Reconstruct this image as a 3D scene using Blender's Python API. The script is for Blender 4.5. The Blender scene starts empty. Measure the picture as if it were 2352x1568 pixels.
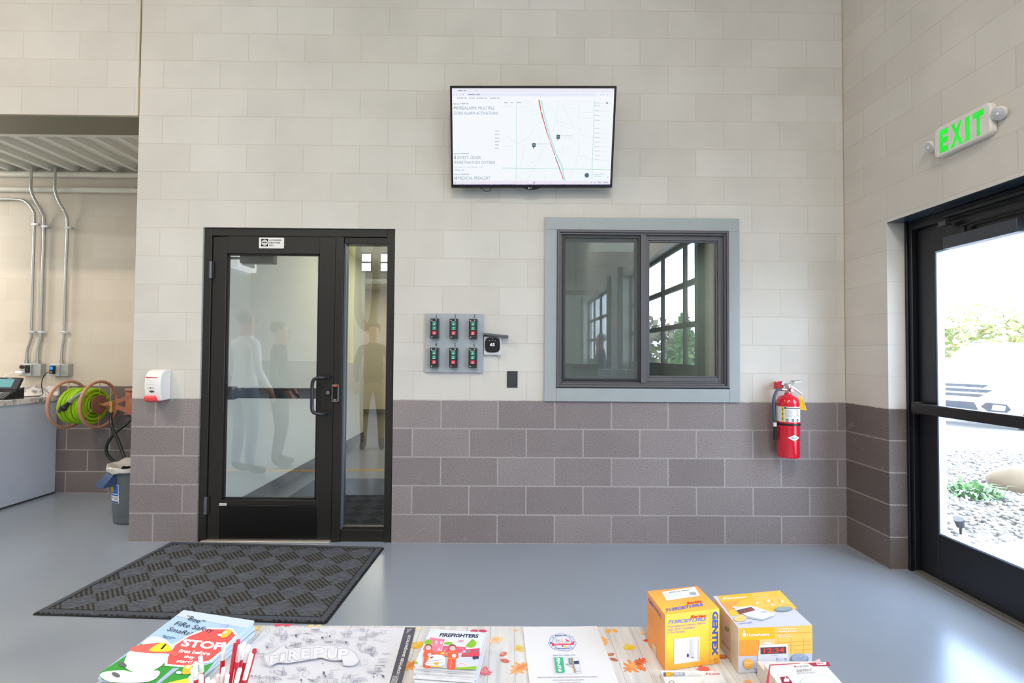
import bpy, bmesh, math, random
from mathutils import Vector, Matrix, Euler
random.seed(7)
SC = bpy.context.scene
COL = SC.collection
V = Vector
PI = math.pi
# ------------------------------------------------------------------ camera (calibrated on the block courses of the two walls)
FPX, CX, CD, CH = 1132.18, .4765, 3.5382, 1.3520
RX, RY, RZ = -.0241, -.0073, .0070
RC = Matrix.Rotation(RZ, 3, 'Z') @ Matrix.Rotation(RX, 3, 'X') @ Matrix.Rotation(RY, 3, 'Y')
CAM = V((CX, -CD, CH))
def ray(px, py):
    v = RC.transposed() @ V(((px - 1176) / FPX, (py - 784) / FPX, 1))
    return V((v.x, v.z, -v.y))
def at(px, py, x=None, y=None, z=None):
    d = ray(px, py)
    t = (x - CAM.x) / d.x if x is not None else (y - CAM.y) / d.y if y is not None else (z - CAM.z) / d.z
    return CAM + d * t
def cam_axis(i):
    r = RC[i]
    return V((r[0], r[2], -r[1]))
cam = bpy.data.objects.new('camera', bpy.data.cameras.new('camera'))
COL.objects.link(cam)
m4 = Matrix.Identity(4)
for i, a in enumerate((cam_axis(0), -cam_axis(1), -cam_axis(2))):
    for j in range(3): m4[j][i] = a[j]
m4.translation = CAM
cam.matrix_world = m4
cam.data.sensor_width = 36; cam.data.sensor_fit = 'HORIZONTAL'
cam.data.lens = FPX / 2352 * 36
cam.data.clip_start = .02; cam.data.clip_end = 300
SC.camera = cam
SC.view_settings.view_transform = 'Standard'
SC.view_settings.look = 'None'
SC.view_settings.exposure = .10
SC.cycles.max_bounces = 10; SC.cycles.glossy_bounces = 4; SC.cycles.transmission_bounces = 4; SC.cycles.transparent_max_bounces = 14
SC.cycles.caustics_reflective = False; SC.cycles.caustics_refractive = False; SC.cycles.sample_clamp_indirect = 6; SC.cycles.use_denoising = True

# ------------------------------------------------------------------ materials
def lin(c):
    if isinstance(c, str):
        c = [int(c[i:i + 2], 16) for i in (0, 2, 4)]
    o = []
    for x in c:
        x /= 255
        o.append(x / 12.92 if x <= .04045 else ((x + .055) / 1.055) ** 2.4)
    return (*o, 1)
MATS = {}
def N(nt, kind, **kw):
    n = nt.nodes.new(kind)
    for k, v in kw.items():
        if k in n.inputs: n.inputs[k].default_value = v
        else: setattr(n, k, v)
    return n
def mat(name, c, rough=.5, metal=0., spec=.5, var=.06, vs=30, bump=0., bs=200, emit=0., coat=0., trans=0., glow=False):
    """principled material whose colour a noise texture varies a little"""
    if name in MATS: return MATS[name]
    m = bpy.data.materials.new(name); m.use_nodes = True
    nt = m.node_tree; b = nt.nodes['Principled BSDF']; L = nt.links.new
    col = lin(c)
    b.inputs['Roughness'].default_value = rough
    b.inputs['Metallic'].default_value = metal
    b.inputs['Specular IOR Level'].default_value = spec
    b.inputs['Coat Weight'].default_value = coat
    b.inputs['Coat Roughness'].default_value = .05
    b.inputs['Transmission Weight'].default_value = trans
    tc = N(nt, 'ShaderNodeTexCoord')
    nz = N(nt, 'ShaderNodeTexNoise', Scale=vs, Detail=2.)
    L(tc.outputs['Object'], nz.inputs['Vector'])
    mx = N(nt, 'ShaderNodeMix', data_type='RGBA')
    lo = tuple(x * (1 - var) for x in col[:3]); hi = tuple(min(1, x * (1 + var)) for x in col[:3])
    mx.inputs[6].default_value = (*lo, 1); mx.inputs[7].default_value = (*hi, 1)
    L(nz.outputs['Fac'], mx.inputs[0]); L(mx.outputs[2], b.inputs['Base Color'])
    if glow:      # a lit display: dark itself, shining in its own colour
        L(mx.outputs[2], b.inputs['Emission Color']); b.inputs['Emission Strength'].default_value = glow
        nt.links.remove(b.inputs['Base Color'].links[0]); b.inputs['Base Color'].default_value = (.012, .012, .014, 1)
    elif emit:
        L(mx.outputs[2], b.inputs['Emission Color']); b.inputs['Emission Strength'].default_value = emit
    if bump:
        n2 = N(nt, 'ShaderNodeTexNoise', Scale=bs, Detail=3.)
        L(tc.outputs['Object'], n2.inputs['Vector'])
        bp = N(nt, 'ShaderNodeBump', Strength=bump, Distance=.002)
        L(n2.outputs['Fac'], bp.inputs['Height']); L(bp.outputs['Normal'], b.inputs['Normal'])
    MATS[name] = m
    return m
def ink(c, emit=0., glow=False):
    n = 'ink_' + c + ('_lit' if emit else '') + ('_glow' if glow else '')
    return mat(n, c, rough=.55 if not glow else .25, spec=.3, var=.02, emit=emit, glow=glow)
def glass(name, base, tint=(.96, .98, .97), ior=1.5, rough=0.):
    if name in MATS: return MATS[name]
    m = bpy.data.materials.new(name); m.use_nodes = True
    nt = m.node_tree; nt.nodes.clear(); L = nt.links.new
    o = N(nt, 'ShaderNodeOutputMaterial')
    t = N(nt, 'ShaderNodeBsdfTransparent', Color=(*tint, 1))
    g = N(nt, 'ShaderNodeBsdfGlossy', Roughness=rough, Color=(.97, .98, 1, 1))
    f = N(nt, 'ShaderNodeFresnel')
    gb = N(nt, 'ShaderNodeNewGeometry'); io = N(nt, 'ShaderNodeMix', data_type='FLOAT'); io.inputs[2].default_value = ior; io.inputs[3].default_value = 1 / ior
    L(gb.outputs['Backfacing'], io.inputs[0]); L(io.outputs[0], f.inputs['IOR'])     # no total reflection inside a thin pane
    a = N(nt, 'ShaderNodeMath', operation='ADD', use_clamp=True); a.inputs[1].default_value = base
    mx = N(nt, 'ShaderNodeMixShader')
    L(f.outputs[0], a.inputs[0]); L(a.outputs[0], mx.inputs[0]); L(t.outputs[0], mx.inputs[1]); L(g.outputs[0], mx.inputs[2])
    L(mx.outputs[0], o.inputs['Surface'])
    MATS[name] = m
    return m
def screen_mesh_mat():
    m = bpy.data.materials.new('insect_screen'); m.use_nodes = True
    nt = m.node_tree; nt.nodes.clear(); L = nt.links.new
    o = N(nt, 'ShaderNodeOutputMaterial')
    t = N(nt, 'ShaderNodeBsdfTransparent')
    d = N(nt, 'ShaderNodeBsdfDiffuse', Color=lin('7c8482'))
    mx = N(nt, 'ShaderNodeMixShader'); mx.inputs[0].default_value = .42
    L(t.outputs[0], mx.inputs[1]); L(d.outputs[0], mx.inputs[2]); L(mx.outputs[0], o.inputs['Surface'])
    return m
BL, BH = .4064, .2032
def block_mat(name, dx=0., dy=0., up='d9d6cf', up2='d3cfc7', lo='9a9191', lo2='8c8383', grout='b1aaa9', split=True, upj='cec8bd', jamb=0.):
    """painted concrete block in running bond; the lower five courses are bare brown block"""
    m = bpy.data.materials.new(name); m.use_nodes = True
    nt = m.node_tree; b = nt.nodes['Principled BSDF']; L = nt.links.new
    g = N(nt, 'ShaderNodeNewGeometry')
    sp = N(nt, 'ShaderNodeSeparateXYZ'); L(g.outputs['Position'], sp.inputs[0])
    sn = N(nt, 'ShaderNodeSeparateXYZ'); L(g.outputs['True Normal'], sn.inputs[0])
    ab = N(nt, 'ShaderNodeMath', operation='ABSOLUTE'); L(sn.outputs[0], ab.inputs[0])
    gt = N(nt, 'ShaderNodeMath', operation='GREATER_THAN'); gt.inputs[1].default_value = .5; L(ab.outputs[0], gt.inputs[0])
    ax = N(nt, 'ShaderNodeMath', operation='ADD'); ax.inputs[1].default_value = 40 * BL + BL / 2 + dx; L(sp.outputs[0], ax.inputs[0])
    ay = N(nt, 'ShaderNodeMath', operation='MULTIPLY_ADD'); ay.inputs[1].default_value = -1; ay.inputs[2].default_value = 40 * BL + dy; L(sp.outputs[1], ay.inputs[0])
    if jamb:      # the short return beside the door is one whole block per course
        j1 = N(nt, 'ShaderNodeMath', operation='LESS_THAN'); j1.inputs[1].default_value = 40 * BL + jamb + .01; L(ay.outputs[0], j1.inputs[0])
        j2 = N(nt, 'ShaderNodeMath', operation='LESS_THAN'); j2.inputs[1].default_value = 11 * BH; L(sp.outputs[2], j2.inputs[0])
        j3 = N(nt, 'ShaderNodeMath', operation='MULTIPLY'); L(j1.outputs[0], j3.inputs[0]); L(j2.outputs[0], j3.inputs[1])
        j4 = N(nt, 'ShaderNodeMix', data_type='FLOAT'); j4.inputs[3].default_value = 40 * BL + .1; L(j3.outputs[0], j4.inputs[0]); L(ay.outputs[0], j4.inputs[2]); ay = j4
    mu = N(nt, 'ShaderNodeMix', data_type='FLOAT'); L(gt.outputs[0], mu.inputs[0]); L(ax.outputs[0], mu.inputs[2]); L(ay.outputs[0], mu.inputs[3])
    cv = N(nt, 'ShaderNodeCombineXYZ'); L(mu.outputs[0], cv.inputs[0]); L(sp.outputs[2], cv.inputs[1])
    def brick(c1, c2, cm, ms):
        k = N(nt, 'ShaderNodeTexBrick', Color1=lin(c1), Color2=lin(c2), Mortar=lin(cm), Scale=1., Bias=0.)
        k.inputs['Mortar Size'].default_value = ms; k.inputs['Mortar Smooth'].default_value = .25
        k.inputs['Brick Width'].default_value = BL; k.inputs['Row Height'].default_value = BH
        k.offset = .5; k.offset_frequency = 2
        L(cv.outputs[0], k.inputs['Vector'])
        return k
    ku = brick(up, up2, upj, .0035)
    kl = brick(lo, lo2, grout, .0055)
    lt = N(nt, 'ShaderNodeMath', operation='LESS_THAN'); lt.inputs[1].default_value = 5 * BH - .002 if split else -1; 
    ns = N(nt, 'ShaderNodeTexNoise', Scale=18., Detail=3.); L(g.outputs['Position'], ns.inputs['Vector'])
    wob = N(nt, 'ShaderNodeMath', operation='MULTIPLY_ADD'); wob.inputs[1].default_value = .016; L(ns.outputs['Fac'], wob.inputs[0]); L(sp.outputs[2], wob.inputs[2])
    wo2 = N(nt, 'ShaderNodeMath', operation='SUBTRACT'); wo2.inputs[1].default_value = .008; L(wob.outputs[0], wo2.inputs[0]); L(wo2.outputs[0], lt.inputs[0])
    mc = N(nt, 'ShaderNodeMix', data_type='RGBA'); L(lt.outputs[0], mc.inputs[0]); L(ku.outputs['Color'], mc.inputs[6]); L(kl.outputs['Color'], mc.inputs[7])
    # fine pores and soft patches
    nf = N(nt, 'ShaderNodeTexNoise', Scale=330., Detail=2.); L(g.outputs['Position'], nf.inputs['Vector'])
    rp = N(nt, 'ShaderNodeValToRGB'); rp.color_ramp.elements[0].position = .30; rp.color_ramp.elements[0].color = (.86, .86, .86, 1)
    rp.color_ramp.elements[1].position = .44; rp.color_ramp.elements[1].color = (1, 1, 1, 1); L(nf.outputs['Fac'], rp.inputs[0])
    nl = N(nt, 'ShaderNodeTexNoise', Scale=2.2, Detail=4.); L(g.outputs['Position'], nl.inputs['Vector'])
    rl = N(nt, 'ShaderNodeMapRange'); rl.inputs[3].default_value = .86; rl.inputs[4].default_value = 1.12; L(nl.outputs['Fac'], rl.inputs[0])
    ml = N(nt, 'ShaderNodeMix', data_type='RGBA', blend_type='MULTIPLY'); ml.inputs[0].default_value = 1; L(mc.outputs[2], ml.inputs[6]); L(rp.outputs[0], ml.inputs[7])
    m2 = N(nt, 'ShaderNodeMix', data_type='RGBA', blend_type='MULTIPLY'); m2.inputs[0].default_value = 1; L(ml.outputs[2], m2.inputs[6]); L(rl.outputs[0], m2.inputs[7])
    # open pores of the bare blocks
    np_ = N(nt, 'ShaderNodeTexNoise', Scale=150., Detail=3., Roughness=.65); L(g.outputs['Position'], np_.inputs['Vector'])
    rq = N(nt, 'ShaderNodeMapRange'); rq.inputs[1].default_value = .30; rq.inputs[2].default_value = .56; rq.inputs[3].default_value = .55; rq.inputs[4].default_value = 1.06; L(np_.outputs['Fac'], rq.inputs[0])
    rs = N(nt, 'ShaderNodeMix', data_type='FLOAT'); rs.inputs[2].default_value = 1.; L(lt.outputs[0], rs.inputs[0]); L(rq.outputs[0], rs.inputs[3])
    m9 = N(nt, 'ShaderNodeMix', data_type='RGBA', blend_type='MULTIPLY'); m9.inputs[0].default_value = 1; L(m2.outputs[2], m9.inputs[6]); L(rs.outputs[0], m9.inputs[7]); m2 = m9
    # pale scuffs on the bare blocks
    nw = N(nt, 'ShaderNodeTexNoise', Scale=9., Detail=6., Roughness=.7); L(g.outputs['Position'], nw.inputs['Vector'])
    rw = N(nt, 'ShaderNodeMapRange'); rw.inputs[1].default_value = .62; rw.inputs[2].default_value = .78; rw.inputs[4].default_value = .35; L(nw.outputs['Fac'], rw.inputs[0])
    sw = N(nt, 'ShaderNodeMath', operation='MULTIPLY'); L(rw.outputs[0], sw.inputs[0]); L(lt.outputs[0], sw.inputs[1])
    m3 = N(nt, 'ShaderNodeMix', data_type='RGBA'); L(sw.outputs[0], m3.inputs[0]); L(m2.outputs[2], m3.inputs[6]); m3.inputs[7].default_value = lin('c4c0c2')
    L(m3.outputs[2], b.inputs['Base Color'])
    b.inputs['Roughness'].default_value = .75; b.inputs['Specular IOR Level'].default_value = .25
    hm = N(nt, 'ShaderNodeMath', operation='MULTIPLY_ADD'); hm.inputs[1].default_value = -1.; L(ku.outputs['Fac'], hm.inputs[0]); 
    hn = N(nt, 'ShaderNodeMath', operation='MULTIPLY'); hn.inputs[1].default_value = .22; L(nf.outputs['Fac'], hn.inputs[0]); L(hn.outputs[0], hm.inputs[2])
    bp = N(nt, 'ShaderNodeBump', Strength=.4, Distance=.003); L(hm.outputs[0], bp.inputs['Height']); L(bp.outputs['Normal'], b.inputs['Normal'])
    return m
def floor_mat():
    m = bpy.data.materials.new('grey_epoxy_floor'); m.use_nodes = True
    nt = m.node_tree; b = nt.nodes['Principled BSDF']; L = nt.links.new
    g = N(nt, 'ShaderNodeNewGeometry')
    n1 = N(nt, 'ShaderNodeTexNoise', Scale=1.1, Detail=5.); L(g.outputs['Position'], n1.inputs['Vector'])
    cr = N(nt, 'ShaderNodeValToRGB')
    cr.color_ramp.elements[0].position = .3; cr.color_ramp.elements[0].color = lin('939da9')
    cr.color_ramp.elements[1].position = .7; cr.color_ramp.elements[1].color = lin('99a2ae')
    L(n1.outputs['Fac'], cr.inputs[0])
    # worn pale scuffs left of the mat
    sc = N(nt, 'ShaderNodeTexNoise', Scale=7., Detail=8., Roughness=.7)
    mp = N(nt, 'ShaderNodeMapping'); mp.inputs['Scale'].default_value = (1, 3, 1); L(g.outputs['Position'], mp.inputs[0]); L(mp.outputs[0], sc.inputs['Vector'])
    sr = N(nt, 'ShaderNodeMapRange'); sr.inputs[1].default_value = .6; sr.inputs[2].default_value = .85; sr.inputs[4].default_value = .12; L(sc.outputs['Fac'], sr.inputs[0])
    mx = N(nt, 'ShaderNodeMix', data_type='RGBA'); L(sr.outputs[0], mx.inputs[0]); L(cr.outputs[0], mx.inputs[6]); mx.inputs[7].default_value = lin('b9bdc0')
    L(mx.outputs[2], b.inputs['Base Color'])
    n2 = N(nt, 'ShaderNodeTexNoise', Scale=6., Detail=4.); L(g.outputs['Position'], n2.inputs['Vector'])
    rr = N(nt, 'ShaderNodeMapRange'); rr.inputs[3].default_value = .19; rr.inputs[4].default_value = .27; L(n2.outputs['Fac'], rr.inputs[0])
    L(rr.outputs[0], b.inputs['Roughness'])
    b.inputs['Specular IOR Level'].default_value = .9
    n3 = N(nt, 'ShaderNodeTexNoise', Scale=45., Detail=2.); L(g.outputs['Position'], n3.inputs['Vector'])
    bp = N(nt, 'ShaderNodeBump', Strength=.03, Distance=.01); L(n3.outputs['Fac'], bp.inputs['Height']); L(bp.outputs['Normal'], b.inputs['Normal'])
    return m

# ------------------------------------------------------------------ mesh building
def frame(o, u, v):
    u = V(u).normalized(); v = V(v).normalized()
    return V(o), u, v, u.cross(v).normalized()
WALLF = lambda o: frame(o, (1, 0, 0), (0, 0, 1))       # on the main wall, facing the room
RIGHTF = lambda o: frame(o, (0, -1, 0), (0, 0, 1))     # on the right wall, facing the room
TOPF = lambda o, a=0.: frame(o, (math.cos(a), math.sin(a), 0), (-math.sin(a), math.cos(a), 0))
def spline(pts, k=6, closed=False):
    P = [V(p) for p in pts]; n = len(P); out = []
    for i in range(n if closed else n - 1):
        g = (lambda j: P[j % n]) if closed else (lambda j: P[max(0, min(n - 1, j))])
        a, b, c, d = g(i - 1), g(i), g(i + 1), g(i + 2)
        for s in range(k):
            t = s / k
            out.append(.5 * ((2 * b) + (c - a) * t + (2 * a - 5 * b + 4 * c - d) * t * t + (3 * b - a - 3 * c + d) * t ** 3))
    if not closed: out.append(P[-1])
    return out
GLY = {}
def glyphs(s, bold=0., shear=0.):
    k = (s, bold, shear)
    if k not in GLY:
        cu = bpy.data.curves.new('t', 'FONT'); cu.body = s; cu.size = 1; cu.offset = bold; cu.shear = shear
        cu.resolution_u = 3; cu.fill_mode = 'FRONT'; cu.align_x = 'LEFT'
        ob = bpy.data.objects.new('t', cu); COL.objects.link(ob)
        dg = bpy.context.evaluated_depsgraph_get()
        me = ob.evaluated_get(dg).to_mesh()
        vs = [(v.co.x, v.co.y) for v in me.vertices]; fs = [tuple(p.vertices) for p in me.polygons]
        ob.evaluated_get(dg).to_mesh_clear()
        bpy.data.objects.remove(ob); bpy.data.curves.remove(cu)
        x0 = min((v[0] for v in vs), default=0); x1 = max((v[0] for v in vs), default=1)
        y0 = min((v[1] for v in vs), default=0); y1 = max((v[1] for v in vs), default=1)
        GLY[k] = ([(a - x0, b) for a, b in vs], fs, x1 - x0, y0, y1)
    return GLY[k]
def world(o):
    m = Matrix.Identity(4)
    while o is not None:
        m = o.matrix_basis @ m; o = o.parent
    return m
class MB:
    def __init__(s): s.v = []; s.f = []; s.mi = []; s.ms = []
    def m_(s, m):
        if m not in s.ms: s.ms.append(m)
        return s.ms.index(m)
    def add(s, vs, fs, m):
        o = len(s.v); k = s.m_(m)
        s.v += [V(x) for x in vs]
        for f in fs: s.f.append(tuple(i + o for i in f)); s.mi.append(k)
        return s
    def b2(s, x0, x1, y0, y1, z0, z1, m, M=None):
        vs = [V((x, y, z)) for z in (z0, z1) for y in (y0, y1) for x in (x0, x1)]
        if M is not None: vs = [M @ v for v in vs]
        return s.add(vs, [(0, 2, 3, 1), (4, 5, 7, 6), (0, 1, 5, 4), (2, 6, 7, 3), (0, 4, 6, 2), (1, 3, 7, 5)], m)
    def box(s, c, d, m, M=None):
        T = Matrix.Translation(V(c))
        if M is not None: T = T @ M.to_4x4()
        return s.b2(-d[0] / 2, d[0] / 2, -d[1] / 2, d[1] / 2, -d[2] / 2, d[2] / 2, m, T)
    def tube(s, pts, r, m, n=10, closed=False, caps=True):
        P = [V(p) for p in pts]; R = r if isinstance(r, (list, tuple)) else [r] * len(P)
        vs = []; k = len(P); up = None
        for i in range(k):
            a = P[i - 1] if (i or closed) else P[i]; b = P[(i + 1) % k] if (i < k - 1 or closed) else P[i]
            t = (b - a).normalized()
            if up is None:
                up = V((0, 0, 1)) if abs(t.z) < .9 else V((1, 0, 0))
            up = (up - t * up.dot(t)).normalized(); w = t.cross(up)
            for j in range(n):
                q = 2 * PI * j / n
                vs.append(P[i] + (up * math.cos(q) + w * math.sin(q)) * R[i])
        fs = []
        for i in range(k if closed else k - 1):
            for j in range(n):
                a, b = i * n + j, i * n + (j + 1) % n; c, d = ((i + 1) % k) * n + (j + 1) % n, ((i + 1) % k) * n + j
                fs.append((a, d, c, b))
        if caps and not closed:
            fs.append(tuple(range(n))); fs.append(tuple((k - 1) * n + j for j in reversed(range(n))))
        return s.add(vs, fs, m)
    def cyl(s, a, b, r, m, n=20, r2=None): return s.tube([a, b], [r, r if r2 is None else r2], m, n)
    def torus(s, c, ax, R, r, m, n=40, k=10):
        ax = V(ax).normalized(); u = ax.orthogonal().normalized(); w = ax.cross(u)
        return s.tube([V(c) + (u * math.cos(2 * PI * i / n) + w * math.sin(2 * PI * i / n)) * R for i in range(n)], r, m, k, closed=True)
    def lathe(s, prof, o, m, ax=(0, 0, 1), n=32, capb=True, capt=True):
        ax = V(ax).normalized(); u = ax.orthogonal().normalized(); w = ax.cross(u)
        vs = []; k = len(prof)
        for r, h in prof:
            for j in range(n):
                q = 2 * PI * j / n
                vs.append(V(o) + ax * h + (u * math.cos(q) + w * math.sin(q)) * r)
        fs = [(i * n + j, i * n + (j + 1) % n, (i + 1) * n + (j + 1) % n, (i + 1) * n + j) for i in range(k - 1) for j in range(n)]
        if capb: fs.append(tuple(reversed(range(n))))
        if capt: fs.append(tuple((k - 1) * n + j for j in range(n)))
        return s.add(vs, fs, m)
    def ball(s, c, r, m, n=12, k=8):
        r = (r, r, r) if isinstance(r, (int, float)) else r
        vs = [V(c) + V((0, 0, -r[2]))]
        for i in range(1, k):
            t = PI * i / k - PI / 2
            for j in range(n):
                q = 2 * PI * j / n
                vs.append(V(c) + V((r[0] * math.cos(t) * math.cos(q), r[1] * math.cos(t) * math.sin(q), r[2] * math.sin(t))))
        vs.append(V(c) + V((0, 0, r[2])))
        fs = [(0, 1 + (j + 1) % n, 1 + j) for j in range(n)]
        for i in range(k - 2):
            for j in range(n):
                a = 1 + i * n
                fs.append((a + j, a + (j + 1) % n, a + n + (j + 1) % n, a + n + j))
        a = 1 + (k - 2) * n
        fs += [(a + j, a + (j + 1) % n, len(vs) - 1) for j in range(n)]
        return s.add(vs, fs, m)
    # ---- flat shapes in a frame F=(o,u,v,n); z lifts along n, h>0 extrudes back by h
    def poly(s, F, pts, m, z=0., h=0.):
        o, u, v, n = F
        A = [o + u * p[0] + v * p[1] + n * z for p in pts]; k = len(A)
        ar = sum(pts[i][0] * pts[(i + 1) % k][1] - pts[(i + 1) % k][0] * pts[i][1] for i in range(k))
        if ar < 0: A.reverse()
        if not h: return s.add(A, [tuple(range(k))], m)
        Bk = [a - n * h for a in A]
        return s.add(A + Bk, [tuple(range(k)), tuple(reversed(range(k, 2 * k)))] + [(i, k + i, k + (i + 1) % k, (i + 1) % k) for i in range(k)], m)
    def rect(s, F, x0, y0, x1, y1, m, z=0., h=0.): return s.poly(F, [(x0, y0), (x1, y0), (x1, y1), (x0, y1)], m, z, h)
    def rrect(s, F, x0, y0, x1, y1, r, m, z=0., h=0., k=5):
        pts = []
        for cx, cy, a0 in ((x1 - r, y0 + r, -PI / 2), (x1 - r, y1 - r, 0), (x0 + r, y1 - r, PI / 2), (x0 + r, y0 + r, PI)):
            pts += [(cx + r * math.cos(a0 + PI / 2 * i / k), cy + r * math.sin(a0 + PI / 2 * i / k)) for i in range(k + 1)]
        return s.poly(F, pts, m, z, h)
    def ell(s, F, cx, cy, rx, ry, m, z=0., h=0., n=24, a=0.):
        ca, sa = math.cos(a), math.sin(a)
        return s.poly(F, [(cx + rx * math.cos(2 * PI * i / n) * ca - ry * math.sin(2 * PI * i / n) * sa, cy + rx * math.cos(2 * PI * i / n) * sa + ry * math.sin(2 * PI * i / n) * ca) for i in range(n)], m, z, h)
    def line(s, F, pts, w, m, z=0., closed=False):
        k = len(pts)
        for i in range(k if closed else k - 1):
            a, b = pts[i], pts[(i + 1) % k]
            dx, dy = b[0] - a[0], b[1] - a[1]; l = math.hypot(dx, dy) or 1
            nx, ny = -dy / l * w / 2, dx / l * w / 2; ex, ey = dx / l * w * .3, dy / l * w * .3
            s.poly(F, [(a[0] + nx - ex, a[1] + ny - ey), (a[0] - nx - ex, a[1] - ny - ey), (b[0] - nx + ex, b[1] - ny + ey), (b[0] + nx + ex, b[1] + ny + ey)], m, z)
        return s
    def ring(s, F, cx, cy, rx, ry, w, m, z=0., n=28, a=0.):
        ca, sa = math.cos(a), math.sin(a)
        return s.line(F, [(cx + rx * math.cos(2 * PI * i / n) * ca - ry * math.sin(2 * PI * i / n) * sa, cy + rx * math.cos(2 * PI * i / n) * sa + ry * math.sin(2 * PI * i / n) * ca) for i in range(n)], w, m, z, True)
    def bars(s, F, n, x, y, m, width, height, z=0., align='l'):
        """a line of print too small to read: n word-like dashes"""
        x -= {'l': 0, 'c': width / 2, 'r': width}[align]
        e = [0, 5, 8, 14, 18, 25, 29, 33, 40, 46, 49, 56][:n + 1]; k = e[-1]
        for i in range(n): s.rect(F, x + width * e[i] / k, y + height * .1, x + width * (e[i + 1] - .8) / k, y + height * .8, m, z)
        return s
    def text(s, F, t, x, y, m, size=None, width=None, height=None, z=0., bold=0., shear=0., rot=0., align='l', h=0.):
        """text at (x, y) of the frame; width/height fit its real extent (in metres)"""
        vs, fs, w, y0, y1 = glyphs(t, bold, shear)
        sy = height / (y1 - min(0, y0) if y0 < -.1 else y1) if height else (size or (width / w))
        sx = width / w if width else sy
        if not height and not size: sy = sx
        ox = {'l': 0, 'c': -w * sx / 2, 'r': -w * sx}[align]
        o, u, v, n = F; ca, sa = math.cos(rot), math.sin(rot)
        A = []
        for a, b in vs:
            a = a * sx + ox; b = b * sy
            A.append(o + u * (x + a * ca - b * sa) + v * (y + a * sa + b * ca) + n * z)
        if h:
            k = len(A); A2 = [p - n * h for p in A]; ed = {}
            for f in fs:
                for i in range(len(f)):
                    e = (f[i], f[(i + 1) % len(f)]); ed[e] = 1
            fs = list(fs) + [(b, a, a + k, b + k) for a, b in ed if (b, a) not in ed]
            A = A + A2
        return s.add(A, fs, m)
    def build(s, name, parent=None, bevel=0., smooth=True, angle=40, seg=2):
        me = bpy.data.meshes.new(name)
        if parent is not None:
            inv = world(parent).inverted(); vs = [inv @ v for v in s.v]
        else: vs = s.v
        me.from_pydata([tuple(v) for v in vs], [], s.f)
        for m in s.ms: me.materials.append(m)
        me.polygons.foreach_set('material_index', s.mi)
        if smooth:
            me.polygons.foreach_set('use_smooth', [True] * len(s.f))
            me.set_sharp_from_angle(angle=math.radians(angle))
        me.update()
        o = bpy.data.objects.new(name, me); COL.objects.link(o)
        if parent is not None: o.parent = parent
        if bevel:
            b = o.modifiers.new('bevel', 'BEVEL'); b.width = bevel; b.segments = seg; b.limit_method = 'ANGLE'; b.angle_limit = math.radians(50)
            b.harden_normals = False
        return o
def tag(o, label=None, cat=None, group=None, kind=None):
    if label: o['label'] = label
    if cat: o['category'] = cat
    if group: o['group'] = group
    if kind: o['kind'] = kind
    return o
def thing(name, label, cat, loc, group=None, rot=(0, 0, 0), kind=None):
    o = bpy.data.objects.new(name, None); COL.objects.link(o)
    o.empty_display_size = .05
    o.location = V(loc); o.rotation_euler = rot
    return tag(o, label, cat, group, kind)
KIDS = lambda o: [c for c in bpy.data.objects if c.parent is o]
def dup(root, loc=None, rot=None, label=None, group=None):
    r = root.copy(); COL.objects.link(r)
    if loc is not None: r.location = V(loc)
    if rot is not None: r.rotation_euler = rot
    if label: r['label'] = label
    if group: r['group'] = group
    for c in KIDS(root):
        d = c.copy(); COL.objects.link(d); d.parent = r
        for g in KIDS(c):
            e = g.copy(); COL.objects.link(e); e.parent = d
    return r
def struct(o): o['kind'] = 'structure'; return o
SKY = 13.0
E_L, E_M, E_A, E_C, E_O = 150, 172, 36, 33, 14
# ------------------------------------------------------------------ shared materials
M_BLOCK = block_mat('painted_block_wall')
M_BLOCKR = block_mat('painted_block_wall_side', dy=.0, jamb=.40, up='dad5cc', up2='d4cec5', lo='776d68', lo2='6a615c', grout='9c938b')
M_BLOCKA = block_mat('painted_block_alcove', dx=.06, up='d5ccbc', up2='cfc5b4', lo='7b726f', lo2='716967', grout='a8a09a')
M_FLOOR = floor_mat()
M_BLACKAL = mat('black_anodised_aluminium', '24221f', rough=.38, spec=.5, var=.05)
M_BLACKGL = mat('black_gloss_panel', '0e0e0d', rough=.3, var=.05)
M_NAVYAL = mat('dark_bronze_aluminium', '14171c', rough=.32, spec=.55, var=.05)
M_STEEL = mat('brushed_steel', 'b9bcbd', rough=.35, metal=1., var=.05)
M_GALV = mat('galvanised_steel', 'b3b5b0', rough=.42, metal=.75, var=.08, vs=60)
M_ALU = mat('mill_aluminium', 'd8d2c4', rough=.4, metal=.6)
M_WHITE = mat('white_plastic', 'f1f0ee', rough=.35, var=.015)
M_BLACK = mat('black_plastic', '1b1b1d', rough=.45, var=.05)
M_RUBBER = mat('black_rubber', '0c0c0d', rough=.6)
M_WINFR = mat('grey_bronze_window_frame', '5d5d61', rough=.4, var=.05)
M_TRIM = mat('pale_grey_trim_board', 'a3abad', rough=.55, var=.05, vs=14, bump=.25, bs=60)
M_PAPER = mat('white_paper', 'd8d8dc', rough=.7, spec=.2, var=.01)
M_LINTEL = mat('olive_grey_lintel', '6f6a58', rough=.5)
G_DOOR = glass('door_glass', .13, (.96, .975, .965), 1.45)
G_EXIT = glass('exit_door_glass', .01, (.90, .92, .94), 1.4)
G_WIN = glass('window_glass', .13, (.75, .8, .78), 1.5)
G_OHD = glass('overhead_pane_glass', .02, (.93, .95, .96), 1.45)
XR = 2.9066

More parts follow.
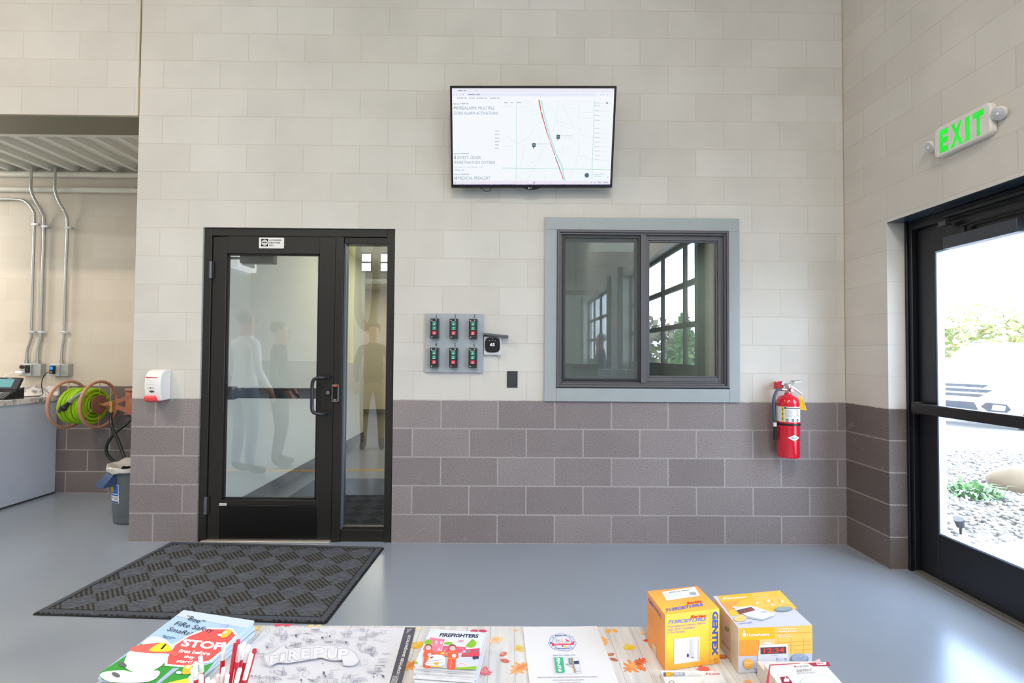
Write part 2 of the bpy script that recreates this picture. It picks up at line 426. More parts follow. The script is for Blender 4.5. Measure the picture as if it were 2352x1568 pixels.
def wall(name, xs, zs, holes, thick, fn, m):
    """a wall of cells with holes, reveals closed; fn(a, z, depth) -> world"""
    b = MB(); solid = {(i, j) for i in range(len(xs) - 1) for j in range(len(zs) - 1)}
    for x0, x1, z0, z1 in holes:
        solid -= {(i, j) for i, j in solid if xs[i] >= x0 - 1e-4 and xs[i + 1] <= x1 + 1e-4 and zs[j] >= z0 - 1e-4 and zs[j + 1] <= z1 + 1e-4}
    q = lambda *p: b.add([fn(*k) for k in p], [(0, 1, 2, 3)], m)
    for i, j in sorted(solid):
        x0, x1, z0, z1 = xs[i], xs[i + 1], zs[j], zs[j + 1]
        q((x0, z0, 0), (x1, z0, 0), (x1, z1, 0), (x0, z1, 0))
        q((x1, z0, thick), (x0, z0, thick), (x0, z1, thick), (x1, z1, thick))
        if (i - 1, j) not in solid: q((x0, z0, thick), (x0, z0, 0), (x0, z1, 0), (x0, z1, thick))
        if (i + 1, j) not in solid: q((x1, z0, 0), (x1, z0, thick), (x1, z1, thick), (x1, z1, 0))
        if (i, j - 1) not in solid: q((x0, z0, thick), (x1, z0, thick), (x1, z0, 0), (x0, z0, 0))
        if (i, j + 1) not in solid: q((x0, z1, 0), (x1, z1, 0), (x1, z1, thick), (x0, z1, thick))
    return struct(b.build(name, smooth=False))
XO, ZO = -2.2, 3.048                                    # alcove opening: right edge and header height
DX0, DX1, DZ = -1.722, -.345, 2.243                     # glass door opening
WX0, WX1, WZ0, WZ1 = .80, 2.075, 1.09, 2.26             # window opening (behind its trim boards)
ZC = 5.8
wall('wall_front', [-6.5, XO, DX0, DX1, WX0, WX1, XR], [0, WZ0, DZ, WZ1, ZO, ZC],
     [(-6.5, XO, 0, ZO), (DX0, DX1, 0, DZ), (WX0, WX1, WZ0, WZ1)], .29, lambda a, z, d: (a, d, z), M_BLOCK)
EA0, EA1, EZ = .40, 1.44, 2.21                          # exit door opening on the right wall
OHD = [(2.6, 6.8), (8.1, 12.3)]
wall('wall_right', [-4.3, EA0, EA1, 2.6, 6.8, 8.1, 12.3, 14.5], [0, EZ, 3.02, ZC],
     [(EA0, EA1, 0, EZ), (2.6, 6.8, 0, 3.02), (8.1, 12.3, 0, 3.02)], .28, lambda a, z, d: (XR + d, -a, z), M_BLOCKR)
def quad(name, pts, m): return struct(MB().add(pts, [(0, 1, 2, 3)], m).build(name, smooth=False))
quad('floor', [(-9, -14.5, 0), (XR + .28, -14.5, 0), (XR + .28, .1, 0), (-9, .1, 0)], M_FLOOR)
quad('floor_alcove', [(-6.5, .1, 0), (XO, .1, 0), (XO, 1.2, 0), (-6.5, 1.2, 0)], M_FLOOR)
quad('ceiling', [(-9, -14.5, ZC), (-9, .29, ZC), (XR + .28, .29, ZC), (XR + .28, -14.5, ZC)], mat('white_roof_deck', 'cfcdc8', rough=.6))
quad('wall_left', [(-9, -14.5, 0), (-9, .0, 0), (-9, .0, ZC), (-9, -14.5, ZC)], M_BLOCK)
wall('wall_rear', [-9, -6.6, -3.9, XR], [0, 4.3, 5.05, ZC], [(-6.6, -3.9, 4.3, 5.05)], .2, lambda a, z, d: (a, -14.5 - d, z), M_BLOCK)
w2 = thing('window_2', 'row of high clerestory panes in the rear wall, mirrored in the sidelight', None, (-5.2, -14.5, 4.3), kind='structure')
b = MB()
for x in (-6.57, -5.95, -5.6, -5.0, -4.6, -3.93): b.b2(x - .03, x + .03, -14.58, -14.52, 4.3, 5.05, M_BLACKAL)
for z in (4.33, 4.68, 5.02): b.b2(-6.6, -3.9, -14.58, -14.52, z - .03, z + .03, M_BLACKAL)
b.build('window_frame', w2); MB().add([(-6.6, -14.55, 4.3), (-3.9, -14.55, 4.3), (-3.9, -14.55, 5.05), (-6.6, -14.55, 5.05)], [(0, 1, 2, 3)], G_OHD).build('glass_pane', w2, smooth=False)
quad('wall_front_left', [(-9, .0, 0), (-6.5, .0, 0), (-6.5, .0, ZC), (-9, .0, ZC)], M_BLOCK)
# ---- alcove behind the opening
quad('wall_alcove', [(-6.5, 1.2, 0), (XO, 1.2, 0), (XO, 1.2, 3.2), (-6.5, 1.2, 3.2)], M_BLOCKA)
quad('wall_alcove_left', [(-6.5, .29, 0), (-6.5, 1.2, 0), (-6.5, 1.2, 3.2), (-6.5, .29, 3.2)], M_BLOCKA)
quad('wall_alcove_right', [(XO, 1.2, 0), (XO, .29, 0), (XO, .29, 3.2), (XO, 1.2, 3.2)], M_BLOCKA)
b = MB(); M_DECK = mat('white_steel_deck', 'd9d9d0', rough=.45)
xs = []; x = -6.5
while x < XO - .1:
    xs += [(x, 3.105), (x + .125, 3.105), (x + .145, 3.062), (x + .185, 3.062), (x + .203, 3.105)]; x += .2032
xs = [p for i, p in enumerate(xs) if i == 0 or p != xs[i - 1]]
vs = [(x, y, z) for x, z in xs for y in (.29, 1.2)]
b.add(vs, [(2 * i, 2 * i + 1, 2 * i + 3, 2 * i + 2) for i in range(len(xs) - 1)], M_DECK)
struct(b.build('ceiling_alcove', smooth=False))
struct(MB().b2(-6.5, XO, .0, .30, ZO - .012, ZO - .001, M_LINTEL).build('trim_1'))
struct(MB().b2(-6.5, XO - .002, .30, .345, ZO - .012, ZO + .005, mat('pale_lintel_lip', 'cfcfc6', rough=.5)).build('trim_2'))
# control joint that runs up from the corner of the opening
b = MB(); mj = mat('tan_joint_sealant', 'a6946c', rough=.8)
b.b2(XO - .011, XO + .001, -.0015, .0, ZO, ZC, mj); b.b2(XO - .003, XO + .001, -.0025, .0, ZO + .28, ZC, mat('dark_joint', '6d6450', rough=.9))
struct(b.build('trim_3', smooth=False))
# sealant bead in the inner corner and along the floor
b = MB(); b.tube([(XR - .002, -.002, 1.03), (XR - .002, -.002, ZC)], .002, mat('corner_sealant', 'b09f86', rough=.8), 6)
struct(b.build('trim_4', smooth=False))
# ---- corridor and office behind the wall
M_CORR = mat('white_corridor_paint', 'e9ecec', rough=.6, var=.01)
M_CORRB = mat('beige_corridor_paint', 'd9cfb2', rough=.6, var=.02)
b = MB(); b.add([(-1.81, .29, 0), (-1.81, 4.3, 0), (-1.81, 4.3, 2.75), (-1.81, .29, 2.75)], [(0, 1, 2, 3)], M_CORR)
b.add([(-1.81, 4.3, 0), (-4.5, 4.3, 0), (-4.5, 4.3, 2.75), (-1.81, 4.3, 2.75)], [(0, 1, 2, 3)], M_CORR)
struct(b.build('wall_corridor_left', smooth=False))
quad('wall_corridor_rear', [(-4.5, 7.4, 0), (.55, 7.4, 0), (.55, 7.4, 2.75), (-4.5, 7.4, 2.75)], M_CORRB)
quad('wall_corridor_end', [(-4.5, 4.3, 0), (-4.5, 7.4, 0), (-4.5, 7.4, 2.75), (-4.5, 4.3, 2.75)], M_CORRB)
struct(MB().b2(.5, .6, .29, 7.4, 0, 2.75, M_CORR).build('wall_corridor_right', smooth=False))
_fc = MB()
for _x, _y0, _y1 in ((-1.81, .1, 4.3), (-4.5, 4.3, 7.4)): _fc.add([(_x, _y0, .001), (XR, _y0, .001), (XR, _y1, .001), (_x, _y1, .001)], [(0, 1, 2, 3)], mat('dark_grey_corridor_floor', '3f4143', rough=.3))
struct(_fc.build('floor_corridor', smooth=False))
_cc = MB()
for _x, _y0, _y1 in ((-1.81, .29, 4.3), (-4.5, 4.3, 7.4)): _cc.add([(_x, _y0, 2.75), (_x, _y1, 2.75), (XR, _y1, 2.75), (XR, _y0, 2.75)], [(0, 1, 2, 3)], mat('ceiling_white', 'e6e4dc', rough=.7))
struct(_cc.build('ceiling_corridor', smooth=False))
quad('wall_office_rear', [(.6, 4.3, 0), (XR, 4.3, 0), (XR, 4.3, 2.75), (.6, 4.3, 2.75)], mat('office_grey_green', '8f9a94', rough=.6))
M_COVE = mat('black_cove_base', '3a3d3f', rough=.5)
struct(MB().b2(-1.81, -1.795, .29, 4.3, .001, .1, M_COVE).build('baseboard_corridor', smooth=False))
struct(MB().b2(-4.5, .5, 7.38, 7.4, .001, .1, M_COVE).build('baseboard_rear', smooth=False))
# painted safety lines on the bay floor
struct(MB().b2(-8, 2.6, -2.1, -2.0, .0005, .0012, mat('yellow_line_paint', 'e0b21e', rough=.4)).build('floor_line_yellow', smooth=False))

# ------------------------------------------------------------------ door_1: black glass door with sidelight
d1 = thing('door_1', 'black framed glass door with narrow sidelight, left of the numbered button panel', None, (-1.03, .03, 0), kind='structure')
b = MB(); Y0, Y1 = .012, .13; A = M_BLACKAL
b.b2(DX0 + .004, -1.665, Y0, Y1, .0, DZ - .004, A); b.b2(-.403, DX1 - .004, Y0, Y1, .0, DZ - .004, A)
b.b2(-1.665, -.403, Y0, Y1, 2.185, DZ - .004, A)
b.b2(-.775, -.716, Y0, Y1, .0, 2.185, A)
b.b2(-.716, -.403, Y0 + .012, Y1, 2.14, 2.185, A); b.b2(-.716, -.403, Y0 + .012, Y1, .0, .085, A)
b.build('frame', d1, bevel=.003)
b = MB(); L0, L1 = -1.662, -.779; y0, y1 = .022, .072
b.b2(L0, L0 + .10, y0, y1, .012, 2.178, A); b.b2(L1 - .115, L1, y0, y1, .012, 2.178, A)
b.b2(L0 + .10, L1 - .115, y0, y1, 2.06, 2.178, A); b.b2(L0 + .10, L1 - .115, y0, y1, .255, .295, A)
leaf = b.build('door_leaf', d1, bevel=.003)
MB().b2(L0 + .085, L1 - .10, y0 - .003, y1, .016, .255, M_BLACKGL).build('kick_panel', leaf, bevel=.002)
b = MB(); gx0, gx1, gz0, gz1 = L0 + .10, L1 - .115, .295, 2.06
for q in ((gx0, gx0 + .012, gz0, gz1), (gx1 - .012, gx1, gz0, gz1), (gx0, gx1, gz0, gz0 + .012), (gx0, gx1, gz1 - .012, gz1)):
    b.b2(q[0], q[1], .03, .05, q[2], q[3], M_RUBBER)
b.build('gasket', leaf)
MB().b2(gx0 + .004, gx1 - .004, .038, .044, gz0 + .004, gz1 - .004, G_DOOR).build('glass_pane', leaf)
MB().b2(-.7155, -.4035, .060, .066, .09, 2.138, G_DOOR).build('sidelight_pane', d1)
b = MB(); mb = mat('blue_grey_glazing_bead', '5d6873', rough=.35)
b.b2(-.716, -.704, .03, .058, .088, 2.14, mb); b.b2(-.704, -.403, .03, .058, .088, .105, A)
b.build('glazing_bead', d1)
for z0, z1 in ((1.876, 1.998), (.195, .318)):
    b = MB(); b.cyl((-1.668, .008, z0), (-1.668, .008, z1), .011, mat('dark_hinge', '6a6d73', rough=.4, metal=.5)); b.b2(-1.664, -1.646, .012, .02, z0, z1, M_BLACKAL)
    b.build('hinge', d1)
b = MB(); hp = [(-.815, .02, 1.172), (-.83, -.035, 1.172), (-.865, -.05, 1.17), (-.893, -.052, 1.155), (-.902, -.052, 1.12), (-.902, -.052, 1.04), (-.902, -.052, .965), (-.893, -.052, .932), (-.865, -.05, .918), (-.83, -.035, .915), (-.815, .02, .915)]
b.tube(spline(hp, 5), .0125, mat('dark_pull_handle', '2a2c30', rough=.3, spec=.6), 12)
b.cyl((-.815, .022, 1.172), (-.815, .012, 1.172), .022, M_BLACK); b.cyl((-.815, .022, .915), (-.815, .012, .915), .022, M_BLACK)
b.build('pull_handle', leaf)
b = MB(); b.cyl((-.812, .022, 1.062), (-.812, .008, 1.062), .021, M_BLACK, 24); b.cyl((-.812, .009, 1.062), (-.812, .004, 1.062), .012, M_STEEL, 20); b.b2(-.8135, -.8105, .0025, .005, 1.056, 1.068, M_BLACK)
b.build('lock_cylinder', leaf)
b = MB(); F = WALLF((-.755, -.012, 1.06))
b.rrect(F, -.0235, -.061, .0235, .061, .008, M_STEEL, 0, .026); b.rrect(F, -.0185, -.056, .0185, .056, .006, M_BLACKGL, .001)
rd = b.build('card_reader', d1)
MB().rect(F, -.012, .048, .012, .054, ink('ff3020', 1.5), .002).build('status_light', rd)
MB().rect(F, -.01, -.05, .01, -.045, ink('d8d8d8'), .002).build('emblem', rd)
b = MB(); F = WALLF((-1.331, .019, 2.098))
b.rrect(F, 0, 0, .18, .078, .006, mat('sign_white', 'efeeea', rough=.4), 0, .004)
sg = b.build('door_sign', d1)
k = ink('1c1c1c'); w = ink('f0efec'); b = MB()
b.rect(F, .016, .014, .066, .068, k, .0008); b.ell(F, .041, .041, .022, .022, w, .0012); b.rect(F, .024, .0375, .058, .0445, k, .0016)
b.bars(F, 2, .041, .049, k, .026, .006, .0016, 'c'); b.bars(F, 2, .041, .027, k, .026, .006, .0016, 'c')
for i, t in enumerate(('AUTHORIZED', 'PERSONNEL', 'ONLY')):
    b.text(F, t, .075, .054 - i * .0185, k, width=(.088, .08, .033)[i], height=.0105, z=.0012, bold=.01)
b.build('lettering', sg)
b = MB(); F = WALLF((-1.577, .0185, .253)); b.rect(F, 0, 0, .052, .017, ink('e8e8ea'), .0003); b.text(F, '\u00abtrulite', .004, .004, ink('3a3a46'), width=.044, height=.010, z=.0007)
b.build('maker_sticker', leaf)
MB().b2(-1.69, -.78, -.012, .11, .0, .012, M_ALU).build('threshold', d1, bevel=.003)
# panic bar and closer on the corridor side of the leaf
b = MB(); b.b2(gx0 - .03, gx1 + .06, .085, .125, 1.01, 1.085, M_BLACK); b.b2(gx0 - .05, gx0 + .04, .072, .13, 1.0, 1.095, M_BLACK)
b.build('panic_bar', leaf, bevel=.006)
b = MB(); b.b2(-1.50, -1.25, .075, .135, 2.0, 2.075, mat('closer_grey', '4b4a45', rough=.45)); b.b2(-1.6, -1.5, .09, .11, 2.03, 2.05, M_STEEL)
b.build('door_closer', leaf, bevel=.006)

# ------------------------------------------------------------------ window_1: sliding window in a pale trim
w1 = thing('window_1', 'grey bronze sliding window in pale grey trim boards', None, (1.43, 0, 1.0), kind='structure')
TX0, TX1, TZ0, TZ1 = .733, 2.136, 1.012, 2.333
for q in ((TX0, TX1, 2.243, TZ1), (TX0, .821, TZ0, 2.243), (2.058, TX1, TZ0, 2.243), (.8215, 2.0575, TZ0, 1.108)):
    MB().b2(q[0], q[1], -.019, -.0005, q[2] + .0005, q[3] - .0005, M_TRIM).build('trim_board', w1, bevel=.002)
b = MB(); y0, y1 = -.028, .10
X0, X1, Z0, Z1 = .823, 2.056, 1.115, 2.241
def rectframe(b, X0, X1, Z0, Z1, t, y0, y1, m):
    b.b2(X0, X0 + t, y0, y1, Z0, Z1, m); b.b2(X1 - t, X1, y0, y1, Z0, Z1, m); b.b2(X0 + t, X1 - t, y0, y1, Z0, Z0 + t, m); b.b2(X0 + t, X1 - t, y0, y1, Z1 - t, Z1, m)
rectframe(b, X0, X1, Z0, Z1, .016, y0, y1, M_WINFR); rectframe(b, X0 + .016, X1 - .016, Z0 + .016, Z1 - .016, .014, y0 + .012, y1, M_WINFR)
rectframe(b, X0 + .03, X1 - .03, Z0 + .03, Z1 - .03, .012, y0 + .03, y1, M_WINFR)
b.b2(X0 - .006, X1 + .006, -.022, .0, Z0 - .007, Z0, M_BLACK)
b.build('window_frame', w1, bevel=.002)
s1 = MB(); rectframe(s1, .862, 1.432, 1.158, 2.205, .030, .045, .075, M_WINFR); s1 = s1.build('sash', w1, bevel=.002)
MB().b2(.890, 1.404, .058, .064, 1.186, 2.177, G_WIN).build('glass_pane', s1)
s2 = MB(); rectframe(s2, 1.455, 2.018, 1.158, 2.205, .028, .004, .04, M_WINFR); rectframe(s2, 1.483, 1.99, 1.186, 2.177, .012, .012, .04, M_WINFR); s2 = s2.build('sash', w1, bevel=.002)
MB().b2(1.494, 1.979, .022, .028, 1.197, 2.166, G_WIN).build('glass_pane', s2)
MB().b2(1.424, 1.462, -.02, .05, 1.146, 2.215, M_WINFR).build('meeting_stile', w1, bevel=.003)
b = MB(); rectframe(b, .864, 1.424, 1.16, 2.203, .016, -.006, .008, mat('screen_frame_dark', '2b2c2f', rough=.4)); sc_ = b.build('screen_frame', w1, bevel=.002)
MB().add([(.88, .001, 1.176), (1.408, .001, 1.176), (1.408, .001, 2.187), (.88, .001, 2.187)], [(0, 1, 2, 3)], screen_mesh_mat()).build('insect_screen', sc_, smooth=False)

# ------------------------------------------------------------------ door_2: exit door on the right wall
d2 = thing('door_2', 'black framed glass exit door with push bar under the lit sign', None, (3.08, -.92, 0), kind='structure')
b = MB(); A = M_NAVYAL; x0, x1 = 3.03, 3.15
b.b2(x0, x1, -EA0 - .045, -EA0 - .002, 0, EZ - .004, A); b.b2(x0, x1, -EA1 + .002, -EA1 + .045, 0, EZ - .004, A); b.b2(x0, x1, -EA1 + .045, -EA0 - .045, EZ - .06, EZ - .004, A)
b.b2(x0 + .055, x1, -EA0 - .062, -EA0 - .045, 0, EZ - .06, mat('slate_door_stop', '2b3440', rough=.3)); b.b2(x0 - .012, x0, -EA0 - .02, -EA0 - .002, 0, EZ - .004, A)
b.build('frame', d2, bevel=.003)
MB().b2(XR + .002, x0 + .12, -EA1 + .003, -EA0 - .003, EZ - .003, EZ - .0005, mat('black_lintel_sky_tinted', '303d49', rough=.25, spec=.7)).build('lintel_plate', d2)  # black steel plate; the blue sky it mirrors is put into its colour
x0, x1 = 3.062, 3.108; ya, yb = -.450, -1.39
b = MB(); b.b2(x0, x1, ya - .125, ya, .02, 2.148, A); b.b2(x0, x1, yb, yb + .125, .02, 2.148, A); b.b2(x0, x1, yb + .125, ya - .125, .02, .285, A); b.b2(x0, x1, yb + .125, ya - .125, 1.99, 2.148, A)
lf = b.build('door_leaf', d2, bevel=.003)
b = MB(); mb = mat('bright_glazing_bead', '9fb0cc', rough=.25, metal=.5)
for q in ((ya - .135, ya - .125, .285, 1.99), (yb + .125, yb + .135, .285, 1.99), (yb + .135, ya - .135, .285, .295), (yb + .135, ya - .135, 1.98, 1.99)):
    b.b2(x0 + .004, x1, q[0], q[1], q[2], q[3], mb)
b.build('glazing_bead', lf)
MB().b2(3.082, 3.088, yb + .136, ya - .136, .296, 1.979, G_EXIT).build('glass_pane', lf)
b = MB(); b.b2(2.985, 3.03, -1.36, -.478, 1.0, 1.062, M_BLACK); b.b2(3.0, 3.062, -.50, -.466, .992, 1.070, M_BLACK); b.b2(3.0, 3.062, -1.38, -1.34, .992, 1.07, M_BLACK); b.b2(3.03, 3.062, -1.36, -.478, 1.01, 1.05, M_BLACK)
b.build('push_bar', lf, bevel=.006)
mc = mat('closer_dark_grey', '3c4048', rough=.4)
b = MB(); b.b2(3.0, 3.06, -1.12, -.70, 1.975, 2.045, mc); b.cyl((3.03, -.80, 2.045), (3.03, -.80, 2.085), .016, M_BLACK)
b.b2(3.02, 3.035, -1.20, -.79, 2.085, 2.095, M_BLACK); b.b2(3.0, 3.03, -1.25, -.70, 2.155, 2.175, M_BLACK); b.b2(2.99, 3.035, -.73, -.68, 2.11, 2.14, mat('closer_bracket', '55585c', rough=.4, metal=.5))
b.build('door_closer', lf, bevel=.004)
MB().b2(3.02, 3.16, -EA1 + .045, -EA0 - .045, 0, .018, mat('worn_threshold', '8e8b84', rough=.4, metal=.5)).build('threshold', d2, bevel=.003)

# ------------------------------------------------------------------ glazed overhead doors further along the right wall
M_OHD = mat('dark_bronze_door_rail', '2e2326', rough=.4)
for k, (a0, a1) in enumerate(OHD):
    d = thing('door_%d' % (3 + k), 'glazed overhead bay door in dark rails, %s the exit door' % ('next to' if k == 0 else 'second from'), None, (XR + .2, -(a0 + a1) / 2, 0), kind='structure')
    b = MB(); xa, xb = XR + .15, XR + .2; nc = 4; cw = (a1 - a0) / nc
    rows = [0, .6, 1.17, 1.78, 2.38, 3.0]
    for z in rows: b.b2(xa, xb, -a1, -a0, max(0, z - .04), z + .04 if z < 3 else 3.02, M_OHD)
    for i in range(nc + 1): b.b2(xa, xb, -(a0 + i * cw) - .03, -(a0 + i * cw) + .03, 0, 3.02, M_OHD)
    fr = b.build('door_rails', d)
    b = MB(); b.b2(xa + .01, xb - .01, -a1, -a0, .04, 1.13, M_OHD); b.build('solid_panel', d)
    MB().b2(xa + .02, xa + .028, -a1 + .03, -a0 - .03, 1.21, 2.96, G_OHD).build('glazing', d)
    b = MB(); mt = mat('green_grey_track', '4c5a54', rough=.5)
    for a in (a0 - .06, a1 + .06): b.b2(XR - .09, XR - .002, -a - .05, -a + .05, 0.0, 3.2, mt)
    b.build('track', d)
# ------------------------------------------------------------------ wall monitor, leaning out at the top
tv = thing('flat_screen_monitor', 'wall mounted flat screen showing a dispatch map, tilted downward', 'monitor', (.634, -.075, 2.52))
TW, TH = 1.136, .664
th = math.asin(.142 / .655)
o = V((.634 - TW / 2, -.075, 2.52)); u = V((math.cos(-.01), 0, .010)).normalized(); v = V((0, -math.sin(th), math.cos(th)))
F = frame(o, u, v)
def tilt(b, x0, x1, y0, y1, z0, z1, m):     # box in the tilted frame; z toward the room
    o, u, v, n = F
    b.add([o + u * x + v * y + n * z for z in (z0, z1) for y in (y0, y1) for x in (x0, x1)], [(0, 2, 3, 1), (4, 5, 7, 6), (0, 1, 5, 4), (2, 6, 7, 3), (0, 4, 6, 2), (1, 3, 7, 5)], m)
mb = mat('glossy_black_bezel', '0d0f12', rough=.2)
b = MB(); tilt(b, 0, TW, 0, .019, -.03, .012, mb); tilt(b, 0, TW, TH - .014, TH, -.03, .012, mb); tilt(b, 0, .014, .019, TH - .014, -.03, .012, mb); tilt(b, TW - .014, TW, .019, TH - .014, -.03, .012, mb)
bz = b.build('bezel', tv, bevel=.002)
b = MB(); b.poly(F, [(.50, 0), (.535, -.012), (.565, -.017), (.60, -.012), (.635, 0)], mb, .012, .02); b.text(F, 'LG', .556, -.008, ink('d0d0d0'), height=.008, z=.0128); b.ell(F, .547, -.004, .005, .005, ink('d0d0d0'), .0128)
b.build('logo_tab', tv)
b = MB(); tilt(b, .015, TW - .015, .01, TH - .01, -.045, -.002, M_BLACK); b.build('back_panel', tv, bevel=.01)
b = MB(); tilt(b, .35, .75, .25, .42, -.12, -.045, M_BLACK); b.b2(.42, .85, -.03, -.001, 2.72, 2.98, M_BLACK); b.build('wall_bracket', tv)
b = MB(); pts = [F[0] + F[1] * x + F[2] * y + F[3] * z for x, y, z in ((.20, .0, .005), (.215, -.006, .012), (.235, -.022, .01), (.255, -.026, 0), (.275, -.012, -.01), (.28, .01, -.025))]
b.tube(spline(pts, 4), .0025, M_BLACK, 6); b.build('loose_cable', tv)
SW, SH = TW - .028, TH - .033
SF = (F[0] + F[1] * .014 + F[2] * .019, F[1], F[2], F[3])
b = MB(); scr = mat('lit_screen_white', 'f2f6fb', rough=.2, spec=.3, var=.004, glow=.94); b.rect(SF, 0, 0, SW, SH, scr, .001); sc = b.build('screen', tv)
def S(x, y):      # zoomed-crop pixel on the screen -> screen metres
    t = (y - 105) / 1220; l = 135 + 40 * t; r = 2238 - 48 * t
    return ((x - l) / (r - l) * SW, (1 - t) * SH)
def lit(c): return ink(c, glow=.94)
b = MB(); z = .0016
def bar(x0, y0, x1, y1, c, zz=z):
    a, d = S(x0, y1), S(x1, y0); b.rect(SF, a[0], a[1], d[0], d[1], lit(c), zz)
bar(140, 106, 2236, 150, 'e6e6f0'); bar(140, 150, 2236, 205, 'eceffa'); bar(330, 165, 2000, 196, 'e2e7f5', z + .0003); bar(172, 1270, 2190, 1322, 'eae6f0'); bar(170, 1316, 2192, 1326, '453a8c')
bar(1000, 250, 2205, 1268, 'f0f5f9', .0013)
def tx(t, x, y, x1, c, h, bold=0.):
    a = S(x, y); e = S(x1, y)
    if isinstance(t, int): b.bars(SF, t, a[0], a[1], lit(c), e[0] - a[0], h, .0022)
    else: b.text(SF, t, a[0], a[1], lit(c), width=e[0] - a[0], height=h, z=.0022, bold=bold)
H = .020
tx('Byron TWP FD', 160, 302, 350, '6d7c92', .011, .02)
tx('M', 163, 366, 198, '3f5f80', H); tx('FIREALARM: MULTIPLE', 210, 366, 686, '8a98ac', H); tx('ZONE ALARM ACTIVATIONS', 162, 430, 735, '8a98ac', H)
tx('Byron TWP FD', 178, 928, 364, '6d7c92', .011, .02)
tx('K', 182, 990, 207, '4c6c8c', H, .03); tx('INVEST: ODOR', 222, 990, 522, '8a98ac', H); tx('INVESTIGATION OUTSIDE', 184, 1052, 706, '8a98ac', H)
tx('657 76TH ST SW BYRON TWP', 184, 1106, 556, 'b4becb', .010); tx(2, 184, 1138, 330, 'bcc4cf', .008)
tx('Byron TWP FD', 188, 1195, 372, '6d7c92', .011, .02)
tx('H', 190, 1255, 216, '4c6c8c', H, .03); tx('MEDICAL PREALERT', 232, 1255, 648, '8a98ac', H)
for i, t in enumerate((2, 2, 2, 2, 1, 1)): tx(t, 700, 640 + 44 * i, 762, 'b6bdc8', .008)
tx(2, 212, 140, 330, 'a3a8b5', .008); tx('+', 446, 140, 462, 'a3a8b5', .007); tx(2, 346, 188, 512, '9aa4c0', .009)
for x, c in ((160, 'b8bccb'), (200, 'b8bccb'), (240, 'a9aec0'), (280, 'a9aec0'), (2062, 'b8bccb'), (2098, 'b8bccb'), (2150, 'b8bccb')):
    p = S(x, 182); b.ell(SF, *p, .004, .004, lit(c), .0022, n=8)
for x, x1 in ((226, 336), (384, 438), (480, 604), (648, 762)):
    p = S(x - 15, 226); b.ell(SF, *p, .004, .004, lit('8d97b8'), .0022, n=8); tx(2 if x != 384 else 1, x, 230, x1, 'a5abba', .007)
tx('Map', 818, 286, 856, '6c7686', .010, .03); tx(1, 896, 286, 932, 'b5bdc8', .009); tx(1, 976, 286, 1042, 'b5bdc8', .009)
def ln(pts, w, c, zz=z):
    b.line(SF, [S(*p) for p in pts], w, lit(c), zz)
road = 'd3dbe3'; g1 = 'a9dccb'
for pts in ([(975, 250), (978, 1268)], [(1982, 250), (1955, 1250)], [(797, 1106), (2195, 1128)]): ln(pts, .0035, g1, .0019)
for pts in ([(790, 330), (900, 325), (965, 356)], [(985, 330), (1090, 332), (1150, 400), (1250, 370)], [(1075, 262), (1150, 270), (1165, 290)], [(1160, 430), (1220, 432), (1262, 402)], [(1340, 300), (1440, 360), (1450, 410)], [(1330, 440), (1390, 360)], [(1515, 255), (1520, 390)], [(1565, 290), (1640, 440), (1735, 610)], [(1610, 255), (1650, 300), (1720, 302)], [(1640, 350), (1720, 350), (1730, 400)], [(1775, 320), (1775, 470), (1965, 472)], [(1830, 402), (1960, 402)], [(1505, 490), (1505, 550), (1550, 570)], [(1500, 515), (1600, 530), (1680, 552)], [(1765, 555), (1800, 625), (1820, 628)], [(1780, 670), (1900, 710), (1975, 714)], [(1420, 680), (1470, 560), (1490, 300)], [(985, 800), (1150, 690), (1290, 500)], [(795, 660), (950, 770)], [(800, 828), (965, 828)], [(1080, 800), (1040, 1080)], [(1230, 1070), (1330, 860)], [(1580, 820), (1578, 920)], [(1590, 855), (1690, 845)], [(1780, 740), (1780, 950), (1880, 955), (1885, 1030)], [(1752, 980), (1748, 1105)], [(1350, 1130), (1350, 1262)], [(1690, 1135), (1672, 1230)], [(815, 1255), (870, 1256)], [(1125, 1268), (1230, 1060)]):
    ln(pts, .0016, road, .0017)
for i, y in enumerate((290, 326, 386, 446, 506, 606, 666, 722, 780, 836, 894, 950, 1005)):
    ln([(1985, y), (2205 if i % 3 == 0 else 2180, y + 2)], .0014, road, .0017); tx(2, 1990, y - 3, 2056, 'c3ccd4', .006)
ln([(1290, 250), (1330, 430), (1390, 640), (1480, 900), (1580, 1110), (1590, 1200), (1606, 1268)], .010, 'b9e6e0', .0020)
ln([(1255, 250), (1295, 430), (1310, 480)], .006, 'e9c79a', .0020)
for pts, c in (([(1264, 248), (1290, 380)], 'b5483e'), ([(1297, 402), (1330, 520), (1372, 660)], 'c4405c'), ([(1374, 664), (1406, 746)], 'd66f92'), ([(1411, 766), (1470, 930)], 'dc7fa0'), ([(1470, 925), (1476, 942)], '8a4560'), ([(1481, 964), (1548, 1140)], '9c4a66'), ([(1552, 1150), (1586, 1250)], 'd0567e')):
    ln(pts, .0052, c, .0024)
for x, y, t in ((1204, 812, 'K INVEST: ODOR IN'), (1517, 706, 'M FIREALARM: MULT')):
    p = S(x, y); b.rrect(SF, p[0] - .012, p[1] - .013, p[0] + .012, p[1] + .013, .003, lit('2c4a66'), .0026); b.poly(SF, [(p[0] - .004, p[1] - .012), (p[0] + .005, p[1] - .012), (p[0] - .005, p[1] - .028)], lit('2c4a66'), .0026)
    b.ring(SF, p[0], p[1], .006, .006, .002, lit('9fc0b4'), .0030, 12); b.ell(SF, p[0], p[1], .0018, .0018, lit('9fc0b4'), .0032, n=8)
    tx(t, x + 26, y - 6, x + 190, 'a9bccb', .008); ln([(x + 26, y + 16), (x + 190, y + 16)], .001, 'cfb7c4')
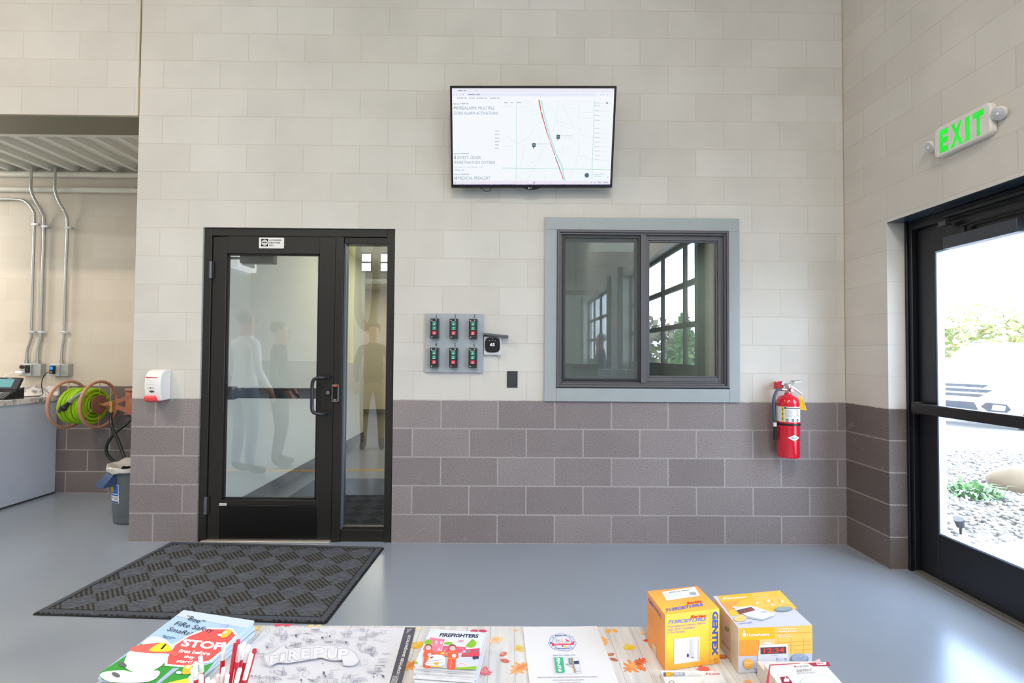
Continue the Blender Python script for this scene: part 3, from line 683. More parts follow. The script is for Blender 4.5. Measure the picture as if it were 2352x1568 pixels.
p = S(1890, 1200); b.ell(SF, *p, .017, .017, lit('9fb4c6'), .0024); b.ell(SF, *p, .0135, .0135, lit('2f4f68'), .0027); b.ring(SF, *p, .006, .006, .002, lit('7f9fb4'), .0030, 12)
tx('CONNECTED TO', 1958, 1196, 2116, 'a8b8c6', .009); tx('SERVER', 1990, 1222, 2076, 'a8b8c6', .009)
p = S(2143, 282); b.ring(SF, *p, .006, .006, .0026, lit('42536a'), .0026, 14)
p = S(2162, 1224); b.ell(SF, *p, .0028, .006, lit('e0b37c'), .0026, n=8)
p = S(1213, 1296); b.ring(SF, p[0], p[1], .0065, .0065, .003, lit('cf8f8f'), .0026, 14); b.ell(SF, p[0], p[1], .003, .003, lit('8fb5e0'), .0028, n=10)
p = S(1153, 1296); b.ell(SF, *p, .004, .004, lit('ffffff'), .0026, n=8); p = S(198, 1302); b.ell(SF, *p, .004, .004, lit('b0b0bb'), .0026, n=8)
for x in (1945, 1993): b.ell(SF, *S(x, 1296), .0035, .0035, lit('9aa0aa'), .0026, n=8)
tx(1, 2036, 1302, 2076, '9aa0aa', .007); tx(2, 2110, 1302, 2170, '9aa0aa', .007)
for x, y in ((1188, 1026), (1511, 1166), (1548, 1160)): b.ring(SF, *S(x, y), .0035, .0035, .0015, lit('a9dccb' if x < 1540 else 'd98aa4'), .0026, 10)
b.build('screen_image', sc, smooth=False)

# ------------------------------------------------------------------ button panel with six stations
pn = thing('button_panel', 'square grey wall panel numbered one to six for the door stations', 'panel', (.09, 0, 1.42))
F = WALLF((-.119, -.021, 1.2125)); MB().rrect(F, 0, 0, .419, .421, .008, mat('panel_grey', 'a7afb4', rough=.5), 0, .0205).build('backing_board', pn, bevel=.002)
ib = ink('202326')
SX = (-.045, .090, .226); SZ = (1.524, 1.319)
for i in range(6): b = MB(); b.text(F, str(i + 1), bold=.015, x=SX[i % 3] + .119 + .006, y=SZ[i // 3] - 1.2125 + .079, m=ib, width=(.0032, .010, .010, .011, .010, .010)[i], height=.024, z=.0006, align='c'); b.build('numeral', pn)
def station(lab):
    X, Z = SX[0], SZ[0]
    t = thing('push_button_station', lab, 'button station', (X, -.021, Z), 'push button stations on the grey panel')
    F = WALLF((X, -.066, Z))
    b = MB(); b.rrect(F, -.029, -.07, .029, .07, .004, mat('station_black', '26282a', rough=.4), 0, .0445); b.build('housing', t, bevel=.0015)
    MB().b2(X + .0291, X + .0305, -.064, -.022, Z - .066, Z + .066, mat('station_side_grey', '63696d', rough=.4)).build('side_cover', t)
    ms = mat('screw_steel', 'd9d9d6', rough=.3, metal=.4)
    for x, z in ((-.019, .058), (.012, .06), (-.017, -.061)): MB().ell(F, x, z, .0042, .0042, ms, .001, .001, 12).build('screw', t)
    b = MB(); b.bars(F, 1, -.019, .046, ink('c9d0cc'), .036, .004, .0006); b.build('lettering', t)
    for dz, c, sym in ((.033, '1f8f72', 'u'), (.002, '1f8f72', 'd'), (-.031, 'c92f48', 's')):
        bb = MB(); bb.rrect(F, -.0145, dz - .0125, .0145, dz + .0125, .002, mat('button_' + c, c, rough=.35), .006, .006)
        w = ink('d8f2e6' if sym != 's' else 'ffe0e4')
        if sym == 'u': bb.line(F, [(-.005, dz - .002), (0, dz + .006), (.005, dz - .002)], .0018, w, .0064, True)
        if sym == 'd': bb.line(F, [(-.005, dz + .006), (0, dz - .002), (.005, dz + .006)], .0018, w, .0064, True)
        if sym == 's': bb.line(F, [(-.005, dz - .002), (-.005, dz + .006), (.005, dz + .006), (.005, dz - .002)], .0018, w, .0064, True)
        bb.bars(F, 1, 0, dz - .0095, w, .018, .005, .0064, 'c')
        bb.build('push_button', t)
    return t
nm = ('one', 'two', 'three', 'four', 'five', 'six')
st = None
for i in range(6):
    lab = 'black three button station under numeral %s on the grey panel' % nm[i]
    if st is None: st = station(lab)
    else: dup(st, (SX[i % 3], -.021, SZ[i // 3]), label=lab)
# ------------------------------------------------------------------ thermostat and outlet
t = thing('thermostat', 'thermostat with black rounded display reading 65, right of the button panel', 'thermostat', (.366, 0, 1.41))
F = WALLF((.366, -.028, 1.408)); b = MB(); b.rrect(F, -.065, -.067, .058, .064, .004, mat('clear_white_cover', 'd5d8dc', rough=.3), 0, .0275); b.b2(.2995, .303, -.03, -.001, 1.343, 1.472, M_BLACK); b.build('base_plate', t, bevel=.002)
def squircle(rx, ry, p=4., n=40):
    o = []
    for i in range(n):
        c, s = math.cos(2 * PI * i / n), math.sin(2 * PI * i / n)
        o.append((rx * math.copysign(abs(c) ** (2 / p), c), ry * math.copysign(abs(s) ** (2 / p), s)))
    return o
b = MB(); b.poly(F, [(x - .003, y + .003) for x, y in squircle(.0555, .0555, 3.4)], mat('thermostat_rim', '9b9ea2', rough=.3), .006, .006); b.poly(F, [(x - .003, y + .003) for x, y in squircle(.0535, .0535, 3.4)], mat('thermostat_glass', '0a0b0c', rough=.12), .0065)
fc = b.build('display_face', t)
b = MB(); w = ink('e4ecff', .8); b.text(F, '65', -.003, -.0045, w, width=.031, height=.021, z=.008, align='c', bold=.01)
for x in (-.024, -.003, .017): b.ell(F, x, .034, .003, .0022, ink('b9c2cf', .3), .008, n=10)
b.rect(F, -.010, .047, .006, .0505, ink('8f949b'), .008); b.build('display_digits', fc)
b = MB(); M2 = Matrix.Rotation(.1, 3, 'Y'); b.box((.387, -.033, 1.479), (.178, .062, .017), mat('guard_lid_grey', '5b5f63', rough=.5), M2); b.build('guard_lid', t, bevel=.003)
b = MB(); b.cyl((.41, -.02, 1.338), (.41, -.035, 1.338), .006, M_GALV); b.build('lock_stub', t)
t = thing('power_outlet', 'black duplex wall outlet below the thermostat', 'outlet', (.506, 0, 1.166))
F = WALLF((.506, -.006, 1.166)); mo = mat('outlet_charcoal', '34373b', rough=.4); MB().rrect(F, -.038, -.059, .038, .059, .003, mo, 0, .0055).build('cover_plate', t, bevel=.0015)
b = MB(); b.rrect(F, -.0165, -.034, .0165, .034, .002, mat('outlet_face', '3d4145', rough=.35), .002, .002)
for dz in (-.02, .02):
    b.rect(F, -.009, dz + .001, -.006, dz + .009, M_RUBBER, .0024); b.rect(F, .005, dz + .002, .008, dz + .009, M_RUBBER, .0024); b.ell(F, 0, dz - .006, .003, .003, M_RUBBER, .0024, n=10)
b.rect(F, -.006, -.006, .006, .001, ink('2a2d30'), .0026); b.rect(F, -.006, .002, .006, .006, ink('4a4e54'), .0026); b.build('receptacle', t)

# ------------------------------------------------------------------ fire extinguisher
EX, EY = 2.428, -.108
t = thing('fire_extinguisher', 'red fire extinguisher with yellow inspection tag, hung on the block wall', 'fire extinguisher', (EX, EY, .645))
mr = mat('extinguisher_red', 'dc1730', rough=.18, spec=.6, coat=.5, var=.03)
b = MB(); R_ = .0725; b.lathe([(.06, 0), (R_ - .004, .003), (R_, .012), (R_, .375), (R_ - .002, .392), (.060, .412), (.045, .424), (.026, .431), (.022, .436), (.022, .448)], (EX, EY, .645), mr, n=40); b.build('cylinder', t)
def wrap(b, a0, a1, z0, z1, m, r=R_ + .0006, n=16):     # a label that follows the cylinder; angle 0 faces the room, positive to the right
    vs = []
    for i in range(n + 1):
        a = a0 + (a1 - a0) * i / n; x, y = EX + r * math.sin(a), EY - r * math.cos(a); vs += [(x, y, z0), (x, y, z1)]
    b.add(vs, [(2 * i, 2 * i + 2, 2 * i + 3, 2 * i + 1) for i in range(n)], m)
def tiltR(a): return math.radians(a)
b = MB(); wrap(b, tiltR(-110), tiltR(60), .895, 1.0, ink('e9e9e6')); lb = b.build('label', t)
b = MB(); wrap(b, tiltR(-62), tiltR(-51), .896, .999, ink('f0d21e'), R_ + .001, 3); wrap(b, tiltR(-48), tiltR(-38), .986, .996, ink('222222'), R_ + .001, 3); wrap(b, tiltR(-37), tiltR(58), .986, .994, ink('6f7480'), R_ + .001, 10)
for i in range(7): wrap(b, tiltR(-44), tiltR(-12 + 4 * (i % 3)), .974 - i * .007, .9765 - i * .007, ink('b9bcc4'), R_ + .001, 4)
for a in (-40, -12, 14):
    wrap(b, tiltR(a), tiltR(a + 12), .899, .918, ink('2c3038'), R_ + .001, 3); wrap(b, tiltR(a + 3), tiltR(a + 8), .903, .914, ink('e9e9e6'), R_ + .0014, 3)
for i in range(4): wrap(b, tiltR(12 + 5 * (i % 2)), tiltR(22 + 5 * (i % 2)), .975 - i * .012, .981 - i * .012, ink('d98a94'), R_ + .001, 3)
for z in (.982, .95, .917): wrap(b, tiltR(-59), tiltR(-54), z - .008, z + .006, ink('6a5c1a'), R_ + .0014, 2)
b.build('label_print', lb)
b = MB()
vs = []; n = 20; a0, a1 = tiltR(-32), tiltR(34)
def onc(a, z, r=R_ + .0009): return (EX + r * math.sin(a), EY - r * math.cos(a), z)
top = []; bot = []
for i in range(n + 1):
    a = a0 + (a1 - a0) * i / n; k = 1 - abs(i - n / 2) / (n / 2); top.append(onc(a, .789 + .021 * k)); bot.append(onc(a, .789 - .021 * k))
b.add(top + bot, [(n + 1 + i, n + 2 + i, i + 1, i) for i in range(n)], ink('f4f4f6'))
for i, ch in enumerate('AMEREX'):
    a = tiltR(-16 + 6.6 * i); Fc = frame(onc(a, .7855, R_ + .0016), (math.cos(a), math.sin(a), 0), (0, 0, 1)); b.text(Fc, ch, 0, 0, ink('26305e'), width=.0066, height=.008, align='c', bold=.02)
b.build('diamond_emblem', t)
b = MB(); b.lathe([(R_ + .0012, 0), (R_ + .0025, .001), (R_ + .0025, .013), (R_ + .0012, .014)], (EX, EY, .870), M_BLACK, n=40, capb=False, capt=False); b.b2(EX - R_ - .012, EX - R_ + .002, EY - .012, EY + .01, .868, .886, M_BLACK); b.build('strap', t)
b = MB(); ms = mat('chrome_valve', 'd6d6d4', rough=.2, metal=.9); zc = 1.09
b.cyl((EX, EY, zc), (EX, EY, zc + .045), .016, ms); b.cyl((EX, EY, zc + .022), (EX - .045, EY, zc + .024), .011, ms); b.ball((EX, EY, zc + .05), .017, ms); b.build('valve', t)
b = MB(); b.cyl((EX + .008, EY - .012, zc + .022), (EX + .012, EY - .03, zc + .022), .0135, mat('gauge_rim', 'c84050', rough=.3), 20); b.cyl((EX + .012, EY - .030, zc + .022), (EX + .0122, EY - .031, zc + .022), .012, ink('e6e0e2'), 20); b.build('gauge', t)
b = MB()
b.tube([(EX - .005, EY, zc + .055), (EX + .03, EY - .005, zc + .075), (EX + .085, EY - .008, zc + .086)], [.009, .009, .007], ms, 8); b.build('carry_handle', t)
b = MB(); b.tube([(EX + .005, EY - .008, zc + .046), (EX + .04, EY - .012, zc + .03), (EX + .088, EY - .015, zc - .008)], [.008, .008, .006], mat('lever_white', 'e2e2e2', rough=.3, metal=.3), 8); b.build('lever', t)
b = MB(); b.torus((EX + .022, EY - .014, zc + .074), (.3, 1, 0), .013, .0022, ms, 20, 6); b.tube([(EX - .005, EY - .01, zc + .066), (EX + .02, EY - .012, zc + .066)], .003, ms, 6); b.build('pull_pin', t)
b = MB(); b.box((EX - .022, EY + .01, zc + .066), (.03, .004, .03), mat('steel_bracket_tab', 'b4b4b6', rough=.4, metal=.6), Matrix.Rotation(.5, 3, 'Y')); b.build('pressed_tab', t)
b = MB(); b.b2(EX - .04, EX - .032, EY + .026, -.0015, zc + .02, zc + .074, mr); b.b2(EX - .056, EX - .02, EY + .018, EY + .026, zc + .034, zc + .08, mr); b.cyl((EX - .036, EY + .014, zc + .058), (EX - .036, EY + .018, zc + .058), .007, ms, 12); b.build('wall_hook', t, bevel=.003)
b = MB(); hs = spline([(EX - .04, EY, zc + .024), (EX - .075, EY - .002, zc + .018), (EX - .098, EY - .004, zc - .03), (EX - .104, EY - .004, zc - .09), (EX - .099, EY - .003, zc - .16), (EX - .092, EY, zc - .215)], 5); b.tube(hs, .0095, mat('hose_slate', '4a5568', rough=.4), 10); ho = b.build('hose', t)
b = MB(); b.cyl((EX - .092, EY, zc - .205), (EX - .091, EY, zc - .232), .012, ink('e8e8ea'), 14); b.cyl((EX - .091, EY, zc - .232), (EX - .090, EY, zc - .325), .011, M_BLACK, 14, .013); b.build('nozzle', ho)
b = MB(); b.poly(frame((EX + .045, EY - .052, zc - .06), (.8, .25, 0), (0, 0, 1)), [(0, .04), (.02, .045), (.045, .005), (.072, -.055), (.058, -.057), (.012, -.05)], mat('tag_yellow', 'e8b41a', rough=.5), 0, .0008)
for i in range(5): b.rect(frame((EX + .045, EY - .0525, zc - .06), (.8, .25, 0), (0, 0, 1)), .024, -.04 + i * .011, .05 - i * .002, -.038 + i * .011, ink('8f6a12'), .0008)
b.build('inspection_tag', t)

# ------------------------------------------------------------------ exit sign
t = thing('exit_sign', 'white emergency sign with lit green EXIT letters and two lamp heads', 'sign', (XR, -.966, 2.545))
F = RIGHTF((2.868, -.966, 2.545)); mw = mat('exit_housing_white', 'e6e2db', rough=.4)
b = MB(); b.rrect(F, -.163, -.083, .163, .083, .028, mw, 0, .038); b.build('housing', t, bevel=.008, seg=3)
b = MB(); gr = mat('exit_green_lit', '12e22c', rough=.4, var=.25, vs=9, glow=1.)
x = -.124
for ch, w in (('E', .054), ('X', .068), ('I', .025), ('T', .06)):
    b.text(F, ch, x, -.058, gr, width=w, height=.118, z=.0012, bold=.05); x += w + .016
b.build('letters', t)
for sx in (-1, 1):
    b = MB(); c = V((2.878, -.966 - sx * .198, 2.548)); b.lathe([(.012, -.030), (.030, -.012), (.034, .004), (.030, .008)], c, mw, ax=(-.85, .15 * -sx, -.45), n=24); b.cyl(c + V((.02, sx * .025, .0)), c + V((.012, sx * .05, .0)), .014, mw, 12)
    b.b2(2.875, XR - .0005, min(c.y, c.y + sx * .05), max(c.y, c.y + sx * .05), 2.532, 2.566, mw); hd = b.build('lamp_head', t)
    ax = V((-.85, .15 * -sx, -.45)).normalized(); b = MB(); b.lathe([(.029, .0082), (.020, .011), (.006, .0125)], c, mat('lamp_lens', 'cfd2d4', rough=.12), ax=ax, n=20); b.ball(c + ax * .011, .007, ink('f4f4f4'), 10, 6); b.build('lens', hd)

# ------------------------------------------------------------------ soap dispenser beside the glass door
t = thing('soap_dispenser', 'white wall soap dispenser with a red push lever', 'dispenser', (-1.98, 0, 1.0))
X0, X1 = -2.036, -1.926; prof = [(0, 1.008), (-.088, 1.006), (-.104, 1.05), (-.111, 1.10), (-.108, 1.15), (-.096, 1.19), (-.075, 1.213), (-.045, 1.22), (0, 1.22)]
def sideprism(b, X0, X1, prof, m):
    k = len(prof); b.add([(X0, y, z) for y, z in prof] + [(X1, y, z) for y, z in prof], [tuple(range(k)), tuple(reversed(range(k, 2 * k)))] + [(i, k + i, k + (i + 1) % k, (i + 1) % k) for i in range(k)], m)
b = MB(); sideprism(b, X0, X1, [(y - .0005, z) for y, z in prof], M_WHITE); b.build('body', t, bevel=.008, seg=3)
b = MB(); sideprism(b, X0 + .006, X1 - .03, [(-.07, 1.006), (-.112, 1.045), (-.122, 1.030), (-.118, 1.008), (-.085, .996), (-.06, .998)], mat('lever_red', 'ee4a50', rough=.35)); b.build('push_lever', t, bevel=.004)
b = MB()
def dface(z):     # point on the curved front
    for (y0, z0), (y1, z1) in zip(prof[1:], prof[2:]):
        if z0 <= z <= z1: return y0 + (y1 - y0) * (z - z0) / (z1 - z0) - .0019
def strip(x0, x1, z0, z1, m): b.add([(x0, dface(z0), z0), (x1, dface(z0), z0), (x1, dface(z1), z1), (x0, dface(z1), z1)], [(0, 1, 2, 3)], m)
for i in range(8):
    s = i / 8; strip(X0 + .008 + s * .075, X0 + .008 + (s + .125) * .075, 1.168 - .004 * s - .004 * (1 - s) ** 2, 1.172 - .003 * s, ink('dc3a48'))
Fd = WALLF((X0, dface(1.16), 1.16)); b.bars(Fd, 2, .058, .006, ink('8a8a90'), .036, .004)
for i, z in enumerate((1.150, 1.133, 1.119)): strip(X0 + .016, X0 + .06 + .01 * (i > 0), z - .0012, z + .0006, ink('c4c4ca'))
Fd = WALLF((X0, dface(1.094) - .0004, 1.094)); b.bars(Fd, 1, .022, 0, ink('c03a44'), .014, .005); b.ell(Fd, .045, .0025, .005, .005, ink('30303a')); b.bars(Fd, 1, .053, 0, ink('c03a44'), .022, .005)
Fd = WALLF((X0, dface(1.072) - .0008, 1.072)); b.poly(Fd, [(.034, .004), (.045, .007), (.06, .007), (.072, .003), (.064, -.006), (.05, -.008), (.04, -.005)], ink('55555c'))
b.build('label_print', t, smooth=False)

# ------------------------------------------------------------------ things in the alcove
AY = 1.2
mp = mat('white_painted_pipe', 'd8d4c6', rough=.4)
b = MB(); b.tube([(-6.4, 1.168, 3.03), (-2.25, 1.168, 3.03)], .027, mp, 16); tag(b.build('pipe'), 'upper white painted pipe running under the alcove deck', 'pipe')
b = MB(); b.tube([(-6.4, 1.168, 2.885), (-2.25, 1.168, 2.885)], .027, mp, 16); tag(b.build('pipe'), 'lower of two white pipes across the alcove wall', 'pipe')
def conduit(pts, k, label, straps):
    t = thing('conduit', label, 'conduit', pts[-1])
    b = MB(); b.tube(spline(pts, k), .0115, M_GALV, 12); b.build('tube', t)
    for p in straps:
        b = MB(); p = V(p); b.b2(p.x - .016, p.x + .045, p.y - .014, p.y + .012, p.z - .010, p.z + .010, mat('strap_zinc', 'c9d3d6', rough=.3, metal=.6)); b.cyl((p.x + .03, p.y - .018, p.z), (p.x + .03, p.y - .012, p.z), .005, M_STEEL, 10); b.build('strap', t, bevel=.002)
    p = V(pts[-1]); b = MB(); b.cyl(p + V((0, 0, 0)), p + V((0, 0, .035)), .017, M_GALV, 12); b.build('connector', t)
yb = 1.172
conduit([(-6.3, yb, 2.79), (-4.6, yb, 2.79), (-4.24, yb, 2.79), (-4.14, yb, 2.765), (-4.075, yb, 2.69), (-4.055, yb, 2.60), (-4.055, yb, 2.2), (-4.055, yb, 1.55), (-4.058, yb, 1.45), (-4.085, yb, 1.35), (-4.09, yb, 1.225)], 5, 'galvanised conduit that bends down from the left to the duplex box', [(-4.055, yb, 2.55), (-4.055, yb, 1.52)])
conduit([(-4.035, 1.105, 3.075), (-4.035, 1.105, 2.95), (-4.033, 1.11, 2.85), (-4.0, 1.125, 2.75), (-3.968, 1.15, 2.66), (-3.962, yb, 2.55), (-3.965, yb, 2.0), (-3.965, yb, 1.55), (-3.968, yb, 1.45), (-3.985, yb, 1.35), (-3.988, yb, 1.225)], 5, 'galvanised conduit with an offset bend, dropping from the deck to the duplex box', [(-3.963, yb, 2.53), (-3.965, yb, 1.52)])
conduit([(-3.812, 1.105, 3.075), (-3.812, 1.105, 2.95), (-3.81, 1.11, 2.85), (-3.782, 1.125, 2.75), (-3.750, 1.15, 2.66), (-3.742, yb, 2.55), (-3.745, yb, 2.1), (-3.745, yb, 1.55), (-3.748, yb, 1.45), (-3.76, yb, 1.35), (-3.762, yb, 1.225)], 5, 'single galvanised conduit dropping to the box with the phone charger', [(-3.742, yb, 2.52), (-3.745, yb, 1.52)])
mbx = mat('box_zinc', 'b1b5b2', rough=.45, metal=.45)
def jbox(x0, x1, label):
    t = thing('junction_box', label, 'electrical box', ((x0 + x1) / 2, AY, 1.165)); y = AY - .055
    MB().b2(x0, x1, y, AY - .0005, 1.108, 1.222, mbx).build('box', t, bevel=.003)
    return t, y
t, y = jbox(-4.13, -3.93, 'galvanised outlet box with black sockets and white plug'); F = WALLF((-4.13, y, 1.108))
b = MB(); b.rect(F, .004, .004, .115, .11, mat('cover_zinc', 'c3c7c5', rough=.35, metal=.4), .004, .004); b.b2(-4.015, -4.008, y - .009, y, 1.112, 1.218, mbx); b.build('cover', t, bevel=.001)
b = MB(); b.ell(F, .032, .083, .022, .017, M_BLACK, .011, .008); b.ell(F, .032, .035, .022, .017, M_BLACK, .011, .008); b.rrect(F, .066, .03, .104, .1, .003, M_BLACK, .016, .014); b.build('socket', t)
t, y = jbox(-3.845, -3.675, 'galvanised outlet box with a black phone charger plugged in'); F = WALLF((-3.845, y, 1.108))
b = MB(); b.rect(F, .004, .004, .09, .11, mat('cover_zinc', 'c3c7c5'), .004, .004); b.b2(-3.752, -3.745, y - .009, y, 1.112, 1.218, mbx); b.ring(F, .14, .025, .012, .012, .002, mat('knockout', '8e928f', rough=.4, metal=.4), .001); b.build('cover', t, bevel=.001)
t = thing('charger_plug', 'black charger plug with blue display on the galvanised box', 'charger', (-3.803, y, 1.165))
b = MB(); b.rrect(F, .024, .022, .06, .098, .004, M_BLACK, .030, .0255); b.build('plug_body', t, bevel=.002); b = MB(); b.rect(F, .029, .062, .055, .09, ink('2f7fe0', .8), .0306); b.rect(F, .032, .03, .048, .044, ink('d8d8d8'), .0306); b.build('display', t)
b = MB(); b.tube(spline([(-3.803, y - .031, 1.145)] + [at(q_[0], q_[1], y=q_[2]) for q_ in ((112, 854, 1.08), (104, 859, 1.06), (98, 869, 1.05), (95.5, 880, 1.045), (96, 892, 1.04), (98.5, 900, 1.04), (98, 905, 1.035))] + [at(q_[0], q_[1], z=.9265) for q_ in ((92, 908.8), (80, 909.8), (66, 910.4), (52, 910.8))], 6), .0035, M_RUBBER, 8); tag(b.build('charging_cable'), 'thin black cord looping from the charger to the desk phone', 'cord')
t = thing('plug_and_cord', 'white plug and cord hanging from the duplex outlet box', 'cord', (-4.09, y, 1.14))
b = MB(); b.b2(-4.118, -4.052, AY - .11, AY - .073, 1.128, 1.156, M_WHITE); b.build('plug', t, bevel=.008)
b = MB(); b.tube(spline([(-4.11, AY - .09, 1.142), (-4.15, AY - .14, 1.12), (-4.17, AY - .2, 1.05), (-4.19, AY - .25, .96), (-4.2, .88, .93), (-4.22, .82, .928)], 5), .0045, M_WHITE, 8); b.build('cord', t)
# counter
CXR = -3.80
t = tag(MB().b2(-5.2, CXR - .012, .05, AY - .002, .0, .874, mat('counter_blue_grey_laminate', 'c6cddc', rough=.35, var=.02)).build('counter_cabinet', bevel=.002), 'blue grey laminate counter cabinet along the alcove end', 'cabinet')
b = MB(); b.b2(CXR - .0118, CXR - .008, .06, AY - .004, .0, .014, M_COVE); b.build('toe_shadow_strip', t)  # dark strip in place of the thin shadow at the cabinet base
mg = bpy.data.materials.new('speckled_granite'); mg.use_nodes = True; nt = mg.node_tree; bs = nt.nodes['Principled BSDF']
tc = N(nt, 'ShaderNodeTexCoord'); n1 = N(nt, 'ShaderNodeTexNoise', Scale=9., Detail=8., Roughness=.75); n1.inputs['Distortion'].default_value = 1.2; nt.links.new(tc.outputs['Object'], n1.inputs['Vector'])
cr = N(nt, 'ShaderNodeValToRGB'); e = cr.color_ramp.elements; e[0].position = .33; e[0].color = lin('4e4c50'); e[1].position = .43; e[1].color = lin('aaa8a8'); e.new(.5).color = lin('dedad4'); e.new(.62).color = lin('e8e4dd'); e.new(.72).color = lin('c9c0b4')
nt.links.new(n1.outputs['Fac'], cr.inputs[0]); nt.links.new(cr.outputs[0], bs.inputs['Base Color']); bs.inputs['Roughness'].default_value = .2
ct = tag(MB().b2(-5.25, CXR + .012, .03, AY - .001, .8745, .922, mg).build('countertop', bevel=.004), 'speckled granite worktop on the blue grey cabinet', 'countertop')
MB().b2(-5.25, CXR + .012, AY - .022, AY - .001, .922, 1.015, mg).build('backsplash', ct, bevel=.002)
# desk phone
PX, PY = -3.915, .82
t = thing('desk_phone', 'black desk phone with a teal display on the granite worktop', 'phone', (PX, PY, .922))
mk = mat('phone_black', '222428', rough=.4)
b = MB(); sideprism(b, PX - .13, PX + .07, [(PY - .09, .923), (PY + .09, .923), (PY + .09, 1.02), (PY - .02, .98), (PY - .09, .94)], mk); b.b2(PX + .07, PX + .10, PY - .02, PY + .06, .923, .935, mk); b.build('phone_base', t, bevel=.005)
b = MB(); FS = frame((PX - .11, PY + .0, 1.0), (1, 0, 0), (0, .42, .9)); b.rrect(FS, -.02, 0, .205, .115, .008, mk, .012, .022); ps = b.build('display_hood', t, bevel=.002)
b = MB(); b.rect(FS, .02, .022, .15, .098, ink('5f9aa0', .12), .0126); b.rect(FS, .085, .103, .125, .108, ink('b8bcc0'), .0126); b.build('display', ps)
b = MB(); FK = frame((PX - .12, PY - .088, .943), (1, 0, 0), (0, .087, .044))
for i in range(5):
    for j in range(4): b.rrect(FK, .025 + i * .030, .012 + j * .018, .047 + i * .03, .025 + j * .018, .002, ink('8d9297') if i < 3 else ink('5d6268'), .004, .003)
b.build('keypad', t)
b = MB(); b.tube([(PX - .17, PY - .09, .975), (PX - .168, PY, 1.03), (PX - .166, PY + .09, 1.05)], [.018, .013, .018], mk, 12); b.build('handset', t)
# hose reel on its wall bracket, lime hose wound on it
HY, HZ = .93, .868; HX0, HX1 = -3.47, -3.195
mrl = mat('reel_terracotta', 'c08a72', rough=.4); mrd = mat('reel_brown', '8c5f52', rough=.45)
t = thing('hose_reel', 'terracotta coloured wall hose reel with open spoked wheels', 'hose reel', (-3.33, HY, HZ))
for x in (HX0, HX1):
    b = MB(); b.torus((x, HY, HZ), (1, 0, 0), .205, .0135, mrl, 48, 10); rm = b.build('wheel_rim', t)
    b = MB()
    for i in range(6):
        a = PI / 6 + i * PI / 3; b.cyl((x, HY + .06 * math.cos(a), HZ + .06 * math.sin(a)), (x, HY + .2 * math.cos(a), HZ + .2 * math.sin(a)), .0032, mrl, 6)
    b.build('spokes', rm)
    b = MB(); b.cyl((x - .006, HY, HZ), (x + .006, HY, HZ), .083, mrd, 32); b.build('hub_disc', t)
b = MB(); b.cyl((HX0, HY, HZ), (HX1, HY, HZ), .045, mrd, 24); b.build('drum', t)
b = MB(); b.b2(-3.16, -2.3, AY - .012, AY - .001, HZ - .125, HZ + .125, mat('bracket_orange', 'c9805f', rough=.45)); b.b2(-3.16, -2.3, AY - .028, AY - .012, HZ + .105, HZ + .125, mrl); b.b2(-3.16, -2.3, AY - .028, AY - .012, HZ - .125, HZ - .105, mrl); b.cyl((-3.12, AY - .018, HZ + .095), (-3.12, AY - .012, HZ + .095), .009, M_STEEL, 10); b.build('wall_plate', t)
b = MB(); ma = mat('arm_copper_brown', 'a8694f', rough=.4)
def flat(pts, w, m):     # a flat bar along points
    for p, q in zip(pts, pts[1:]):
        p, q = V(p), V(q); d = (q - p); l = d.length; r = d.to_track_quat('X', 'Z').to_matrix(); b.box((p + q) / 2, (l + w * .5, .012, w), m, r)
flat([(-3.10, HY - .0, HZ), (-2.80, 1.02, HZ + .14), (-2.62, 1.16, HZ + .16)], .036, ma); flat([(-3.10, HY, HZ), (-2.82, 1.02, HZ - .13), (-2.62, 1.16, HZ - .13)], .036, ma); b.cyl((-3.12, HY, HZ), (-3.09, HY, HZ), .024, ma, 20); b.build('swing_arm', t)
mbr = mat('brass', 'd9b060', rough=.3, metal=.7)
b = MB(); b.cyl((HX1, HY, HZ), (-3.09, HY, HZ), .014, mbr, 14); b.cyl((-3.145, HY, HZ), (-3.12, HY, HZ), .021, mbr, 6); b.cyl((-3.085, HY, HZ + .02), (-3.085, HY, HZ - .07), .016, mbr, 14); b.cyl((-3.085, HY, HZ + .03), (-3.085, HY, HZ - .01), .026, mbr, 8); b.cyl((-3.085, HY, HZ - .04), (-3.085, HY, HZ - .06), .023, mbr, 8); b.build('brass_fitting', t)
t = thing('garden_hose', 'lime green garden hose wound on the terracotta reel', 'hose', (-3.33, HY, HZ))
b = MB(); mh = mat('lime_hose', '9cc813', rough=.35, var=.08, vs=12)
pts = []; turns = 13
for L_, (r, cnt) in enumerate(((.072, 8), (.1, 8), (.125, 8), (.145, 7))):
    for i in range(cnt * 20 + (0 if L_ == 3 else 1)):
        a = 2 * PI * i / 20; s = i / (cnt * 20); s = s if L_ % 2 == 0 else 1 - s
        wob = .006 * math.sin(a * .37 + L_ * 2); pts.append((HX0 + .03 + (HX1 - HX0 - .06) * s, HY + (r + wob) * math.cos(a), HZ + (r + wob) * math.sin(a) - .004 * L_))
b.tube(pts, .0135, mh, 8); gh = b.build('coil', t)
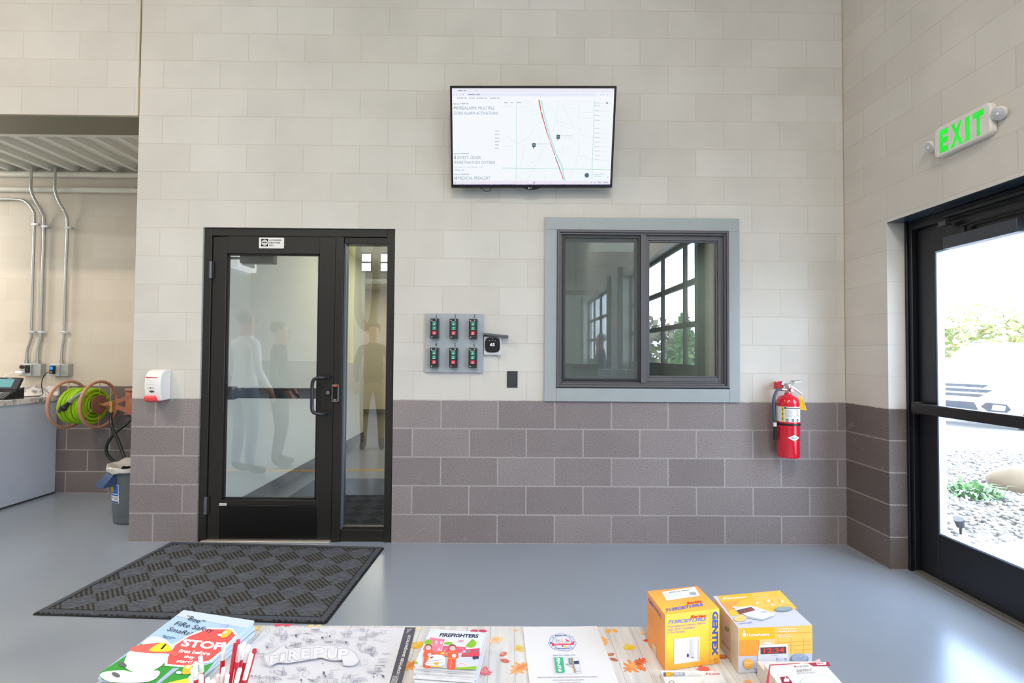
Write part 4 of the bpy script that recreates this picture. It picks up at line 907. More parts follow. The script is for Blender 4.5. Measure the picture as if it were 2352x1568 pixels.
b = MB(); n0 = V((-3.34, HY - .165, HZ - .02)); b.tube(spline([(-3.245, HY - .13, HZ + .11), (-3.28, HY - .165, HZ + .07), (-3.31, HY - .175, HZ + .03)], 4), .015, mat('hose_collar_grey', '85898c', rough=.5), 10); b.tube([(-3.305, HY - .175, HZ + .035), (-3.335, HY - .18, HZ + .005), (-3.35, HY - .185, HZ - .01)], [.017, .02, .018], M_BLACK, 12); b.ball((-3.345, HY - .19, HZ - .012), (.028, .022, .03), M_BLACK, 14, 10); b.tube([(-3.35, HY - .19, HZ - .005), (-3.385, HY - .18, HZ - .03), (-3.40, HY - .17, HZ - .05)], [.014, .013, .010], mat('nozzle_grey', '55504e', rough=.4), 10); b.build('spray_nozzle', t)
b = MB(); mgh = mat('dark_green_hose', '18231f', rough=.3)
b.tube(spline([(-3.085, HY, HZ - .065), (-3.08, .92, HZ - .13), (-3.05, .9, .66), (-2.98, .88, .56), (-2.90, .85, .42), (-2.84, .86, .30), (-2.85, .9, .2), (-2.93, .92, .22), (-3.00, .90, .34), (-3.07, .88, .43), (-3.075, .88, .52), (-3.02, .9, .62), (-2.94, .96, .72), (-2.88, 1.03, .85), (-2.85, 1.06, .98), (-2.845, 1.07, 1.02)], 7), .0125, mgh, 10)
tag(b.build('leader_hose'), 'dark green leader hose looping below the reel behind the bin', 'hose')
b = MB(); b.tube(spline([(-2.845, 1.08, 1.035), (-2.90, 1.08, 1.09), (-2.925, 1.08, 1.15), (-2.90, 1.08, 1.22), (-2.85, 1.08, 1.28), (-2.78, 1.08, 1.33), (-2.7, 1.1, 1.36)], 6), .0125, mat('black_hose', '201c18', rough=.3), 10); b.cyl((-2.845, 1.075, 1.0), (-2.845, 1.08, 1.045), .017, mbr, 10)
tag(b.build('supply_hose'), 'short black supply hose curving above the terracotta bracket', 'hose')
# bin
BX, BY = -2.50, .50
t = thing('trash_bin', 'small grey round trash bin standing below the hose reel', 'bin', (BX, BY, 0)); mbn = mat('bin_grey', '5b6369', rough=.5)
b = MB(); b.lathe([(.158, .0), (.163, .006), (.172, .12), (.188, .395), (.205, .40), (.207, .43), (.196, .432), (.186, .42), (.165, .02)], (BX, BY, 0), mbn, n=36); b.build('bucket', t)
mn = mat('bin_handle_navy', '3a5078', rough=.45)
for ang in (PI + 1.0, 1.0):
    b = MB(); c, s_ = math.cos(ang), math.sin(ang); p = V((BX + .18 * c, BY + .18 * s_, 0)); tdir = V((-s_, c, 0)); od = V((c, s_, 0))
    A = [p + tdir * w_ + od * d_ + V((0, 0, z_)) for w_, d_, z_ in ((-.065, .015, .40), (.065, .015, .40), (.075, .085, .315), (-.075, .085, .315))]; A2 = [a - V((0, 0, .012)) for a in A]
    b.add(A + A2, [(0, 1, 2, 3), (7, 6, 5, 4), (0, 4, 5, 1), (1, 5, 6, 2), (2, 6, 7, 3), (3, 7, 4, 0)], mn)
    for sgn in (-1, 1):
        q = [p + tdir * .065 * sgn + V((0, 0, .40)), p + tdir * .075 * sgn + od * .085 + V((0, 0, .31)), p + tdir * .065 * sgn + od * 0 + V((0, 0, .31))]; b.add(q, [(0, 1, 2)], mn)
    b.build('handle', t)
b = MB(); a0 = -1.95; R1 = .1875
def bc(a, z): r = .172 + (z - .12) * .058 + .0012; return (BX + r * math.cos(a), BY + r * math.sin(a), z)
def bpatch(a0, a1, z0, z1, m, off=0):
    vs = []
    for i in range(5):
        a = a0 + (a1 - a0) * i / 4; p0, p1 = V(bc(a, z0)), V(bc(a, z1)); d = V((math.cos(a), math.sin(a), 0)) * off; vs += [p0 + d, p1 + d]
    b.add(vs, [(2 * i, 2 * i + 2, 2 * i + 3, 2 * i + 1) for i in range(4)], m)
bpatch(-2.28, -1.72, .17, .315, ink('e9edf2')); bpatch(-2.26, -1.74, .226, .31, ink('3f6fc0'), .0005); bpatch(-2.26, -2.02, .255, .312, ink('e8d23a'), .001); bpatch(-2.25, -1.76, .238, .244, ink('dfe6f4'), .001); bpatch(-2.25, -1.9, .205, .22, ink('cfd3dc'), .001); bpatch(-1.95, -1.76, .195, .218, ink('d9b8c0'), .001); bpatch(-2.26, -1.74, .173, .184, ink('38549a'), .001)
b.build('sticker', t)
t = b = None
b = MB(); ml = mat('bin_liner', 'c9c6bf', rough=.4, var=.15, vs=25); vs = []; nn = 40
prof = [(.150, .405), (.19, .437), (.206, .446), (.214, .437), (.213, .418), (.2105, .408)]
for j, (r, z) in enumerate(prof):
    for i in range(nn):
        a = 2 * PI * i / nn; k = .004 * math.sin(a * 7 + j) + .003 * math.sin(a * 13 + 2 * j); vs.append((BX + (r + max(k, -.001)) * math.cos(a), BY + (r + max(k, -.001)) * math.sin(a), z + k * 1.5 + (.008 * (1 + math.sin(a)) if j in (1, 2) else 0)))
b.add(vs, [(j * nn + i, j * nn + (i + 1) % nn, (j + 1) * nn + (i + 1) % nn, (j + 1) * nn + i) for j in range(len(prof) - 1) for i in range(nn)], ml)
tag(b.build('bin_liner'), 'translucent plastic liner folded over the rim of the grey bin', 'bin bag')
# office and corridor bits seen through the glass
for i, (x0, x1, c) in enumerate(((1.135, 1.245, 'e4e6e8'), (1.255, 1.355, 'd4dbe8'), (1.362, 1.43, 'd8d2d6'))):
    F = WALLF((x0, .0665, 1.19)); t = MB(); t.rect(F, 0, 0, x1 - x0, .055, ink(c), 0, .0006)
    for j in range(4): t.rect(F, .008, .008 + j * .011, (x1 - x0) * (.9 - .12 * (j % 2)), .012 + j * .011, ink(('6d7686', 'a86a78', 'a05a62')[i]), .0002)
    tag(t.build('taped_notice'), ('white printed notice taped inside the window, leftmost of three', 'blue tinted notice taped inside the window, middle of three', 'pale notice taped inside the window, rightmost of three')[i], 'notice', 'notices taped inside the window')
t = thing('framed_board', 'dark framed pale board on the office wall behind the window', 'board', (1.60, 4.3, 1.75)); b = MB(); rectframe(b, 1.30, 1.98, 1.12, 2.36, .07, 4.265, 4.298, M_BLACK); b.build('board_frame', t); MB().b2(1.37, 1.91, 4.28, 4.297, 1.19, 2.29, mat('pale_board', 'c5d2cc', rough=.4)).build('panel', t)
b = MB(); b.b2(-1.55, .2, .34, 1.75, .001, .012, mat('added_mat_black', '17181a', rough=1., spec=.05, bump=.6, bs=220)); tag(b.build('added_corridor_mat', bevel=.004), 'black carpet mat just inside the corridor behind the sidelight', 'mat')  # mat added to darken what shows low in the sidelight
t = thing('white_wall_box', 'white emergency light unit high on the corridor wall behind the glass door', 'light', (-1.80, .62, 2.13)); b = MB(); b.b2(-1.8095, -1.74, .48, .80, 2.04, 2.24, mat('lit_white_unit', 'f4f6fa', rough=.3, emit=.5)); b.build('housing', t, bevel=.01); b = MB(); b.b2(-1.74, -1.72, .55, .72, 2.07, 2.10, ink('cfd2d8')); b.build('front_strip', t)  # plain white box with a weak glow of its own
# ------------------------------------------------------------------ entrance mat
mm = bpy.data.materials.new('ribbed_entrance_mat'); mm.use_nodes = True; nt = mm.node_tree; bs = nt.nodes['Principled BSDF']; L = nt.links.new
tc = N(nt, 'ShaderNodeTexCoord'); mpn = N(nt, 'ShaderNodeMapping'); mpn.inputs['Rotation'].default_value = (0, 0, PI / 4); L(tc.outputs['Object'], mpn.inputs[0])
ck = N(nt, 'ShaderNodeTexChecker', Scale=1 / .128); L(mpn.outputs[0], ck.inputs['Vector']); ck.inputs[1].default_value = (1, 1, 1, 1); ck.inputs[2].default_value = (0, 0, 0, 1)
def wave(ax, sc_):
    sx = N(nt, 'ShaderNodeSeparateXYZ'); L(mpn.outputs[0], sx.inputs[0]); m1 = N(nt, 'ShaderNodeMath', operation='MULTIPLY'); m1.inputs[1].default_value = sc_; L(sx.outputs[ax], m1.inputs[0]); m2 = N(nt, 'ShaderNodeMath', operation='SINE'); L(m1.outputs[0], m2.inputs[0]); m3 = N(nt, 'ShaderNodeMath', operation='MULTIPLY_ADD'); m3.inputs[1].default_value = .5; m3.inputs[2].default_value = .5; L(m2.outputs[0], m3.inputs[0]); return m3
wa, wb = wave(0, 2 * PI / .0213), wave(1, 2 * PI / .0213)
wm = N(nt, 'ShaderNodeMix', data_type='FLOAT'); L(ck.outputs['Fac'], wm.inputs[0]); L(wa.outputs[0], wm.inputs[2]); L(wb.outputs[0], wm.inputs[3])
fz = N(nt, 'ShaderNodeTexNoise', Scale=300., Detail=3.); L(tc.outputs['Object'], fz.inputs['Vector'])
st_ = N(nt, 'ShaderNodeMapping'); st_.inputs['Scale'].default_value = (30, 170, 30); L(tc.outputs['Object'], st_.inputs[0]); f2 = N(nt, 'ShaderNodeTexNoise', Scale=1., Detail=4.); L(st_.outputs[0], f2.inputs['Vector'])
c1 = N(nt, 'ShaderNodeMix', data_type='RGBA'); L(ck.outputs['Fac'], c1.inputs[0]); c1.inputs[6].default_value = lin('60646c'); c1.inputs[7].default_value = lin('5e5f5f')  # flat cells bluer: the blue cast of the light is put into the colour
rr = N(nt, 'ShaderNodeMapRange'); rr.inputs[3].default_value = .38; rr.inputs[4].default_value = 1.1; L(wm.outputs[0], rr.inputs[0])
fr = N(nt, 'ShaderNodeMapRange'); fr.inputs[1].default_value = .3; fr.inputs[2].default_value = .7; fr.inputs[3].default_value = .6; fr.inputs[4].default_value = 1.45; L(f2.outputs['Fac'], fr.inputs[0])
rk = N(nt, 'ShaderNodeMix', data_type='FLOAT'); L(ck.outputs['Fac'], rk.inputs[0]); rk.inputs[2].default_value = 1.; L(rr.outputs[0], rk.inputs[3])
q1 = N(nt, 'ShaderNodeMath', operation='MULTIPLY'); L(rk.outputs[0], q1.inputs[0]); L(fr.outputs[0], q1.inputs[1])
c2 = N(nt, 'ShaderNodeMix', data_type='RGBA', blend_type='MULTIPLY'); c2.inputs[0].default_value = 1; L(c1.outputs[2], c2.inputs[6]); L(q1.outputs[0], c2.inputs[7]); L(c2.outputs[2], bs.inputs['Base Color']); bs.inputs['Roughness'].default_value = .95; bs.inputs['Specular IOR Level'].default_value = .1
bm_ = N(nt, 'ShaderNodeMath', operation='MULTIPLY_ADD'); bm_.inputs[1].default_value = 1.; L(rk.outputs[0], bm_.inputs[0]); L(fz.outputs['Fac'], bm_.inputs[2])
bp = N(nt, 'ShaderNodeBump', Strength=.8, Distance=.006); L(bm_.outputs[0], bp.inputs['Height']); L(bp.outputs['Normal'], bs.inputs['Normal'])
ang = math.atan2(-.077, 1.522); mt = thing('entrance_mat', 'dark grey ribbed entrance mat lying before the glass door', 'mat', (-1.158, -.531, .001), rot=(0, 0, ang))
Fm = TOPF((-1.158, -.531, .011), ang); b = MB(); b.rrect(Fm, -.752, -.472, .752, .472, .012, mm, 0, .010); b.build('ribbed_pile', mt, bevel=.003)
mbm = mat('mat_border', '54585f', rough=.95, spec=.1, var=.35, vs=120, bump=.5, bs=250)
b = MB()
for q in ((-.752, -.472, .752, -.44), (-.752, .44, .752, .472), (-.752, -.44, -.722, .44), (.722, -.44, .752, .44)): b.rect(Fm, *q, mbm, .0012)
for q in ((-.722, -.44, .722, -.434), (-.722, .434, .722, .44), (-.722, -.434, -.716, .434), (.716, -.434, .722, .434)): b.rect(Fm, *q, mat('mat_groove', '1d1f22', rough=1.), .0014)
b.build('border', mt)
b = MB(); b.rrect(Fm, -.765, -.482, .765, .482, .014, mat('mat_rubber_edge', '1a1b1d', rough=.8), -.0072, .0028); b.build('rubber_backing', mt)
# ------------------------------------------------------------------ table with its cloth
ZT = .62
TX0_, TX1_, TY0, TY1 = -.344, 1.201, -2.95, -2.197
tb = thing('folding_table', 'folding table hidden under the autumn leaf tablecloth', 'table', ((TX0_ + TX1_) / 2, (TY0 + TY1) / 2, 0))
MB().b2(TX0_ + .004, TX1_ - .004, TY0 + .004, TY1 - .004, ZT - .045, ZT - .003, mat('table_grey_white', 'd8d8d4', rough=.5)).build('table_top', tb, bevel=.006)
for x in (TX0_ + .12, TX1_ - .12):
    for y in (TY0 + .08, TY1 - .08): b = MB(); b.cyl((x, y, 0.0), (x, y, ZT - .045), .014, M_GALV, 12); b.build('leg', tb)
mcl = bpy.data.materials.new('plank_print_cloth'); mcl.use_nodes = True; nt = mcl.node_tree; bs = nt.nodes['Principled BSDF']; L = nt.links.new
g = N(nt, 'ShaderNodeNewGeometry'); sp = N(nt, 'ShaderNodeSeparateXYZ'); L(g.outputs['Position'], sp.inputs[0])
mp_ = N(nt, 'ShaderNodeMapping'); mp_.inputs['Scale'].default_value = (55, 5, 5); L(g.outputs['Position'], mp_.inputs[0]); n1 = N(nt, 'ShaderNodeTexNoise', Scale=1., Detail=6.); L(mp_.outputs[0], n1.inputs['Vector'])
cr = N(nt, 'ShaderNodeValToRGB'); cr.color_ramp.elements[0].position = .3; cr.color_ramp.elements[0].color = lin('b9b7b7'); cr.color_ramp.elements[1].position = .62; cr.color_ramp.elements[1].color = lin('d4d2d0'); L(n1.outputs['Fac'], cr.inputs[0])
q1 = N(nt, 'ShaderNodeMath', operation='MULTIPLY'); q1.inputs[1].default_value = 1 / .062; L(sp.outputs[0], q1.inputs[0]); q2 = N(nt, 'ShaderNodeMath', operation='FRACT'); L(q1.outputs[0], q2.inputs[0]); q3 = N(nt, 'ShaderNodeMath', operation='LESS_THAN'); q3.inputs[1].default_value = .03; L(q2.outputs[0], q3.inputs[0])
q4 = N(nt, 'ShaderNodeMath', operation='MULTIPLY'); q4.inputs[1].default_value = .6; L(q3.outputs[0], q4.inputs[0])
mx = N(nt, 'ShaderNodeMix', data_type='RGBA'); L(q4.outputs[0], mx.inputs[0]); L(cr.outputs[0], mx.inputs[6]); mx.inputs[7].default_value = lin('8f8c8e'); L(mx.outputs[2], bs.inputs['Base Color']); bs.inputs['Roughness'].default_value = .45
b = MB(); n = 60; ring = []
for i in range(n): ring.append((TX0_ + (TX1_ - TX0_) * i / n, TY0))
for i in range(30): ring.append((TX1_, TY0 + (TY1 - TY0) * i / 30))
for i in range(n): ring.append((TX1_ - (TX1_ - TX0_) * i / n, TY1))
for i in range(30): ring.append((TX0_, TY1 - (TY1 - TY0) * i / 30))
k = len(ring); cx_, cy_ = (TX0_ + TX1_) / 2, (TY0 + TY1) / 2; vs = [(x, y, ZT) for x, y in ring]
for lv, (dz, out, amp) in enumerate(((.008, .003, 0), (.09, .006, .006), (.22, .012, .016))):
    for i, (x, y) in enumerate(ring):
        ox = (1 if x >= TX1_ - 1e-6 else -1 if x <= TX0_ + 1e-6 else 0); oy = (1 if y >= TY1 - 1e-6 else -1 if y <= TY0 + 1e-6 else 0); w_ = out + amp * (1 + math.sin(i * .9))
        vs.append((x + ox * w_, y + oy * w_, ZT - dz))
fs = [tuple(range(k))]
for lv in range(3): fs += [(lv * k + i, (lv + 1) * k + i, (lv + 1) * k + (i + 1) % k, lv * k + (i + 1) % k) for i in range(k)]
b.add(vs, fs, mcl)
def onto(F, px, py):
    o, u, v, n_ = F; d = ray(px, py); t = (o - CAM).dot(n_) / d.dot(n_); p = CAM + d * t - o
    return (p.dot(u), p.dot(v))
ZA = lambda x, y: (210 + x / 5.88, 1380 + y / 5.88)
ZP = lambda x, y: (560 + x / 5.88, 1410 + y / 5.88)
ZF = lambda x, y: (920 + x / 7.84, 1410 + y / 7.84)
ZS = lambda x, y: (1180 + x / 6.918, 1410 + y / 6.918)
ZB = lambda x, y: (1470 + x / 4.9, 1330 + y / 4.9)
def soft(c):      # print whites are never brighter than paper
    q = [int(c[i:i + 2], 16) for i in (0, 2, 4)]
    if min(q) < 0xd0: return ink(c)
    return mat('paper_ink_' + c, [x * .93 for x in q], rough=.55, spec=.3, var=.02)
class Art:
    """print on a flat face: points are given as zoomed photo pixels and cast onto the face"""
    def __init__(s, F, Z): s.F, s.Z, s.b, s.l = F, Z, MB(), .0004
    def p(s, q): return onto(s.F, *s.Z(*q))
    def up(s, d=.00018): s.l += d; return s
    def poly(s, pts, c): s.l += .00002; s.b.poly(s.F, [s.p(q) for q in pts], soft(c), s.l); return s
    def blob(s, pts, c, k=5): return s.poly([(q.x, q.y) for q in spline([(x, y, 0) for x, y in pts], k, True)], c)
    def line(s, pts, w, c, closed=False): s.l += .00002; s.b.line(s.F, [s.p(q) for q in pts], w, soft(c), s.l, closed); return s
    def ell(s, cx, cy, rx, ry, c, a=0., n=24):
        ca, sa = math.cos(a), math.sin(a); return s.poly([(cx + rx * math.cos(2 * PI * i / n) * ca - ry * math.sin(2 * PI * i / n) * sa, cy + rx * math.cos(2 * PI * i / n) * sa + ry * math.sin(2 * PI * i / n) * ca) for i in range(n)], c)
    def ring(s, cx, cy, rx, ry, w, c, a=0., n=24):
        ca, sa = math.cos(a), math.sin(a); return s.line([(cx + rx * math.cos(2 * PI * i / n) * ca - ry * math.sin(2 * PI * i / n) * sa, cy + rx * math.cos(2 * PI * i / n) * sa + ry * math.sin(2 * PI * i / n) * ca) for i in range(n)], w, c, True)
    def text(s, t, q0, q1, q2, c, bold=0., shear=0.):
        """baseline from q0 to q1, cap height up to q2 (above q0)"""
        p0, p1, p2 = (V((*s.p(q), 0)) for q in (q0, q1, q2))
        if isinstance(t, int):
            s.l += .00002; w_ = p1 - p0; s.b.bars(frame(s.F[0] + s.F[1] * p0.x + s.F[2] * p0.y, s.F[1] * w_.x + s.F[2] * w_.y, s.F[1] * -w_.y + s.F[2] * w_.x), t, 0, 0, soft(c), w_.length, (p2 - p0).length * .8, s.l); return s
        vs, fs, w, y0, y1 = glyphs(t, bold, shear); cap = glyphs('H', bold)[4]; o, u, v, n = s.F
        A = []; s.l += .00002
        for a, c_ in vs: q = p0 + (p1 - p0) * (a / w) + (p2 - p0) * (c_ / cap); A.append(o + u * q.x + v * q.y + n * s.l)
        s.b.add(A, fs, soft(c)); return s
    def build(s, name, par): return s.b.build(name, par, smooth=False)
FT = TOPF((0, 0, ZT))
MAPLE = [(0, -1), (.06, -.45), (.45, -.62), (.40, -.42), (.95, -.25), (.70, -.08), (.98, .28), (.55, .22), (.62, .45), (.30, .34), (.28, .80), (.12, .68), (0, 1.05), (-.12, .68), (-.28, .80), (-.30, .34), (-.62, .45), (-.55, .22), (-.98, .28), (-.70, -.08), (-.95, -.25), (-.40, -.42), (-.45, -.62), (-.06, -.45)]
OAK = [(0, -1.1), (.08, -.7), (.35, -.75), (.30, -.5), (.15, -.4), (.55, -.35), (.75, -.15), (.45, -.1), (.2, -.05), (.65, .2), (.8, .42), (.5, .38), (.2, .3), (.35, .65), (.3, .85), (.12, .7), (0, 1.1), (-.12, .7), (-.3, .85), (-.35, .65), (-.2, .3), (-.5, .38), (-.8, .42), (-.65, .2), (-.2, -.05), (-.45, -.1), (-.75, -.15), (-.55, -.35), (-.15, -.4), (-.30, -.5), (-.35, -.75), (-.08, -.7)]
OVAL = [(math.cos(i * PI / 8), .62 * math.sin(i * PI / 8)) for i in range(16)]
LZ = [.0002]
def leaf(px, py, s, a, shape, c, c2=None):
    LZ[0] += .000014; x, y = onto(FT, px, py); F = frame((x, y, ZT + LZ[0]), (math.cos(a), math.sin(a), 0), (-math.sin(a), math.cos(a), 0)); b.poly(F, [(s * p, s * q) for p, q in shape], ink(c), 0)
    if c2: b.poly(F, [(s * .55 * p, s * (.55 * q + .15)) for p, q in shape], ink(c2), .000005)
    b.line(F, [(0, -s), (0, s * .45)], s * .03, ink('b06a2c' if c[0] in 'cde' else '8f4a2c'), .000009)
for Z_, x, y, s, a, sh, c, c2 in ((ZS, 1835, 530, .019, .3, MAPLE, 'e3b72e', 'd9c53c'), (ZS, 1890, 830, .032, -.9, OAK, 'dd8a4e', 'e0a566'), (ZS, 1990, 770, .016, -.6, OAK, 'c65a3c', None), (ZS, 1540, 640, .010, .4, OVAL, 'b06a52', 'c98a68'), (ZS, 1590, 722, .010, 2.6, OVAL, 'b0685a', None),
    (ZS, 1400, 420, .022, 1.8, OVAL, 'e6a868', 'eabb80'), (ZS, 1500, 268, .011, 1.0, OVAL, 'e8a948', None), (ZS, 1610, 262, .009, 2.0, OVAL, 'e8a948', None), (ZS, 90, 545, .018, 2.0, MAPLE, 'd3c056', 'd9a868'), (ZS, 90, 860, .030, -.8, OAK, 'e0a36a', 'd9885c'), (ZS, 30, 258, .008, .3, OVAL, 'e6b27c', None),
    (ZF, 1715, 465, .020, .5, OVAL, 'eec29a', 'e9b48a'), (ZF, 1850, 722, .011, .9, OVAL, 'c9675a', 'd98a78'), (ZF, 1880, 842, .012, 2.7, OVAL, 'c2705f', None), (ZF, 1325, 304, .011, .1, OVAL, 'c4506e', None), (ZF, 1480, 304, .011, -.1, OVAL, 'c04a68', None), (ZF, 310, 560, .021, .9, MAPLE, 'dfae2e', 'e5bf4a'), (ZF, 175, 930, .026, -.6, OAK, 'e09a4c', 'd9783e'), (ZF, 1495, 1040, .022, -.3, MAPLE, 'd36a76', 'd98a8a'), (ZF, 1510, 700, .006, 0, OVAL, 'eac9a0', None), (ZF, 310, 265, .009, 0, OVAL, 'ead2a0', None), (ZF, 800, 290, .006, 0, OVAL, 'e8b8b8', None),
    (ZP, 150, 205, .020, 1.2, MAPLE, 'dcb87c', 'e2c68c'), (ZP, 470, 148, .011, .1, OVAL, 'd04a66', None), (ZP, 590, 150, .010, .1, OVAL, 'd04a66', None), (ZP, 900, 160, .008, .3, OVAL, 'e8cf86', None), (ZP, 1010, 158, .007, .3, OVAL, 'e8cf86', None),
    (ZB, 20, 920, .016, -.8, OAK, 'd8623c', None), (ZB, 20, 1000, .014, .5, OAK, 'd8743c', None), (ZB, 715, 1012, .018, .3, MAPLE, 'cc5c50', None), (ZB, 930, 872, .014, .2, OVAL, 'b0663c', 'c87a4a'), (ZB, 1210, 1158, .010, .2, OVAL, 'd9a06a', None), (ZB, 70, 690, .008, .2, OVAL, 'cc4a3c', None), (ZB, 40, 605, .010, 0, OVAL, 'e8c39a', None)):
    px, py = Z_(x, y); leaf(px, py, s, a, sh, c, c2)
tag(b.build('tablecloth', angle=60), 'white plank print tablecloth scattered with autumn leaves on the table', 'tablecloth')

# ------------------------------------------------------------------ stack of blue safety booklets
z1 = .662; TLp = at(421.7, 1400, z=.684); TRp = at(584, 1425, z=.662); BLp = at(228.7, 1546, z=.656); BRp = TRp + BLp - TLp
cs = [BLp, BRp, TRp, TLp]; nB = 9; mpg = mat('booklet_edge_blue', 'c6d2de', rough=.6, var=.08, vs=300)
def slab(name, cs, z0f, z1f, jx, jy, m, mt):
    b = MB(); lo = [V((c.x + jx, c.y + jy, ZT + .001 + (c.z - ZT - .001) * z0f)) for c in cs]; hi = [V((c.x + jx, c.y + jy, ZT + .001 + (c.z - ZT - .001) * z1f)) for c in cs]
    b.add(lo + hi, [(3, 2, 1, 0)] + [(i, (i + 1) % 4, 4 + (i + 1) % 4, 4 + i) for i in range(4)], m); b.add(hi, [(0, 1, 2, 3)], mt); return b
rj = random.Random(5)
for i in range(nB):
    top = i == nB - 1; b = slab('b', cs, i / nB + .004, (i + 1) / nB - .004, 0 if top else rj.uniform(-.006, .003), 0 if top else rj.uniform(-.004, .004), mpg, mat('booklet_sky', 'aac6dc', rough=.35))
    o = b.build('safety_booklet', smooth=False)
    tag(o, 'blue safety booklet with red STOP octagon, on top of its stack' if top else 'blue safety booklet under the top copy, only its edge showing', 'booklet', 'fire safety booklets in the left stack')
u_ = (TRp - TLp).normalized(); v_ = (TLp - BLp); F = frame(BLp, u_, (v_ - u_ * v_.dot(u_)))
a = Art(F, ZA)
def clipbox(q): return q
a.poly([(1245, 122), (2195, 266), (2100, 370), (1140, 205)], 'c3d0da').up()
a.blob([(690, 570), (830, 480), (1000, 520), (1090, 590), (1300, 540), (1500, 660), (1700, 700), (1600, 830), (1300, 850), (980, 850), (780, 700)], 'eef3f8').up()
a.poly([(112, 973), (300, 850), (620, 640), (660, 575), (710, 600), (760, 700), (980, 840), (1500, 880), (1660, 830), (1440, 1090), (1380, 1150), (900, 1140), (300, 1120), (140, 1060)], '3f9a3f').up()
a.poly([(1100, 910), (1190, 905), (930, 1110), (870, 1110)], 'a9b4dc').up()
a.poly([(1040, 1105), (1330, 1040), (1420, 1110), (1380, 1150), (1040, 1140)], 'efd84a').up()
a.poly([(1770, 320), (1860, 316), (1800, 372), (1735, 365)], 'a9b6de').up()
a.poly([(1560, 368), (1900, 372), (1985, 470), (1780, 680), (1620, 830), (1290, 905), (985, 880), (1005, 760), (1110, 590), (1300, 470)], 'f4f4f6').up()
a.poly([(1570, 388), (1880, 392), (1940, 470), (1750, 680), (1590, 810), (1290, 880), (1025, 858), (1035, 765), (1135, 600), (1320, 485)], 'ee5a58').up()
W_ = 'f6f6f6'
a.text('STOP', (1200, 612), (1760, 668), (1255, 520), W_, .045); a.text('fires before', (1165, 700), (1590, 742), (1200, 655), W_, .03); a.text('they', (1240, 775), (1380, 790), (1270, 735), W_, .03); a.text('start!', (1140, 835), (1350, 852), (1165, 795), W_, .03)
D_ = '2f3350'
a.text('\u201cBee\u201d', (1265, 250), (1510, 330), (1300, 195), D_, .0, .3); a.text('FiRe Safety', (1110, 330), (1640, 440), (1150, 275), D_, .0, .3); a.text('SmaRt!', (1015, 405), (1340, 480), (1055, 355), D_, .0, .3)
a.text(3, (955, 480), (1135, 518), (962, 462), '5f80b4', 0, .2); a.text(2, (965, 500), (1080, 528), (970, 486), '5f80b4', 0, .2)
# plain pale blotch under a red helmet stands in for the cover cartoon
a.blob([(520, 690), (680, 620), (860, 700), (1020, 720), (1000, 830), (870, 930), (700, 985), (540, 960), (440, 880), (470, 760)], 'f1f1f3'); a.up()
a.blob([(150, 975), (420, 945), (560, 970), (900, 950), (880, 1050), (700, 1110), (300, 1110), (140, 1050)], 'ecedf1').up()
a.up()
for x, y in ((420, 870), (330, 1010)): a.ell(x, y, 60, 30, '6a676c', .4)
a.up()
a.blob([(520, 680), (620, 615), (820, 585), (980, 580), (1060, 625), (1090, 690), (1170, 725), (1120, 765), (1020, 720), (780, 715)], 'ef6a60').up()
a.blob([(785, 690), (870, 610), (960, 580), (1050, 620), (1060, 690)], 'efd53c').up(); a.text('1', (930, 664), (985, 664), (965, 598), '2c2c2c', .03, .2)
a.blob([(1740, 505), (1790, 420), (1880, 400), (1890, 440), (1820, 505)], 'e8b83a'); a.blob([(1230, 1000), (1260, 890), (1350, 885), (1350, 985)], 'e8b83a'); a.up()
a.ell(1800, 440, 35, 20, 'f2e2b0', -.4); a.ell(1310, 905, 40, 22, 'f2e2b0', -.3); a.ell(1735, 475, 34, 16, 'e4e8f2'); a.ell(1180, 985, 40, 20, 'e4e8f2')
a.build('cover_print', o)

# ------------------------------------------------------------------ coloring poster
p0, p1 = at(611, 1440.6, z=ZT + .0015), at(953, 1440.6, z=ZT + .0015); F = TOPF((p0.x, p0.y - .29, ZT + .0016)); PW = p1.x - p0.x
b = MB(); b.rect(F, 0, 0, PW, .29, mat('poster_white', 'd3d3da', rough=.5, var=.01), 0, .0014); po = tag(b.build('coloring_poster', smooth=False), 'white line art coloring poster with a dark banner along its right edge', 'poster')
a = Art(F, ZP); gl = '9a9aae'
a.poly([(2178, 180), (2322, 180), (2130, 929), (2100, 1100), (1910, 1100), (1968, 929)], '55555f').up()
a.text('\u00a1COLOR\u00c9AME SEGURO!', (2225, 285), (2060, 815), (2258, 288), 'f2f2f5', .03)
for i in range(4): a.line([(2215 + 18 * i, 200), (2200 + 18 * i, 262 - 14 * i)], .001, 'e8e8ee')
for i in range(5): a.line([(2020 + 17 * i, 835), (1985 + 17 * i, 960)], .0011, 'e8e8ee')
rl = random.Random(11)
for i in range(230):      # busy pale doodles
    x, y = rl.uniform(60, 2120), rl.uniform(190, 1080); xl = 290 - (y - 180) * .62
    if x < xl + 60 or x > 1960 - (y - 190) * .25: continue
    if 300 < x < 1560 and 440 < y < 740: continue
    k = rl.random(); w = rl.uniform(.0006, .001); c = rl.choice((gl, 'a6a6b8', '85859c'))
    if k < .35: a.ring(x, y, rl.uniform(14, 60), rl.uniform(10, 34), w, c, rl.uniform(0, 3), 14)
    elif k < .6:
        for j in range(rl.randint(2, 4)): a.line([(x, y + 16 * j), (x + rl.uniform(70, 150), y + 16 * j + 2)], w, c)
    elif k < .8: d = rl.uniform(30, 80); e = rl.uniform(20, 60); a.line([(x, y), (x + d, y), (x + d - 8, y + e), (x - 8, y + e)], w, c, True)
    else: a.line([(x, y), (x + rl.uniform(-60, 60), y + rl.uniform(10, 40)), (x + rl.uniform(-60, 90), y + rl.uniform(-20, 60)), (x + rl.uniform(0, 120), y + rl.uniform(-10, 50))], w, c)
